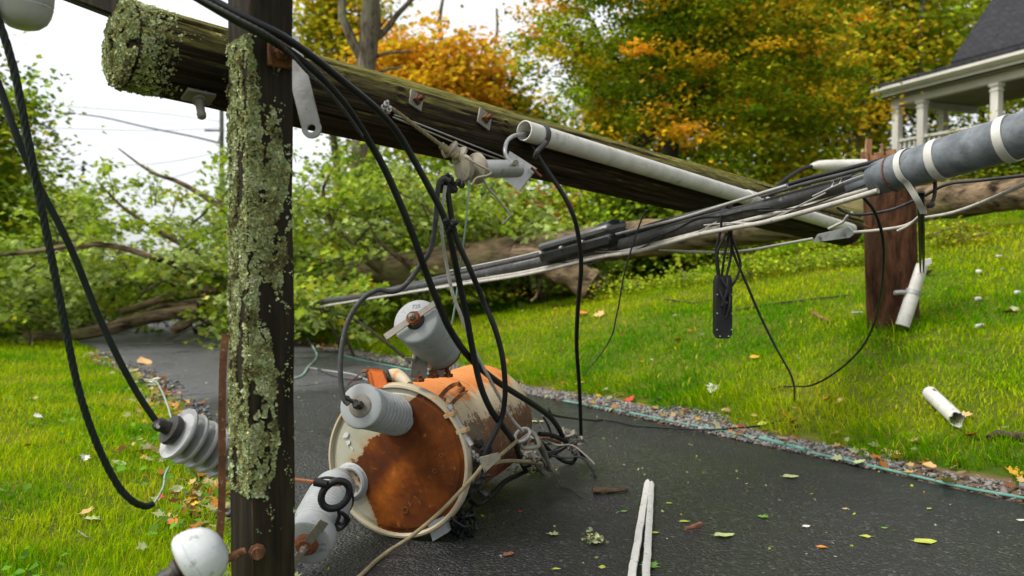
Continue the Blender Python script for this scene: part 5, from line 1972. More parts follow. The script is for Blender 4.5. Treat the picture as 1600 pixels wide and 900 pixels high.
m.lathe(q, Vector((0.7, -0.4, 0.2)), [(-0.012, 0.012), (0.018, 0.012), (0.02, 0.006)], 6)
m.build('terminal_clamp', M['dark_iron'], bush)

# surge arrester on its bracket above the tank
aa, ab = at(649, 501, 2.93), at(691, 548, 3.19)
ax_ = (ab - aa).normalized()
al = (ab - aa).length
arr = MB().lathe(aa, ax_, [(0.0, 0.03), (0.0, 0.078), (0.004, 0.085), (0.010, 0.088), (al * 0.74, 0.088), (al * 0.75, 0.0855), (al * 0.77, 0.088), (al * 0.92, 0.087), (al * 0.985, 0.078), (al, 0.05)], 56).build('arrester', M['polymer'], tr)
MB().lathe(aa + ax_ * (al * 0.93), ax_, [(0, 0.0885), (0.006, 0.0885), (0.022, 0.079), (0.024, 0.055)], 48, True).build('end_gasket', M['rust_red'], arr)
m = MB()
m.lathe(aa, -ax_, [(-0.001, 0.036), (0.006, 0.036), (0.012, 0.030), (0.013, 0.027)], 28)
m.build('gasket', M['dark_iron'], arr)
m = MB()
m.lathe(aa - ax_ * 0.012, -ax_, [(0, 0.027), (0.010, 0.028), (0.014, 0.024), (0.020, 0.024)], 12)
m.build('rusty_cap', M['rust_red'], arr)
MB().lathe(aa - ax_ * 0.03, -ax_, [(0, 0.013), (0.012, 0.0125), (0.014, 0.008), (0.022, 0.008)], 6).build('nut', M['dull_steel'], arr)
# flat strip through the cap, bent at its end
sdv = (at(688, 478, 2.93) - at(610, 516, 2.87)).normalized()
sdv = (sdv - ax_ * sdv.dot(ax_)).normalized()
up_ = ax_.cross(sdv)
m = MB()
m.box(aa - ax_ * 0.020 + sdv * 0.062, (sdv, up_, ax_), (0.045, 0.013, 0.0022), 0.001)
m.box(aa - ax_ * 0.024 - sdv * 0.070, (sdv, up_, ax_), (0.050, 0.014, 0.0022), 0.001)
m.box(aa - ax_ * 0.014 - sdv * 0.121, (ax_, up_, sdv), (0.013, 0.014, 0.0022), 0.001)
m.build('terminal_strip', M['dull_steel'], arr)
ur = (RGT - ax_ * RGT.dot(ax_)).normalized()
uu = ur.cross(ax_)
if uu.z < 0: uu = -uu
nrm_ = ur.cross(uu)
if nrm_.dot(ax_) > 0: ur = -ur
letters('720', aa - ax_ * 0.0006 + uu * 0.055 - ur * 0.004 if False else aa - ax_ * 0.0006 + uu * 0.057, (RGT - ax_ * RGT.dot(ax_)).normalized(), uu, 0.022, M['ink'], arr, 'marking', 0.0004)
# bracket below it
m = MB()
bc = at(656, 576, 3.10)
u1 = (RGT * 0.95 + Vector((0, 0.3, 0)) + UP * -0.12).normalized()
u2 = (UP - u1 * u1.z).normalized()
u3 = u1.cross(u2)
m.box(at(655, 573, 3.08), (u1, u2, u3), (0.032, 0.044, 0.004), 0.002)
m.box(at(657, 561, 3.10) + UP * 0.03, (u1, u3, u2), (0.034, 0.02, 0.004), 0.002)
m.box(at(684, 578, 3.14), (u1, u2, u3), (0.028, 0.028, 0.005), 0.002)
m.rod(at(646, 566, 3.07), at(653, 545, 3.06), 0.010, 0.010, 8)
m.rod(at(664, 566, 3.08), at(673, 553, 3.09), 0.009, 0.009, 8)
m.rod(at(684, 575, 3.13), at(687, 556, 3.13), 0.012, 0.012, 8)
m.box(at(638, 561, 3.05), (u1, u2, u3), (0.014, 0.006, 0.006))
m.build('bracket', M['dull_steel'], arr)
m = MB()
m.rod(at(697, 582, 3.17), at(697, 566, 3.17), 0.012, 0.011, 8)
m.lathe(at(677, 590, 3.10), UP, [(0, 0.026), (0.010, 0.026), (0.012, 0.018), (0.03, 0.018)], 6)
m.lathe(at(700, 589, 3.16), UP, [(0, 0.022), (0.012, 0.022), (0.014, 0.012), (0.026, 0.012)], 6)
m.lathe(at(655, 596, 3.05), UP, [(0, 0.022), (0.010, 0.022), (0.012, 0.012), (0.022, 0.012)], 6)
m.build('bracket_bolts', M['rust_red'], arr)

# orange lug and torn sheet on top of the tank, left
p, nr = tank_hit(592, 604)
m = MB()
m.prism([at(583, 606, 3.09), at(606, 606, 3.09), at(598, 581, 3.11), at(577, 579, 3.11)], Vector((0.004, 0.012, 0.0)))
m.prism([at(577, 579, 3.11), at(598, 581, 3.11), at(602, 584, 3.17), at(582, 580, 3.17)], Vector((0.0, 0.0, 0.008)))
m.prism([at(583, 606, 3.09), at(577, 579, 3.11), at(572, 584, 3.16), at(578, 604, 3.16)], Vector((0.008, 0.0, 0.0)))
m.build('orange_lug', M['orange_paint'], tr)
m = MB()
band(m, path([(545, 600, 3.12), (556, 590, 3.14), (566, 581, 3.15), (574, 579, 3.15)], 4), UP * 0.3 + TAX, 0.035, 0.004)
band(m, path([(574, 579, 3.15), (590, 580, 3.18), (601, 590, 3.2), (604, 603, 3.2)], 4), UP * 0.2 + TAX, 0.03, 0.004)
m.build('torn_strap', M['rust_red'], tr)
m = MB()
for k in range(9):
    q = at(596 + random.uniform(-4, 22), 592 + random.uniform(-6, 8), 3.2 + random.uniform(-0.03, 0.06))
    m.lathe(q, Vector((random.uniform(-1, 1), random.uniform(-1, 1), random.uniform(-0.4, 1))), [(-0.012, 0.007), (-0.008, 0.013), (0.008, 0.012), (0.012, 0.006), (0.03, 0.006)], 6)
m.build('lug_bolts', M['dark_iron'], tr)
m = MB()
m.tube(path([(606, 588, 3.3), (618, 587, 3.25), (630, 594, 3.2), (640, 602, 3.12)], 5), [0.02, 0.024, 0.027, 0.028, 0.03, 0.031, 0.03, 0.03, 0.029, 0.028, 0.026, 0.024, 0.022, 0.02, 0.018, 0.016][:16], 10)
m.build('lifting_lip', M['rim'], tr)
# bent rusty handle on the flank
m = MB()
for pts, r_ in (([(687, 618), (697, 608), (710, 601), (716, 599), (722, 604)], 0.008), ([(700, 634), (708, 625), (720, 615), (728, 608)], 0.007), ([(716, 600), (722, 607), (718, 612)], 0.007), ([(683, 619), (692, 624), (688, 630)], 0.005)):
    P = []
    for i, (px, py) in enumerate(pts):
        p, nr = tank_hit(px, py + 4)
        P.append(p + nr * (0.004 + 0.012 * math.sin(math.pi * i / (len(pts) - 1))))
    band(m, spline(P, 4), TAX, r_ * 2.2, 0.004)
m.build('bent_bracket', M['rust_red'], tr)
# clamp bolt across the split of the rim
m = MB()
pts = [(700, 640), (709, 655), (716, 668), (722, 682), (731, 696)]
P = [lid_pt(px, py, 0.006) + (-TY * 0.012 + UP * 0.004) for px, py in pts]
m.tube(spline(P, 3), 0.0085, 10)
m.lathe(P[0], P[0] - P[1], [(-0.002, 0.015), (0.014, 0.015), (0.016, 0.01)], 6)
m.lathe(P[2], P[3] - P[2], [(0, 0.015), (0.018, 0.015)], 6)
m.lathe(P[4], P[4] - P[3], [(-0.03, 0.013), (0.004, 0.013)], 6)
m.build('clamp_bolt', M['galv'], tr)
for px, py in ((703, 648), (722, 673)):
    p = lid_pt(px, py, 0.004)
    MB().box(p - TY * 0.004, (TAX, (-TY + UP * 0.35).normalized(), (UP + TY * 0.35).normalized()), (0.022, 0.022, 0.009), 0.003).build('clamp_lug', M['orange_lug2'], tr)
# fittings and curled wires under the right side
m = MB()
for k in range(30):
    q = at(746 + random.uniform(-16, 16), 715 + random.uniform(-24, 60), 3.06 + random.uniform(-0.03, 0.12))
    m.lathe(q, Vector((random.uniform(-1, 1), random.uniform(-1, 0.3), random.uniform(-0.7, 0.7))), [(-0.016, 0.006), (-0.014, 0.014), (0.006, 0.014), (0.008, 0.008), (0.026, 0.007)], 6)
m.build('side_fittings', M['dark_iron'], tr)['kind'] = 'stuff'
m = MB()
for k in range(4):
    q = at(736 + k * 6, 708 + k * 5, 3.03)
    m.lathe(q, Vector((0.5, -0.7, 0.4)), [(-0.01, 0.012), (0.006, 0.012), (0.008, 0.007), (0.02, 0.007)], 6)
m.build('side_bolts', M['galv'], tr)
m = MB()
for k in range(16):
    c0 = at(712 + random.uniform(-14, 22), 830 + random.uniform(-34, 26), 3.06 + random.uniform(0, 0.1))
    c0.z = max(c0.z, 0.03)
    P = []
    rr = random.uniform(0.025, 0.065)
    uax = Vector((random.uniform(-1, 1), random.uniform(-1, 1), random.uniform(-1, 1))).normalized()
    e1, e2 = perp(uax)
    for j in range(14):
        a = j / 13 * random.uniform(3.5, 6.0) + k
        p = c0 + (e1 * math.cos(a) + e2 * math.sin(a)) * rr + uax * 0.02 * (j / 13)
        p.z = max(p.z, 0.008)
        P.append(p)
    m.tube(P, random.choice((0.004, 0.0055, 0.007)), 6)
m.build('curled_wires', M['rubber'], tr)['kind'] = 'stuff'
MB().prism([at(668, 818, 3.05), at(694, 806, 3.04), at(700, 832, 3.05), at(676, 846, 3.06)], Vector((0.01, 0.02, 0.004))).build('foot_plate', M['polymer'], tr)

# ------------------------------------------------------------------ second arrester lying against the lid
la, lb_ = at(479, 850, 2.68), at(526, 758, 3.02)
lx = (lb_ - la).normalized()
ll = (lb_ - la).length
sa_ = thing('surge_arrester', 'grey ribbed arrester cylinder lying between crossarm and transformer lid', 'surge arrester', Vector((la.x, la.y, 0)))
prof = [(0, 0.03), (0.0, 0.0738), (0.004, 0.0828), (0.012, 0.0864), (0.055, 0.0869), (0.07, 0.0837)]
x = 0.074
while x < ll - 0.075:
    prof += [(x, 0.0805), (x + 0.005, 0.0851), (x + 0.010, 0.0851), (x + 0.014, 0.0805)]
    x += 0.0165
prof += [(x, 0.0792), (ll - 0.02, 0.0756), (ll - 0.005, 0.07), (ll, 0.04)]
sbody = MB().lathe(la, lx, prof, 56).build('body', M['polymer'], sa_)
m = MB()
m.lathe(la, -lx, [(-0.001, 0.040), (0.006, 0.040), (0.012, 0.036), (0.016, 0.030), (0.026, 0.028), (0.028, 0.02)], 20)
m.build('rusty_cap', M['rust_red'], sbody)
MB().lathe(la - lx * 0.027, -lx, [(0, 0.015), (0.014, 0.014), (0.016, 0.009), (0.026, 0.008)], 6).build('nut', M['dull_steel'], sbody)
e1 = (at(500, 822, 2.66) - at(476, 860, 2.64)).normalized()
e1 = (e1 - lx * e1.dot(lx)).normalized()
e2 = lx.cross(e1)
m = MB()
m.box(la - lx * 0.022 + e1 * 0.068, (e1, e2, lx), (0.048, 0.015, 0.0025), 0.001)
m.box(la - lx * 0.038 + e1 * 0.116, (lx, e2, e1), (0.02, 0.015, 0.0025), 0.001)
m.box(la - lx * 0.055 + e1 * 0.138, (e1, e2, lx), (0.022, 0.0155, 0.0025), 0.001)
m.box(la - lx * 0.024 - e1 * 0.072, (e1, e2, lx), (0.05, 0.013, 0.0025), 0.001)
m.build('terminal_strip', M['dull_steel'], sbody)
for k in range(2):
    rr_ = (RGT - lx * RGT.dot(lx)).normalized()
    uu_ = lx.cross(rr_)
    uu_ = uu_ if uu_.z > 0 else -uu_
    letters(['HPS', '25A'][k], la - lx * 0.0008 + rr_ * 0.055 - uu_ * (0.0 + 0.02 * k), rr_, uu_, 0.017, M['ink'], sbody, 'marking', 0.0004)
for f_, rad in ((ll - 0.085, 0.083),):
    MB().lathe(la + lx * f_, lx, [(-0.006, rad), (-0.004, rad + 0.006), (0.004, rad + 0.006), (0.006, rad)], 48, False).build('hose_band', M['rubber'], sa_)
# shiny pleated hood at its far end
m = MB()
m.lathe(lb_ - lx * 0.01, lx, [(0, 0.066), (0.02, 0.060), (0.03, 0.05), (0.06, 0.046), (0.062, 0.03)], 24)
m.build('end_hood', M['galv'], sa_)

# black ring on a copper lead
rc_ = thing('ring_clamp', 'thick black ring gripping a copper lead in front of the transformer lid', 'clamp', at(524, 772, 2.70))
c0 = at(524, 773, 2.70)
P = []
e1 = (RGT * 0.93 + UP * 0.06 + Vector((0, 0.36, 0))).normalized()
e2 = (UP * 0.97 + RGT * 0.12).normalized()
for j in range(33):
    a = 2 * math.pi * j / 32
    P.append(c0 + e1 * (0.047 * math.cos(a)) + e2 * (0.047 * math.sin(a)))
MB().tube(P, 0.0125, 12, False).build('ring', M['rubber'], rc_)
MB().rod(at(491, 753, 2.68), at(511, 757, 2.68), 0.014, 0.014, 14).build('sleeve', M['rubber'], rc_)
m = MB()
m.tube(path([(528, 792, 2.70), (530, 806, 2.72), (527, 816, 2.73), (535, 818, 2.74), (540, 808, 2.74), (532, 800, 2.72), (545, 812, 2.75), (530, 828, 2.75), (522, 818, 2.74)], 4), 0.0065, 8)
m.build('rubber_tail', M['rubber'], rc_)
o = MB().tube(path([(430, 744, 2.62), (456, 749, 2.65), (490, 753, 2.68), (515, 757, 2.69), (533, 757, 2.71)], 5), 0.0062, 9).build('copper_wire', M['copper'])
tag(o, 'bare copper lead running behind the crossarm into the black ring', 'wire')

# ------------------------------------------------------------------ cables
def cable(name, label, cat, pts, r, mat, group=None, k=7, n=10, parent=None, floor=True):
    P = path(pts, k)
    if floor:
        for p in P:
            rr = r if not isinstance(r, (list, tuple)) else max(r)
            p.z = max(p.z, float(height(p.x, p.y)) + rr * 0.9)
    rs = r
    if isinstance(r, (list, tuple)):
        rs = [r[0] + (r[1] - r[0]) * i / (len(P) - 1) for i in range(len(P))]
    o = MB().tube(P, rs, n).build(name, mat, parent, origin=P[-1] if parent is None else None)
    if parent is None: tag(o, label, cat, group)
    return o


def twisted(name, label, cat, pts, r, mat, turns_per_m=9, strands=3, k=14, group=None, n=7):
    """several strands laid round each other, one cable"""
    P = path(pts, k)
    m = MB()
    L = [0.0]
    for i in range(1, len(P)): L.append(L[-1] + (P[i] - P[i - 1]).length)
    us, u = [], None
    for i, p in enumerate(P):
        d = (P[min(i + 1, len(P) - 1)] - P[max(i - 1, 0)]).normalized()
        if u is None: u, w = perp(d)
        else: u = (u - d * u.dot(d)).normalized()
        us.append((u.copy(), d.cross(u)))
    for s_ in range(strands):
        Q = []
        for p, l_, (u, w) in zip(P, L, us):
            a = l_ * turns_per_m * 2 * math.pi + s_ * 2 * math.pi / strands
            Q.append(p + (u * math.cos(a) + w * math.sin(a)) * r * 0.38)
        m.tube(Q, r * 0.62, n)
    o = m.build(name, mat, origin=P[-1])
    return tag(o, label, cat, group)


def off_log(px, py, gap=0.014):
    p, nrm = log_hit(px, py)
    return p + nrm * gap


RKD = (log_hit(690, 226)[0] - CAMP).dot(FWD) - 0.06
GH = 'black cables hanging down to the transformer'
# heavy cables at the far left
twisted('power_cable', 'thick twisted dark cable looping low over the left lawn', 'cable',
        [(-40, -60, 1.9), (-2, 34, 1.95), (22, 110, 1.98), (45, 225, 2.02), (62, 310, 2.06), (80, 400, 2.1), (100, 500, 2.15), (122, 605, 2.2), (150, 690, 2.25), (182, 755, 2.3), (206, 782, 2.33), (226, 791, 2.36), (238, 788, 2.39)], 0.0105, M['green_black'], 10, 4)
cable('thin_wire', 'thin grey green wire curling up from the end of the looped cable', 'wire', [(226, 791, 2.36), (240, 786, 2.4), (250, 772, 2.43), (256, 758, 2.46), (258, 742, 2.5), (264, 730, 2.52)], 0.0035, M['verdigris'])
cable('power_cable', 'smooth dark cable running down to the stacked shed insulator', 'cable',
      [(-40, 40, 2.05), (0, 138, 2.1), (25, 210, 2.12), (58, 285, 2.16), (92, 350, 2.2), (118, 405, 2.24), (150, 485, 2.29), (185, 560, 2.33), (215, 615, 2.37), (245, 660, 2.4)], 0.0098, M['green_black'])
# two heavy cables across the crossarm, falling to the transformer
cable('power_cable', 'black cable crossing the crossarm and running over the transformer to the clamp on the asphalt', 'cable',
      [(290, -14, 1.98), (360, 27, 2.0), (420, 60, 2.02), (470, 94, 2.12), (510, 130, 2.22), (545, 172, 2.36), (573, 215, 2.46), (600, 262, 2.52), (624, 315, 2.57), (646, 370, 2.62), (668, 432, 2.70), (686, 477, 2.76), (703, 515, 2.82), (733, 558, 2.92), (775, 595, 3.2), (830, 630, 3.55), (858, 650, 3.8), (872, 668, 4.0), (880, 684, 4.1)],
      [0.0105, 0.0135], M['rubber'], GH)
cable('power_cable', 'black cable with a taped joint falling down the near flank of the transformer', 'cable',
      [(306, -14, 1.96), (380, 26, 1.98), (440, 56, 2.03), (490, 90, 2.14), (540, 130, 2.28), (588, 170, 2.4), (620, 206, 2.5), (645, 247, 2.56), (670, 292, 2.6), (692, 335, 2.64), (703, 372, 2.68), (710, 405, 2.72), (722, 462, 2.8), (731, 505, 2.85), (741, 560, 2.9), (752, 606, 2.93), (768, 642, 2.98), (790, 672, 3.1), (806, 695, 3.3), (813, 718, 3.6), (822, 736, 3.95)],
      [0.0105, 0.0125], M['rubber'], GH)
twisted('ground_strand', 'grey twisted strand lying along the black cables over the crossarm', 'wire',
        [(296, -12, 1.955), (370, 28, 1.96), (420, 55, 1.985), (452, 82, 2.05), (480, 112, 2.14), (510, 140, 2.2), (540, 176, 2.32), (566, 212, 2.42)], 0.0055, M['rubber_grey'], 22, 3)
m = MB()
for k in range(7):
    q = at(701 + random.uniform(-7, 9), 352 + random.uniform(-7, 7), 2.65 + random.uniform(-0.02, 0.02))
    m.lathe(q, Vector((random.uniform(-1, 1), -0.5, random.uniform(-1, 1))), [(-0.012, 0.007), (-0.008, 0.012), (0.008, 0.011), (0.014, 0.005)], 7)
tag(m.build('cable_joint', M['rubber'], origin=at(701, 352, 2.65)), 'lumpy taped joint where the white strand meets the black cable', 'cable joint')
cable('power_cable', 'black cable hanging from the spool clamps behind the others to the tank flank', 'cable',
      [(699, 290, 2.84), (703, 325, 2.85), (712, 370, 2.87), (735, 422, 2.9), (755, 470, 2.95), (771, 507, 2.95), (783, 547, 2.96), (788, 582, 2.97), (789, 620, 3.0), (783, 655, 3.02), (768, 686, 3.0), (758, 708, 2.99), (755, 730, 3.0)],
      0.0105, M['rubber'], GH)
cable('power_cable', 'kinked grey and black lead curving down to the ribbed bushing terminal', 'cable',
      [(703, 283, 2.82), (692, 279, 2.81), (685, 290, 2.81), (682, 325, 2.82), (679, 360, 2.83), (672, 392, 2.84), (656, 416, 2.86), (640, 438, 2.85), (625, 452, 2.84), (610, 456, 2.83), (596, 453, 2.83), (584, 456, 2.82), (568, 466, 2.81), (552, 486, 2.8), (540, 514, 2.79), (533, 552, 2.77), (532, 590, 2.75), (537, 622, 2.735), (545, 632, 2.73)],
      0.0092, M['rubber_grey'])
twisted('ground_strand', 'pale frayed strand hanging from the spools to the steel ring', 'wire',
        [(696, 290, 2.83), (690, 335, 2.84), (691, 370, 2.86), (698, 415, 2.91), (707, 458, 2.91), (719, 490, 2.92), (731, 522, 2.94), (742, 548, 2.96), (760, 583, 3.0), (780, 620, 3.06), (800, 655, 3.13), (817, 674, 3.2)], 0.0068, M['white_wire'], 14, 4)
cable('thin_wire', 'thin green wire hanging straight from the spool rack', 'wire', [(733, 282, 2.84), (730, 330, 2.86), (722, 395, 2.9), (716, 440, 2.97), (711, 478, 2.97), (706, 506, 2.97)], 0.0035, M['verdigris'])
cable('thin_wire', 'kinked bare wire end hooked below the spool rack', 'wire', [(752, 272, 2.87), (760, 290, 2.87), (772, 304, 2.87), (785, 320, 2.87), (797, 335, 2.87), (795, 340, 2.87), (785, 351, 2.87)], 0.0042, M['dull_steel'], None, 4)
cable('conduit_wire', 'black wire leaving the mouth of the conduit and dropping to the asphalt', 'cable',
      [(855, 228, 3.6), (826, 205, 3.26), (821, 208, 3.22), (832, 230, 3.2), (852, 262, 3.2), (880, 304, 3.2), (897, 340, 3.22), (905, 378, 3.28), (908, 420, 3.35), (903, 480, 3.5), (901, 540, 3.7), (905, 600, 3.95), (907, 650, 4.15), (908, 690, 4.3)], 0.0098, M['rubber'])
cable('conduit_wire', 'stiff grey wire hooked from the conduit mouth back to the triangular plate', 'wire',
      [(828, 206, 3.24), (818, 210, 3.17), (804, 212, 3.12), (793, 220, 3.08), (789, 234, 3.04), (792, 246, 3.03), (800, 255, 3.03)], 0.0085, M['galv'])
cable('guy_wire', 'upper of two thin grey wires stretched along the pole', 'wire', [off_log(612, 178), off_log(680, 203, 0.01), off_log(745, 228, 0.01), off_log(797, 247, 0.014)], 0.003, M['alu'])
cable('guy_wire', 'lower of two thin grey wires stretched along the pole', 'wire', [off_log(610, 181), off_log(670, 205, 0.01), off_log(740, 233, 0.01), off_log(797, 252, 0.014)], 0.003, M['alu'])
twisted('rope', 'dirty rope tied from the pole clamp to the spool insulators', 'rope', [off_log(598, 164), off_log(620, 177, 0.012), off_log(650, 198, 0.02), (688, 226, RKD), (700, 236, RKD), (715, 246, RKD), (724, 256, RKD)], 0.008, M['rope'], 16, 3)
m = MB()
for k in range(6):
    q = at(690 + k * 4.5, 228 + k * 3.2, RKD)
    m.lathe(q, at(715, 246, 2.95) - at(690, 228, 2.92), [(-0.008, 0.009), (-0.004, 0.0145), (0.004, 0.0145), (0.008, 0.009)], 10)
m.tube(path([(690, 230, RKD), (692, 240, RKD - 0.01), (696, 247, RKD - 0.01)], 4), 0.005, 7)
tag(m.build('rope_knot', M['rope'], origin=at(697, 233, 2.91)), 'coiled knot in the rope above the spools', 'knot')

# ------------------------------------------------------------------ tangle on the asphalt behind the transformer
def ring(mb, c, e1, e2, ra, rb, r, n=28):
    mb.tube([c + e1 * (ra * math.cos(2 * math.pi * j / n)) + e2 * (rb * math.sin(2 * math.pi * j / n)) for j in range(n + 1)], r, 8, False)


m = MB()
ring(m, at(816, 680, 3.22), (RGT * 0.8 + UP * 0.5).normalized(), (UP * 0.6 - RGT * 0.3 + Vector((0, 0.5, 0))).normalized(), 0.034, 0.024, 0.0075)
tag(m.build('steel_ring', M['galv'], origin=at(816, 680, 3.22)), 'small galvanised ring joining the pale strand to the shackle', 'ring')
m = MB()
m.tube(path([(812, 694, 3.26), (818, 700, 3.27), (832, 700, 3.28), (842, 696, 3.3), (838, 684, 3.33), (830, 676, 3.33)], 6), 0.009, 9)
m.rod(at(809, 692, 3.25), at(832, 674, 3.34), 0.008, 0.008, 8)
tag(m.build('shackle', M['dull_steel'], origin=at(828, 695, 3.28)), 'bent steel shackle beside the tank end', 'shackle')
m = MB()
m.tube(path([(833, 680, 3.5), (846, 700, 3.7), (854, 720, 3.85), (858, 735, 3.95), (848, 738, 3.9), (838, 722, 3.75)], 6), [0.016] * 31, 8)
tag(m.build('steel_loop', M['dull_steel'], origin=at(848, 735, 3.95)), 'long dull steel loop standing on its end behind the tank', 'shackle')
rnd = random.Random(44)


def tangle(name, label, cx, cy, d, sx, sy, n, mat, rmin, rmax):
    m = MB()
    for k in range(n):
        q = at(cx + rnd.uniform(-sx, sx), cy + rnd.uniform(-sy, sy), d + rnd.uniform(-0.06, 0.06))
        q.z = max(q.z, 0.015)
        m.lathe(q, Vector((rnd.uniform(-1, 1), rnd.uniform(-1, 0.4), rnd.uniform(-0.8, 0.8))), [(-0.02, rmin), (-0.018, rmax), (0.006, rmax), (0.008, rmin), (0.034, rmin * 0.9)], 6)
    o = m.build(name, mat, origin=at(cx, cy + sy, d))
    return tag(o, label, 'clamp')


tangle('bolted_clamp', 'bolted clamp cluster at the end of the black cables on the asphalt', 892, 690, 4.15, 16, 14, 18, M['dull_steel'], 0.009, 0.017)
tangle('bolted_clamp', 'grimy bolted clamp below the shackle', 826, 712, 3.55, 12, 11, 13, M['dull_steel'], 0.008, 0.015)
for k, (lab, pts, r_, mt) in enumerate((
        ('black stub cable between the two clamps on the asphalt', [(818, 728, 3.9), (850, 716, 4.0), (882, 697, 4.12)], 0.016, 'rubber'),
        ('bowed black cable lying left of the bolted clamp cluster', [(843, 678, 3.9), (862, 680, 4.0), (885, 690, 4.1)], 0.012, 'rubber'),
        ('black cable end drooping below the bolted clamp cluster', [(896, 696, 4.2), (899, 708, 4.25), (897, 720, 4.3), (885, 722, 4.25), (868, 712, 4.2), (846, 692, 4.0)], 0.011, 'rubber'),
        ('short black cable end pointing right from the clamp cluster', [(898, 694, 4.2), (906, 703, 4.25), (912, 716, 4.3)], 0.011, 'rubber'),
        ('black cable running under the tank to the foot of the transformer', [(822, 736, 3.95), (790, 752, 3.75), (770, 772, 3.5), (748, 788, 3.35), (730, 776, 3.2)], 0.012, 'rubber'),
        ('thin wire loop above the clamp cluster', [(848, 650, 4.0), (858, 668, 4.05), (862, 690, 4.1), (852, 694, 4.1)], 0.006, 'rubber_grey'),
        ('curled thin wire beside the shackle', [(836, 706, 3.6), (846, 716, 3.7), (852, 728, 3.8), (842, 732, 3.8), (834, 722, 3.7)], 0.007, 'dull_steel'),
        ('rusty thin wire behind the shackle', [(826, 690, 3.5), (850, 685, 3.8), (876, 692, 4.05)], 0.006, 'rust_red'))):
    cable('loose_cable', lab, 'cable', pts, r_, M[mt], 'loose cable ends on the asphalt')
cable('thin_wire', 'thin black wire trailing over the asphalt and gravel to the grass', 'wire',
      [(857, 640, 4.05), (870, 650, 4.3), ground(930, 660, 0.008), ground(1000, 668, 0.008), ground(1090, 674, 0.008), ground(1150, 677, 0.03), ground(1195, 672, 0.03), ground(1225, 663, 0.03)], 0.0062, M['rubber'])
cable('rope', 'pale rope running from the near asphalt past the lid to the shackle', 'rope',
      [ground(555, 912, 0.008), ground(600, 872, 0.01), (640, 840, 2.88), (690, 798, 2.92), (740, 745, 2.94), (755, 727, 2.96), (775, 716, 3.02), (795, 700, 3.15), (808, 688, 3.2)], 0.0075, M['rope'])
cable('rope', 'short rope stretched from the flank fitting to the lower clamp', 'rope', [(752, 730, 2.96), (785, 721, 3.15), (820, 721, 3.45), (846, 724, 3.7)], 0.0085, M['rope'])
m = MB()
m.prism([at(748, 716, 2.94), at(776, 708, 3.0), at(780, 718, 3.02), at(757, 739, 2.95)], Vector((0.006, 0.02, 0.0)))
tag(m.build('rope_tab', M['old_ceramic'], origin=at(760, 730, 2.95)), 'small folded canvas tab on the rope by the tank flank', 'tab')
# lichen and leaf tuft under the clamp
P, Q = [], []
for k in range(120):
    p = ground(835 + rnd.gauss(0, 16), 742 + rnd.gauss(0, 5), 0.01)
    P.append(p + Vector((0, 0, rnd.uniform(0, 0.03))))
    Q.append(UP)
tf = bpy.data.objects.new('moss_tuft', None)
tf.location = ground(835, 742)
COL.objects.link(tf)
tag(tf, 'tuft of green moss and leaves on the asphalt below the shackle', 'moss')
flakes('moss', P, Q, 0.012, tf, 19, ((0.12, 0.20, 0.03), (0.22, 0.26, 0.07), (0.30, 0.30, 0.12)))

# wires lying on the driveway left of the transformer
for k, (lab, pts, r_, mt) in enumerate((
        ('grey green cable lying on the far driveway left of the transformer', [(440, 597), (470, 590), (482, 575), (495, 560), (492, 548), (480, 530)], 0.011, 'verdigris'),
        ('thin dark cable lying across the driveway behind the transformer', [(485, 572), (510, 584), (535, 592), (560, 594), (580, 585)], 0.010, 'rubber_grey'),
        ('pale thin cable on the driveway behind the transformer', [(484, 576), (520, 582), (550, 586), (575, 596)], 0.008, 'alu'),
        ('thin green wire in the grass left of the stacked sheds', [(225, 603), (243, 606), (252, 620), (257, 632), (263, 650), (268, 668)], 0.006, 'verdigris'))):
    P = [ground(x, y, r_ + (0.05 if k == 3 else 0.0)) for x, y in pts]
    cable('ground_wire', lab, 'wire', P, r_, M[mt])

# ------------------------------------------------------------------ snapped pole stump on the bank
M['stump'] = make_bark('red_brown_pole_wood', lin(0.022, 0.011, 0.007), lin(0.12, 0.053, 0.026), lin(0.06, 0.036, 0.02), 1.3)
sbp = ground(1395, 506)
sd_ = (sbp - CAMP).dot(FWD)
stump = thing('pole_stump', 'red brown snapped stump of the utility pole on the grassy bank', 'pole stump', sbp)
sr = 37.0 / FPX * sd_
htop = at(1395, 262, sd_).z - sbp.z
m = MB()
n, nl_ = 56, 60
vs, fs = [], []
for i in range(nl_ + 1):
    z = -0.25 + (htop + 0.25) * i / nl_
    for k in range(n):
        a = 2 * math.pi * k / n
        g = mnoise.noise(Vector((math.cos(a) * 6, math.sin(a) * 6, z * 0.8)))
        cr = abs(mnoise.noise(Vector((math.cos(a) * 3 + 5, math.sin(a) * 3, z * 0.5))))
        r_ = sr * (1 + 0.025 * g - 0.06 * max(0, 0.06 - cr) / 0.06) * (1.03 - 0.03 * i / nl_)
        zz = z
        if i > nl_ - 12:
            zz += (i - nl_ + 12) / 12 * 0.10 * mnoise.noise(Vector((math.cos(a) * 2.2, math.sin(a) * 2.2, 3)))
        vs.append(sbp + Vector((-0.04 * z, 0, 0)) + Vector((math.cos(a) * r_, math.sin(a) * r_, zz)))
for i in range(nl_):
    for k in range(n):
        a, b = i * n + k, i * n + (k + 1) % n
        fs.append((a, b, b + n, a + n))
fs.append(tuple(nl_ * n + k for k in range(n)))
m.add(vs, fs)
m.build('shaft', M['stump'], stump)
m = MB()
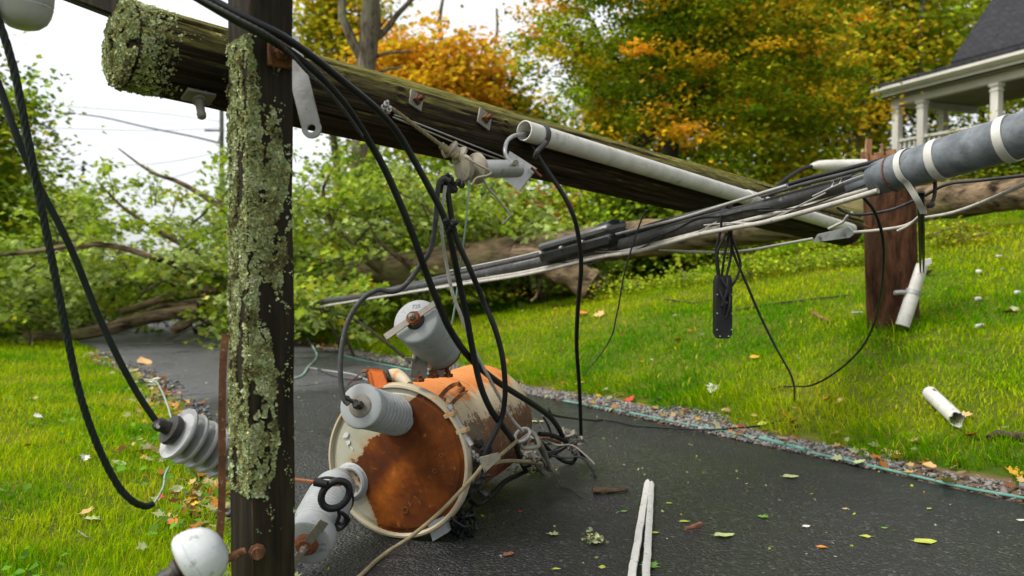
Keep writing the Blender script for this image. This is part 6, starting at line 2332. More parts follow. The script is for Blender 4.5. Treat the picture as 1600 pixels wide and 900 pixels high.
for k in range(70):
    a, q = rnd.uniform(0, 6.28), math.sqrt(rnd.random()) * sr * 0.92
    b0 = sbp + Vector((math.cos(a) * q - 0.04 * htop, math.sin(a) * q, htop - 0.12))
    hh = rnd.uniform(0.10, 0.24) + 0.3 * max(0, mnoise.noise(Vector((math.cos(a) * q * 12, math.sin(a) * q * 12, 1))))
    if math.cos(a) * q > 0.05: hh *= 0.55
    if mnoise.noise(Vector((a * 1.3, q * 9, 6))) < 0.05: hh *= 0.5
    t0 = b0 + Vector((rnd.uniform(-0.06, 0.04), rnd.uniform(-0.03, 0.03), hh + 0.02))
    m.box((b0 + t0) / 2, ((RGT * math.cos(a + 1) + Vector((0, 1, 0)) * math.sin(a + 1)), Vector((-math.sin(a + 1), math.cos(a + 1), 0)), (t0 - b0).normalized()), (rnd.uniform(0.014, 0.034), rnd.uniform(0.006, 0.018), (t0 - b0).length / 2))
m.build('splinters', M['splinter'], stump)
m = MB()
for (x0, y0, x1, y1) in ((1352, 262, 1338, 238), (1360, 258, 1350, 246)):
    m.rod(at(x0, y0 + 8, sd_ - 0.05), at(x1, y1, sd_ - 0.08), 0.022, 0.003, 5)
m.build('leaning_splinter', M['stump'], stump)
# conduit stub at its foot
m = MB()
ca, cb = at(1413, 500, sd_ - 0.30), at(1441, 414, sd_ - 0.28)
cx_ = (cb - ca).normalized()
cl_ = (cb - ca).length
csp = thing('conduit_pipe', 'leaning broken white conduit strapped to the foot of the stump', 'conduit', ca)
m.lathe(ca - cx_ * 0.05, cx_, [(0, 0.052), (cl_ * 0.5 + 0.05, 0.052), (cl_ * 0.5 + 0.052, 0.046), (cl_ + 0.05, 0.044), (cl_ + 0.05, 0.038), (cl_ - 0.2, 0.036)], 24)
m.build('pipe', M['pvc'], csp)
m = MB()
e1, e2 = perp(cx_)
m.prism([cb + cx_ * -0.02 + RGT * -0.03, cb + cx_ * -0.02 + RGT * 0.036, cb + RGT * 0.075 + UP * 0.015, cb + RGT * 0.07 + UP * 0.05, cb + RGT * 0.01 + UP * 0.04], Vector((0, 0.012, 0.004)))
m.build('torn_lip', M['pvc'], csp)
m = MB()
q = ca.lerp(cb, 0.5)
m.lathe(q - cx_ * 0.018, cx_, [(0, 0.047), (0, 0.057), (0.036, 0.057), (0.036, 0.047)], 24, False)
m.tube([q - RGT * 0.05, q - RGT * 0.10 + UP * 0.002, q - RGT * 0.15 - UP * 0.003], 0.018, 8)
m.build('strap', M['galv'], csp)
# white pipe behind the cables, left of the stump
wp = thing('conduit_pipe', 'short white plastic pipe with a pinched end left of the stump top', 'conduit', at(1350, 258, sd_ - 0.3))
a, b = at(1266, 259, sd_ - 0.35), at(1352, 257, sd_ - 0.32)
dx_ = (b - a).normalized()
m = MB()
m.lathe(a, dx_, [(0, 0.012), (0.03, 0.026), (0.07, 0.038), (0.12, 0.042), ((b - a).length, 0.042), ((b - a).length, 0.036)], 24)
m.build('pipe', M['pvc'], wp)
cable('pipe_cable', 'black cable curving out of the pinched white pipe', 'cable', [(1268, 260, sd_ - 0.36), (1250, 266, sd_ - 0.4), (1228, 280, sd_ - 0.5), (1205, 298, sd_ - 0.6), (1180, 312, sd_ - 0.7)], 0.016, M['rubber'])

# ------------------------------------------------------------------ the communications cable bundle
BAx, BAd, BBx, BBd = 470.0, 9.3, 1600.0, 2.35


def bd(x):
    k = BAd * (x - BAx)
    s_ = k / (k - BBd * (x - BBx))
    return BAd + (BBd - BAd) * s_


def bpts(pts, off=0.0): return [(x, y, bd(x) + off) for x, y in pts]


GB = 'cables of the sagging bundle'
cm = cable('bundle_cable', 'thickest black cable of the sagging bundle, entering the grey splice case', 'cable',
           bpts([(490, 472), (560, 464), (640, 450), (730, 433), (820, 414), (910, 397), (1000, 374), (1090, 349), (1180, 327), (1255, 306), (1336, 284)]), 0.030, M['rubber_grey'], GB, 6, 16)
c22 = at(1309, 287, bd(1309) - 0.033)
dr_ = (at(1336, 284, bd(1336)) - at(1255, 306, bd(1255))).normalized()
fw_ = (CAMP - c22).normalized()
up2 = (UP - dr_ * dr_.z).normalized()
letters('2', at(1301, 287, bd(1301) - 0.0325), dr_, (up2 * 0.96 - fw_ * 0.2).normalized(), 0.034, M['chalk'], cm, 'marking', 0.001)
letters('2', at(1313, 282.5, bd(1313) - 0.0325), dr_, (up2 * 0.96 - fw_ * 0.2).normalized(), 0.034, M['chalk'], cm, 'marking', 0.001)
cable('bundle_cable', 'black cable of the bundle passing through the long black closure', 'cable', bpts([(500, 470), (560, 462), (640, 445), (730, 424), (820, 404), (900, 386), (975, 367), (1022, 352), (1076, 338), (1130, 324)], 0.06), 0.017, M['rubber_grey'], GB)
cable('bundle_cable', 'thin silver strand on top of the bundle beside the black closure', 'cable', bpts([(700, 424), (790, 406), (850, 392), (905, 381), (990, 359), (1060, 342), (1129, 321), (1193, 301), (1230, 290)], -0.05), 0.007, M['alu'], GB)
cable('bundle_cable', 'lower pale strand of the bundle', 'cable', bpts([(495, 481), (520, 476), (620, 460), (730, 443), (820, 429), (910, 408), (946, 400), (990, 394), (1036, 382), (1090, 367), (1140, 357), (1200, 346), (1290, 322), (1372, 298)], -0.05), [0.011, 0.0095], M['white_wire'], GB)
cable('bundle_cable', 'second pale strand just under the thick black cable', 'cable', bpts([(640, 455), (730, 439), (820, 425), (910, 404), (960, 396), (1040, 377), (1140, 351), (1240, 327), (1310, 309), (1372, 292)], -0.02), [0.010, 0.0085], M['white_wire'], GB)
cable('bundle_cable', 'grey black cable under the pale strands near the stump', 'cable', bpts([(1220, 334), (1280, 321), (1330, 308), (1375, 299)], 0.0), 0.012, M['rubber_grey'], GB)
cable('bundle_cable', 'upper of two black cables passing over the grey splice case', 'cable', bpts([(1186, 304), (1250, 283), (1320, 265), (1390, 247), (1460, 226), (1530, 205), (1620, 178)], -0.02), 0.0088, M['rubber'], GB)
cable('bundle_cable', 'lower of two black cables passing over the grey splice case', 'cable', bpts([(1190, 307), (1255, 288), (1325, 270), (1395, 251), (1465, 231), (1535, 210), (1620, 184)], -0.045), 0.0075, M['rubber_grey'], GB)
# splice case
ga, gb = at(1362, 281, bd(1362)), at(1660, 192, bd(1660) if bd(1660) > 1.8 else 2.0)
gx = (gb - ga).normalized()
gl = (gb - ga).length
spl = thing('splice_case', 'fat grey cylindrical cable splice case with white steel bands at the right edge', 'splice case', ga)
M['case'] = worn('scuffed_grey_case', lin(0.085, 0.095, 0.105), lin(0.24, 0.26, 0.285), 0.40, 7.0, 0.15, lin(0.10, 0.095, 0.08), 0.9, 0.2, 70, (1.0, 3.0, 3.0))
MB().lathe(ga, gx, [(0, 0.030), (0.0, 0.044), (0.008, 0.052), (0.03, 0.058), (0.034, 0.0545), (0.038, 0.059), (0.1, 0.0625), (0.3, 0.0665), (gl, 0.068)], 56).build('case', M['case'], spl)
MB().lathe(ga - gx * 0.09, gx, [(0, 0.0305), (0.004, 0.033), (0.085, 0.034), (0.092, 0.030)], 32).build('sleeve', M['case'], spl)
M['band'] = worn('white_steel_band', lin(0.56, 0.55, 0.50), lin(0.42, 0.41, 0.36), 0.45, 12.0, 0.2, lin(0.30, 0.27, 0.2), 0.7, 0.1, 70)


def on_case(px):
    best, bq = None, 1e9
    for i in range(400):
        p = ga + gx * (gl * i / 399)
        d_ = (p - CAMP).dot(FWD)
        x = 800 + (p - CAMP).dot(RGT) / d_ * FPX
        if abs(x - px) < bq: bq, best = abs(x - px), gl * i / 399
    return best


for px, w in ((1469, 0.0135), (1577, 0.0135)):
    t_ = on_case(px)
    rr = 0.0655 if px < 1500 else 0.069
    MB().lathe(ga + gx * (t_ - w), gx, [(0, rr), (0, rr + 0.003), (2 * w, rr + 0.0032), (2 * w, rr)], 48, False).build('steel_band', M['band'], spl)
t_ = on_case(1397)
MB().lathe(ga + gx * (t_ - 0.003), gx, [(0, 0.0605), (0.0, 0.0645), (0.006, 0.0645), (0.006, 0.0605)], 44, False).build('rusty_wire_tie', M['rusty'], spl)
# loose band hanging off
q = on_case(1424)
cc = ga + gx * q
e_u = (UP - gx * gx.z).normalized()
e_v = gx.cross(e_u)
if e_v.dot(CAMP - cc) < 0: e_v = -e_v
pts = []
for j in range(9):
    a = R(100 - j * 20)
    pts.append(cc + (e_u * math.sin(a) + e_v * math.cos(a)) * 0.0675 - gx * 0.01 * math.sin(j / 8 * 3.1))
pts += [at(1433, 312, bd(1424) - 0.03), at(1440, 326, bd(1424) - 0.01), at(1443, 334, bd(1424))]
band(MB(), spline(pts, 4), gx, 0.022, 0.002).build('loose_band', M['band'], spl)
m = MB()
m.tube(path([(1461, 282, 2.64), (1461, 296, 2.64), (1459, 310, 2.64), (1454, 320, 2.63)], 4), 0.0065, 8)
m.lathe(at(1453, 321, 2.63), Vector((0.3, -0.9, 0.1)), [(-0.008, 0.010), (0.008, 0.010), (0.010, 0.006), (0.016, 0.006)], 6)
m.build('drop_bolt', M['dark_iron'], spl)
# long black closure lying on the bundle
ba_, bb2 = at(856, 392, bd(856) - 0.02), at(968, 361, bd(968) - 0.02)
bx_ = (bb2 - ba_).normalized()
bs = (Vector((0, 1, 0)) - bx_ * bx_.y).normalized()
bu = bx_.cross(bs) if bx_.cross(bs).z > 0 else -bx_.cross(bs)
clo = thing('cable_closure', 'long black plastic closure box clipped onto the cable bundle', 'closure', ba_)
L2 = (bb2 - ba_).length / 2
mid = (ba_ + bb2) / 2
MB().box(mid - bu * 0.03, (bx_, bs, bu), (L2, 0.075, 0.03), 0.012).build('lower_shell', M['rubber'], clo)
M['closure_grey'] = worn('wet_dark_grey_plastic', lin(0.045, 0.046, 0.048), lin(0.075, 0.076, 0.078), 0.3, 10.0, 0.0, None, 0.7, 0.1, 60)
MB().box(mid + bu * 0.026, (bx_, bs, bu), (L2 * 0.98, 0.072, 0.024), 0.016).build('upper_shell', M['closure_grey'], clo)
MB().lathe(mid + bx_ * (L2 * 0.62), bx_, [(0, 0.058), (0.004, 0.066), (L2 * 0.30, 0.066), (L2 * 0.34, 0.05), (L2 * 0.36, 0.02)], 28).build('end_cap', M['rubber'], clo)
for f_ in (-0.86, -0.25, 0.35):
    MB().lathe(mid + bx_ * (L2 * f_) - bs * 0.078 * (1 if (mid - bs - CAMP).length < (mid + bs - CAMP).length else -1) - bu * 0.004, bx_, [(-0.012, 0.009), (0.012, 0.009)], 10).build('latch', M['galv'], clo)

# grey clamp block on the thin strand
ka, kb = at(1268, 373, 3.2), at(1336, 362, 3.12)
kx_ = (kb - ka).normalized()
ks = Vector((0, 1, 0))
ks = (ks - kx_ * ks.dot(kx_)).normalized()
ku = kx_.cross(ks) if kx_.cross(ks).z > 0 else -kx_.cross(ks)
kb_o = thing('strand_clamp', 'grey metal clamp block on the thin strand in front of the stump', 'clamp', ka)
kl = (kb - ka).length / 2
km = (ka + kb) / 2
MB().prism([km - kx_ * kl - ku * 0.016, km + kx_ * (kl * 0.7) - ku * 0.020, km + kx_ * kl - ku * 0.006, km + kx_ * (kl * 0.75) + ku * 0.022, km - kx_ * (kl * 0.7) + ku * 0.014], ks * 0.035).build('body', M['polymer'], kb_o)
for f_ in (-0.62, 0.5):
    MB().rod(km + kx_ * (kl * f_), km + kx_ * (kl * f_) - ks * 0.008, 0.007, 0.006, 6).build('screw', M['dull_steel'], kb_o)
cable('strand_wire', 'pale thin strand from the clamp block left to the bundle', 'wire', [(1030, 391, 3.95), (1080, 393, 3.7), (1130, 394, 3.55), (1170, 391, 3.45), (1220, 382, 3.32), (1270, 373, 3.21)], 0.006, M['white_wire'])
cable('strand_wire', 'pale thin strand from the clamp block right past the stump and out of frame', 'wire', [(1334, 363, 3.12), (1370, 360, 3.05), (1410, 354, 2.98), (1440, 342, 2.9), (1490, 332, 2.8), (1545, 312, 2.65), (1625, 277, 2.45)], 0.0065, M['white_wire'])
cable('strand_wire', 'grey strand sagging in front of the stump under the splice case', 'wire', [(1308, 324, 3.0), (1325, 333, 2.98), (1350, 335, 2.94), (1395, 327, 2.87), (1440, 308, 2.78), (1480, 288, 2.7), (1530, 282, 2.62), (1625, 272, 2.45)], 0.0055, M['rubber_grey'])
cable('strand_wire', 'frayed white tie wire above the clamp block', 'wire', [(1294, 358, 3.14), (1306, 352, 3.13), (1318, 346, 3.12), (1324, 338, 3.1), (1332, 332, 3.08)], 0.006, M['white_wire'], None, 4)
cable('strand_wire', 'short white wire ends fanning out below the splice case', 'wire', [(1402, 361, 2.97), (1420, 352, 2.94), (1434, 340, 2.9), (1446, 330, 2.86)], 0.005, M['white_wire'], None, 4)
for k, (x0, lab) in enumerate(((1437, 'left of two black wires dropping from the splice case into the broken conduit'), (1442, 'right of two black wires dropping from the splice case into the broken conduit'))):
    cable('drop_wire', lab, 'wire', [(x0, 300, 2.75), (x0, 340, 2.85), (x0 + 1, 400, 3.6), (x0 + 1, 425, sd_ - 0.3)], 0.006, M['rubber'])
g1_ = ground(1238, 612)
cable('drop_wire', 'thin black wire looping in front of the stump down to the grass', 'wire', [(1346, 305, 2.82), (1366, 330, 2.86), (1378, 365, 2.95), (1381, 405, 3.1), (1377, 455, 3.4), (1366, 505, 3.8), (1345, 545, 4.2), (1308, 580, 4.6), (1268, 602, 4.85), ground(1235, 612, 0.03), ground(1205, 612, 0.01)], 0.0058, M['rubber'])
cable('drop_wire', 'thin dark wire falling from the bundle to the grass beside the black box', 'wire', [(1136, 330, 3.38), (1141, 365, 3.4), (1146, 395, 3.45), (1165, 440, 3.6), (1190, 498, 3.9), (1215, 548, 4.2), (1234, 582, 4.5), (1241, 605, 4.7), ground(1241, 627, 0.0)], 0.0062, M['rubber_grey'])
cable('drop_wire', 'faint thin wire hanging from the pole above the lawn', 'wire', [(1008, 328, 3.7), (992, 372, 3.8), (975, 430, 4.0), (964, 490, 4.3), (948, 540, 4.7), ground(910, 592, 0.02)], 0.0042, M['rubber_grey'])

# hanging black terminal
tb = thing('terminal_box', 'slim black ribbed terminal box dangling from the cable bundle over the lawn', 'terminal box', at(1129, 530, 3.42))
tc0 = at(1129, 478, 3.42)
poly = [(-0.034, -0.118), (-0.022, -0.138), (0.022, -0.138), (0.034, -0.118), (0.034, 0.105), (0.026, 0.132), (-0.026, 0.132), (-0.034, 0.105)]
MB().prism([tc0 + RGT * a + UP * b + Vector((0, 0.03, 0)) for a, b in poly], Vector((0, -0.06, 0))).build('housing', M['rubber'], tb)
m = MB()
for (a, b, c, d) in ((-0.015, 0.12, 0.018, 0.03), (0.012, 0.12, -0.012, 0.0), (-0.022, 0.07, 0.0, -0.03), (0.02, 0.06, 0.006, -0.05)):
    m.tube(spline([tc0 + RGT * a + UP * b - Vector((0, 0.034, 0)), tc0 + RGT * ((a + c) / 2 + 0.006) + UP * ((b + d) / 2) - Vector((0, 0.042, 0)), tc0 + RGT * c + UP * d - Vector((0, 0.034, 0))], 5), 0.007, 8)
m.build('front_leads', M['rubber'], tb)
for k, (a, b) in enumerate(((-0.031, -0.10), (0.031, -0.10), (-0.031, -0.03), (0.031, -0.03), (-0.031, 0.05), (0.031, 0.05), (-0.018, -0.128), (0.018, -0.128))):
    MB().rod(tc0 + RGT * a + UP * b - Vector((0, 0.0305, 0)), tc0 + RGT * a + UP * b - Vector((0, 0.036, 0)), 0.0035, 0.003, 6).build('screw', M['galv'], tb)
MB().box(tc0 + UP * 0.016 - Vector((0, 0.0315, 0)), (RGT, Vector((0, 1, 0)), UP), (0.012, 0.0015, 0.0045)).build('label_plate', M['dull_steel'], tb)
for k, pts in enumerate(([(1122, 432, 3.42), (1119, 405, 3.41), (1120, 385, 3.4), (1126, 360, 3.38), (1128, 336, 3.36)], [(1128, 430, 3.42), (1132, 400, 3.41), (1138, 370, 3.4), (1140, 340, 3.36)],
                         [(1135, 432, 3.42), (1142, 400, 3.42), (1143, 370, 3.4), (1141, 340, 3.37)], [(1140, 452, 3.42), (1150, 436, 3.42), (1157, 415, 3.42), (1152, 395, 3.41), (1144, 372, 3.4)],
                         [(1124, 430, 3.41), (1121, 400, 3.39), (1124, 385, 3.38), (1136, 364, 3.37)])):
    cable('lead_wire', None, None, pts, 0.0058, M['rubber'], None, 5, 7, tb, False)
MB().tube(path([(1141, 318, 3.36), (1143, 345, 3.36), (1141, 362, 3.37)], 4), 0.010, 8).build('lead_wrap', M['rubber'], tb)

# thin loose wires along the bundle and round the clamps
GLW = 'thin loose wires along the cable bundle'
for k in range(7):
    x0 = 760 + k * 85
    y0 = np.interp(x0, [480, 730, 1000, 1180, 1340], [473, 433, 374, 327, 284])
    xs = [x0 + j * 38 for j in range(6)]
    pts = [(x, float(np.interp(x, [480, 730, 1000, 1180, 1340, 1600], [473, 433, 374, 327, 284, 222])) + 4 + (9 + 10 * rnd.random()) * math.sin(j / 5 * math.pi) * (1 if k % 3 else -0.8), bd(x) - 0.045) for j, x in enumerate(xs)]
    cable('thin_wire', ['leftmost', 'second from left', 'third from left', 'middle', 'fifth from left', 'sixth from left', 'rightmost'][k] + ' of the seven thin loose wires beside the thick bundle cables', 'wire', pts, 0.0034, M['rubber' if k % 2 else 'alu'], GLW, 5, 6)
for k in range(9):
    a0 = at(800 + rnd.uniform(-30, 70), 690 + rnd.uniform(-20, 25), 3.5 + rnd.uniform(0, 0.6))
    P = [a0]
    dv3 = Vector((rnd.uniform(-1, 1), rnd.uniform(-0.6, 0.6), rnd.uniform(-0.4, 0.9))).normalized()
    for j in range(6):
        dv3 = (dv3 + Vector((rnd.uniform(-1, 1), rnd.uniform(-1, 1), rnd.uniform(-1, 0.7))) * 0.75).normalized()
        P.append(P[-1] + dv3 * 0.075)
    cable('loose_cable', 'curly thin wire sprung out of the tangle beside the tank end', 'cable', P, rnd.choice((0.0035, 0.005, 0.006)), M[rnd.choice(('rubber', 'rubber_grey', 'dull_steel'))], 'curly thin wires in the tangle', 5, 6)

# ------------------------------------------------------------------ things lying about
rnd = random.Random(91)
# split white lath on the asphalt
st = thing('wooden_lath', 'long split white painted lath lying on the near asphalt', 'lath', ground(1005, 800))
for k, (p0, p1, w, tw) in enumerate(((ground(984, 930, 0.014), ground(1012, 757, 0.016), 0.028, 0.25), (ground(1008, 930, 0.016), ground(1018, 760, 0.014), 0.026, -0.35))):
    d_ = (p1 - p0).normalized()
    s_ = Vector((d_.y, -d_.x, 0)).normalized()
    nn = s_.cross(d_)
    s2 = s_ * math.cos(tw) + nn * math.sin(tw)
    n2 = s2.cross(d_)
    m = MB()
    vs, fs = [], []
    N = 26
    for i in range(N + 1):
        p = p0.lerp(p1, i / N) + s_ * 0.003 * mnoise.noise(Vector((i * 0.4, k, 0))) + Vector((0, 0, 0.002))
        ww = w * (1 + 0.12 * mnoise.noise(Vector((i * 0.9, k * 3, 2))))
        if i == N: ww *= 0.55
        for a, b in ((-1, -0.4), (-0.3, -0.7), (1, -0.4), (1, 0.4), (0.2, 0.75), (-1, 0.35)):
            vs.append(p + s2 * (a * ww / 2) + n2 * (b * 0.010))
    for i in range(N):
        for q in range(6):
            a, b = i * 6 + q, i * 6 + (q + 1) % 6
            fs.append((a, b, b + 6, a + 6))
    fs += [tuple(range(5, -1, -1)), tuple(N * 6 + q for q in range(6))]
    m.add(vs, fs)
    m.build('split_half', worn('weathered_white_paint_%s' % 'ab'[k], lin(0.55, 0.54, 0.50), lin(0.44, 0.43, 0.38), 0.6, 14.0, 0.0, lin(0.22, 0.21, 0.12), 0.7, 0.4, 50), st)
# twigs
M['twig'] = worn('wet_twig_bark', lin(0.035, 0.022, 0.015), lin(0.10, 0.065, 0.04), 0.6, 30.0, 0.0, lin(0.16, 0.14, 0.09), 0.7, 0.6, 90)
M['twig_red'] = worn('red_brown_twig', lin(0.16, 0.07, 0.04), lin(0.26, 0.13, 0.08), 0.65, 30.0, 0.0, None, 0.7, 0.5, 90)
for lab, pts, r0, r1, mt in (('dark broken stick with a knobbed end lying right of the clamps', [(926, 772), (940, 773), (960, 772), (980, 770)], 0.018, 0.010, 'twig'),
                             ('short reddish stick lying right of the white lath', [(1071, 831), (1082, 826), (1095, 823)], 0.008, 0.011, 'twig_red'),
                             ('dark stick lying in the grass left of the stump', [(1270, 492), (1282, 499), (1298, 505)], 0.018, 0.010, 'twig_red'),
                             ('thin dry branch lying across the lawn below the bundle', [(1150, 486), (1200, 478), (1260, 470), (1330, 462)], 0.012, 0.006, 'twig'),
                             ('lichen covered stick in the grass near the right edge', [(1545, 688), (1560, 684), (1580, 687), (1605, 690)], 0.018, 0.022, 'twig'),
                             ('pale twig in the lawn near the hanging black box', [(1040, 468), (1080, 474), (1110, 470)], 0.008, 0.005, 'twig'),
                             ('tiny dark stick on the asphalt right of the stick end', [(1248, 690), (1262, 694)], 0.006, 0.004, 'twig')):
    P = spline([ground(x, y, r0 * 0.8) for x, y in pts], 5)
    o = MB().tube(P, [r0 + (r1 - r0) * i / (len(P) - 1) for i in range(len(P))], 8, True, 0.25).build('stick', M[mt], origin=P[0])
    tag(o, lab, 'stick')
# broken conduit lying on the lawn
a, b = ground(1452, 628, 0.05), ground(1494, 668, 0.05)
d_ = (b - a).normalized()
bc_ = thing('conduit_pipe', 'broken piece of white conduit lying in the grass at the right', 'conduit', a)
L_ = (b - a).length
m = MB()
n = 26
e1, e2 = perp(d_)
vs, fs = [], []
for (t_, r_, j) in ((0, 0.034, 0), (0.004, 0.044, 0), (L_ * 0.5, 0.044, 0), (L_, 0.044, 1), (L_, 0.039, 1), (L_ * 0.4, 0.038, 0), (0.02, 0.03, 0)):
    for k in range(n):
        an = 2 * math.pi * k / n
        ex = 0.05 * max(0, mnoise.noise(Vector((math.cos(an) * 1.5, math.sin(an) * 1.5, 3))) + 0.2) if j else 0
        vs.append(a + d_ * (t_ + ex) + (e1 * math.cos(an) + e2 * math.sin(an)) * r_)
for i in range(6):
    for k in range(n):
        p, q = i * n + k, i * n + (k + 1) % n
        fs.append((p, q, q + n, p + n))
m.add(vs, fs + [tuple(range(n - 1, -1, -1))])
m.build('pipe', M['pvc'], bc_)
p = a + d_ * 0.06 + UP * 0.0445 - Vector((0, 0.012, 0.003))
m = MB()
m.box(p, (d_, d_.cross(UP).normalized(), UP), (0.016, 0.008, 0.0015), 0.001)
m.build('rust_spot', M['rust_red'], bc_)
# small white pieces on the bank
for lab, px, py, L0, r_ in (('small white cap lying in the grass right of the stump', 1529, 428, 0.05, 0.024), ('white shard in the grass below the small caps', 1530, 512, 0.11, 0.016),
                            ('white crumpled cap in the grass between stump and right edge', 1528, 470, 0.05, 0.018), ('tiny white chip beside the stump foot', 1437, 508, 0.03, 0.014),
                            ('white sliver in the grass left of the stump foot', 1340, 490, 0.16, 0.009), ('pale chip at the right edge of the lawn', 1590, 460, 0.05, 0.018), ('pale chip high on the lawn right of the stump', 1560, 402, 0.06, 0.012)):
    p = ground(px, py, r_ * 0.8)
    d_ = Vector((rnd.uniform(0.6, 1), rnd.uniform(-0.5, 0.5), rnd.uniform(-0.05, 0.1))).normalized()
    m = MB()
    m.lathe(p - d_ * L0 / 2, d_, [(0, r_ * 0.6), (L0 * 0.1, r_), (L0 * 0.8, r_ * 0.95), (L0, r_ * 0.7), (L0 * 0.85, r_ * 0.5)], 10)
    tag(m.build('plastic_scrap', M['pvc'], origin=p), lab, 'scrap')
# lichen crumb on the asphalt
for lab, px, py, r_, nn in (('clump of green lichen lying on the near asphalt', 928, 852, 0.02, 90),):
    cp = ground(px, py, 0.01)
    ro_ = thing('lichen_clump', lab, 'lichen', cp)
    flakes('lichen', [cp + Vector((rnd.gauss(0, r_), rnd.gauss(0, r_), abs(rnd.gauss(0.008, 0.01)))) for k in range(nn)], [UP] * nn, 0.008, ro_, 33)

# ------------------------------------------------------------------ fallen leaves, one by one
LEAFM = {}
for nm, c1, c2 in (('pale_green', (0.42, 0.46, 0.22), (0.34, 0.38, 0.14)), ('yellow_green', (0.42, 0.44, 0.07), (0.32, 0.36, 0.05)), ('green', (0.10, 0.22, 0.03), (0.14, 0.27, 0.05)),
                   ('tan', (0.55, 0.36, 0.15), (0.42, 0.24, 0.09)), ('orange', (0.60, 0.22, 0.04), (0.50, 0.15, 0.03)), ('brown', (0.18, 0.075, 0.035), (0.25, 0.11, 0.05)),
                   ('red', (0.45, 0.05, 0.025), (0.36, 0.04, 0.02)), ('white', (0.60, 0.58, 0.52), (0.5, 0.48, 0.4)), ('gold', (0.62, 0.36, 0.03), (0.55, 0.26, 0.03))):
    LEAFM[nm] = worn('fallen_leaf_' + nm, lin(*c1), lin(*c2), 0.5, 30.0, 0.0, None, 0.7, 0.3, 120)


def leaf_mesh(kind, seed):
    """oval or lobed leaf with a midrib fold, curled, a stalk and real thickness"""
    g = random.Random(seed)
    half = [(0.0, 0.02), (0.15, 0.20), (0.35, 0.31), (0.6, 0.28), (0.82, 0.16), (1.0, 0.0)] if kind == 'oval' else \
           [(0.0, 0.03), (0.08, 0.20), (0.05, 0.44), (0.22, 0.26), (0.42, 0.56), (0.50, 0.24), (0.74, 0.30), (0.78, 0.12), (1.0, 0.0)]
    curl, fold = g.uniform(0.05, 0.5), g.uniform(0.1, 0.5)
    vs, fs = [], []
    for s_ in (-1, 1):
        b = len(vs)
        for (x, w) in half:
            w2 = w * g.uniform(0.85, 1.15)
            z = curl * ((x - 0.5) ** 2 - 0.25) * 0.7
            vs.append((x - 0.5, 0, z))
            vs.append((x - 0.5, s_ * w2, z + fold * w2 * 0.7 + g.uniform(-0.03, 0.03)))
        for i in range(len(half) - 1):
            q = (b + 2 * i, b + 2 * i + 2, b + 2 * i + 3, b + 2 * i + 1)
            fs.append(q if s_ > 0 else q[::-1])
    nv = len(vs)
    vs += [(x, y, z - 0.012) for x, y, z in vs]
    fs += [tuple(i + nv for i in f[::-1]) for f in fs]
    b = len(vs)
    vs += [(-0.5, 0.012, 0.0), (-0.5, -0.012, 0.0), (-0.78, 0.0, 0.05), (-0.5, 0, 0.02)]
    fs += [(b, b + 1, b + 2), (b + 1, b + 3, b + 2), (b + 3, b, b + 2)]
    me = bpy.data.meshes.new('fallen_leaf')
    zmin = min(v[2] for v in vs)
    me.from_pydata([(x, y, z - zmin) for x, y, z in vs], [], fs)
    me.update()
    return me


LEAFS = {}


def put_leaf(px, py, size, colour, kind, label, group, lift=0.003, rot=None, tilt=0.0, pos=None):
    key = (colour, kind, rnd.randint(0, 2))
    if key not in LEAFS:
        me = leaf_mesh(kind, hash(key[2]) + len(LEAFS))
        me.materials.append(LEAFM[colour])
        LEAFS[key] = me
    o = bpy.data.objects.new('fallen_leaf', LEAFS[key])
    COL.objects.link(o)
    p = pos if pos is not None else ground(px, py)
    o.location = p + Vector((0, 0, lift))
    o.scale = (size, size, size)
    o.rotation_euler = (rnd.uniform(-1, 1) * tilt, rnd.uniform(-1, 1) * tilt, rnd.uniform(0, 6.28) if rot is None else rot)
    tag(o, label, 'leaf', group)
    return o


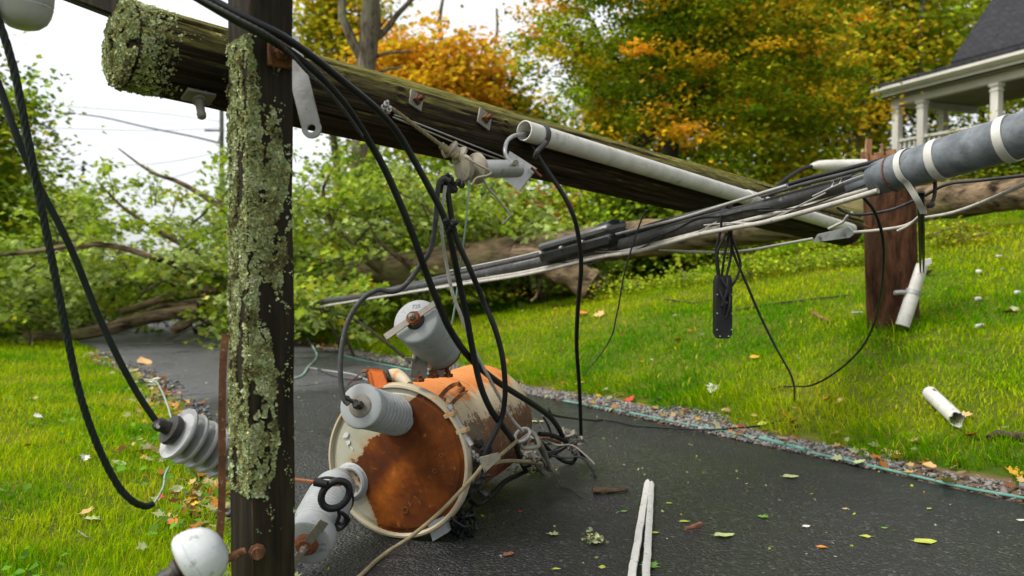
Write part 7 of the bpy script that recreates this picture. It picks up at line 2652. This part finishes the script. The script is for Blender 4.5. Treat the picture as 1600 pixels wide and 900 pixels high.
GA = 'single leaves on the asphalt'
for a in ((1236, 748, 0.085, 'pale_green', 'oval', 'pale oval leaf on the asphalt below the edging strip', 0.1),
          (1132, 841, 0.085, 'pale_green', 'oval', 'pale cupped leaf right of the white lath', 0.2),
          (1446, 848, 0.088, 'yellow_green', 'oval', 'large yellow green oval leaf at the lower right', 0.0),
          (862, 837, 0.05, 'pale_green', 'lobed', 'pale green lobed leaf left of the lath', 2.8),
          (941, 890, 0.036, 'yellow_green', 'oval', 'lime leaf at the bottom edge left of the lath', 1.2),
          (1018, 884, 0.072, 'green', 'lobed', 'bright green leaf tucked against the white lath', 0.9),
          (1190, 811, 0.05, 'green', 'lobed', 'green curled leaf on the asphalt right of the lath', 2.5),
          (795, 868, 0.055, 'brown', 'oval', 'reddish brown curled leaf in front of the transformer', 0.7),
          (813, 802, 0.024, 'red', 'oval', 'tiny bright red leaf right of the transformer foot', 0.0),
          (1260, 824, 0.040, 'white', 'oval', 'whitish leaf scrap at lower right centre', 0.4),
          (1352, 841, 0.05, 'yellow_green', 'oval', 'thin yellow leaf stalk left of the big yellow leaf', 2.9),
          (1382, 826, 0.03, 'green', 'oval', 'small dark green leaf above the big yellow leaf', 0.1),
          (1283, 857, 0.04, 'orange', 'oval', 'narrow orange leaf near the lower right centre', 2.7),
          (1070, 817, 0.045, 'yellow_green', 'oval', 'narrow yellow leaf above the reddish stick', 0.0),
          (1046, 788, 0.03, 'yellow_green', 'oval', 'small yellow leaf right of the lath top', 0.0),
          (975, 801, 0.035, 'green', 'oval', 'small green leaf left of the lath middle', 0.5),
          (1023, 836, 0.04, 'yellow_green', 'oval', 'small yellow green leaf touching the lath', 0.2),
          (870, 892, 0.03, 'yellow_green', 'oval', 'little yellow leaf near the bottom edge', 0.1),
          (840, 661, 0.09, 'pale_green', 'oval', 'pale green leaf on the asphalt behind the tank', 0.2),
          (1595, 815, 0.04, 'white', 'oval', 'whitish leaf at the right edge of the asphalt', 0.3),
          (1320, 797, 0.03, 'tan', 'oval', 'small tan leaf below the near edging strip', 0.5),
          (1452, 797, 0.03, 'yellow_green', 'oval', 'small yellow leaf near the edging strip at the right', 0.5)):
    put_leaf(*a[:6], GA, 0.002, a[6])
GG = 'single leaves in the grass and gravel'
for a in ((1105, 606, 0.13, 'brown', 'oval', 'large brown curled leaf in the bank grass below the black box'), (1113, 612, 0.11, 'white', 'lobed', 'whitish crumpled leaf beside the large brown one'),
          (1293, 628, 0.09, 'orange', 'lobed', 'orange leaf in the bank grass below the wire loop'), (1310, 632, 0.08, 'tan', 'oval', 'tan leaf beside the orange one in the bank grass'),
          (1392, 716, 0.10, 'tan', 'lobed', 'tan lobed leaf above the edging strip'), (1452, 734, 0.10, 'tan', 'oval', 'long tan leaf lying along the edging strip'),
          (1583, 748, 0.10, 'gold', 'lobed', 'gold curled leaf at the right edge'), (1345, 727, 0.07, 'pale_green', 'lobed', 'pale green leaf on the soil by the edging'),
          (1480, 760, 0.08, 'yellow_green', 'lobed', 'yellow green leaves piled against the near edging'), (1240, 665, 0.08, 'red', 'lobed', 'dark red leaf at the end of the trailing wire'),
          (1225, 655, 0.08, 'orange', 'lobed', 'orange leaf next to the dark red one'), (1190, 668, 0.07, 'yellow_green', 'oval', 'yellow green leaf on the gravel by the trailing wire'),
          (985, 628, 0.09, 'red', 'lobed', 'red leaf at the top of the gravel'), (1025, 630, 0.09, 'pale_green', 'oval', 'pale green leaf at the top of the gravel'), (960, 622, 0.10, 'tan', 'oval', 'tan leaf at the top of the gravel'),
          (905, 603, 0.09, 'tan', 'lobed', 'tan leaf behind the black vertical wire'), (910, 492, 0.16, 'orange', 'lobed', 'orange leaf patch high on the lawn'), (935, 494, 0.14, 'tan', 'lobed', 'tan leaf patch beside the orange one'),
          (1178, 562, 0.10, 'gold', 'oval', 'gold leaf on the lawn below the black box'), (1060, 535, 0.09, 'orange', 'oval', 'small orange leaf on the middle of the lawn'),
          (1495, 730, 0.06, 'orange', 'oval', 'small orange leaf below the broken conduit'), (1518, 688, 0.08, 'red', 'lobed', 'reddish leaf right of the broken conduit'), (1510, 655, 0.08, 'tan', 'lobed', 'tan leaf beside the broken conduit mouth'),
          (1450, 430, 0.14, 'brown', 'oval', 'red brown leaf right of the leaning conduit'), (1575, 492, 0.10, 'brown', 'oval', 'brown leaf near the right edge of the lawn'),
          (300, 800, 0.10, 'gold', 'lobed', 'golden yellow leaf beside the crossarm foot'), (270, 824, 0.08, 'orange', 'lobed', 'bright orange leaf left of the golden one'), (248, 785, 0.07, 'red', 'lobed', 'dark red leaf above the orange one'),
          (228, 708, 0.11, 'brown', 'lobed', 'brown leaf left of the stacked sheds'), (215, 712, 0.08, 'orange', 'oval', 'orange leaf touching the brown one by the sheds'), (185, 730, 0.11, 'pale_green', 'oval', 'pale green leaf beside the looped cable'),
          (132, 722, 0.08, 'white', 'lobed', 'whitish leaf on the left lawn'), (42, 702, 0.07, 'orange', 'oval', 'orange brown leaf at the far left of the lawn'), (135, 847, 0.09, 'white', 'oval', 'pale dry leaf low on the left lawn'),
          (14, 822, 0.08, 'pale_green', 'oval', 'pale leaf at the left edge'), (240, 598, 0.16, 'white', 'oval', 'white curled leaf on the driveway edge'), (262, 635, 0.12, 'tan', 'lobed', 'tan leaf on the left driveway edge'),
          (270, 640, 0.12, 'orange', 'lobed', 'orange leaf on the left driveway edge'), (250, 612, 0.12, 'red', 'lobed', 'red leaf on the left driveway edge'), (225, 568, 0.3, 'tan', 'oval', 'large tan leaf on the far driveway'),
          (285, 648, 0.1, 'gold', 'lobed', 'gold leaf on the left driveway edge'), (330, 705, 0.09, 'orange', 'lobed', 'orange leaf under the stacked sheds'), (340, 770, 0.08, 'red', 'lobed', 'red leaf beside the bowed strap'), (142, 820, 0.09, 'pale_green', 'lobed', 'pale lobed leaf in the middle of the left lawn'), (60, 655, 0.08, 'white', 'lobed', 'small white leaf high on the left lawn')):
    put_leaf(a[0], a[1], a[2] * (0.75 if a[0] < 360 else 1.0), *a[3:6], GG, 0.018, None, 0.55)

# the leaves nobody could count: litter along both edges and under the crown
def litter(name, label, pts, size, cols, wts, seed):
    g = np.random.default_rng(seed)
    P = np.array(pts)
    n = len(P)
    C = palette(cols, wts, n, g) * g.uniform(0.7, 1.3, (n, 1))
    o = leaves(name, P, size, C, None, 0.45, True, seed, 0.0)
    return tag(o, label, 'leaf litter', kind='stuff')


g_ = np.random.default_rng(71)
pts = []
for k in range(330):
    t_ = g_.uniform(0.3, 11)
    d_ = abs(g_.normal(0.0, 0.16)) + (0.02 if g_.random() < 0.4 else 0.22)
    x_, y_ = on_nt(EDGE_R + d_, t_)
    pts.append((x_, y_, float(height(x_, y_)) + 0.02))
for k in range(230):
    t_ = g_.uniform(2.0, 11)
    x_, y_ = on_nt(edge_left(t_) + g_.normal(-0.08, 0.09), t_)
    pts.append((x_, y_, float(height(x_, y_)) + 0.025))
for (cx, cy, sx_, sy_, nn_) in ((312, 792, 30, 26, 70), (255, 640, 22, 16, 45), (225, 720, 22, 14, 22)):
    for k in range(nn_):
        p = ground(cx + g_.normal(0, sx_), min(890, cy + g_.normal(0, sy_)))
        pts.append((p.x, p.y, p.z + 0.02))
for k in range(240):
    r_, th = g_.uniform(2, 14), g_.uniform(-0.7, 0.7)
    x_, y_ = r_ * math.sin(th), r_ * math.cos(th)
    n_, t_ = nt(x_, y_)
    if edge_left(t_) - 0.05 < n_ < EDGE_R + 0.3: continue
    pts.append((x_, y_, float(height(x_, y_)) + 0.035))
litter('leaf_litter', 'small orange, tan and pale leaves strewn along the driveway edges and lawns', pts, 0.052, [(0.50, 0.20, 0.05), (0.52, 0.36, 0.15), (0.42, 0.44, 0.24), (0.20, 0.09, 0.04), (0.42, 0.06, 0.03), (0.58, 0.36, 0.05)], [2.2, 4, 4, 3, 0.5, 1.2], 72)
pts = []
for k in range(560):
    t_, s_ = g_.uniform(0.6, 10), g_.random()
    a = edge_left(t_)
    x_, y_ = on_nt(a + (EDGE_R - a) * s_, t_)
    pts.append((x_, y_, 0.004))
litter('leaf_flecks', 'tiny green and pale leaf flecks scattered over the wet asphalt', pts, 0.014, [(0.45, 0.46, 0.22), (0.40, 0.42, 0.06), (0.55, 0.52, 0.45), (0.22, 0.30, 0.06), (0.5, 0.25, 0.1)], [4, 4, 3, 2, 0.6], 73)
# broad weed leaves in the left lawn
pts = []
for k in range(2600):
    r_, th = 1.6 + 6.0 * g_.random() ** 1.5, g_.uniform(-0.75, -0.12)
    x_, y_ = r_ * math.sin(th), r_ * math.cos(th)
    n_, t_ = nt(x_, y_)
    if n_ > edge_left(t_) - 0.05: continue
    if math.sin(x_ * 5 + 1) * math.sin(y_ * 4.3) + 0.6 * max(0, 1 - (edge_left(t_) - n_) / 0.5) < 0.15: continue
    pts.append((x_, y_, float(height(x_, y_)) + g_.uniform(0.01, 0.05)))
o = leaves('broadleaf_weeds', np.array(pts), 0.042, np.array([(0.12, 0.26, 0.025)]) * g_.uniform(0.6, 1.5, (len(pts), 1)) * g_.uniform(0.9, 1.1, (len(pts), 3)), None, 0.5, False, 75, -0.3)
tag(o, 'broad green weed leaves and clover among the left lawn grass', 'weeds', kind='stuff')
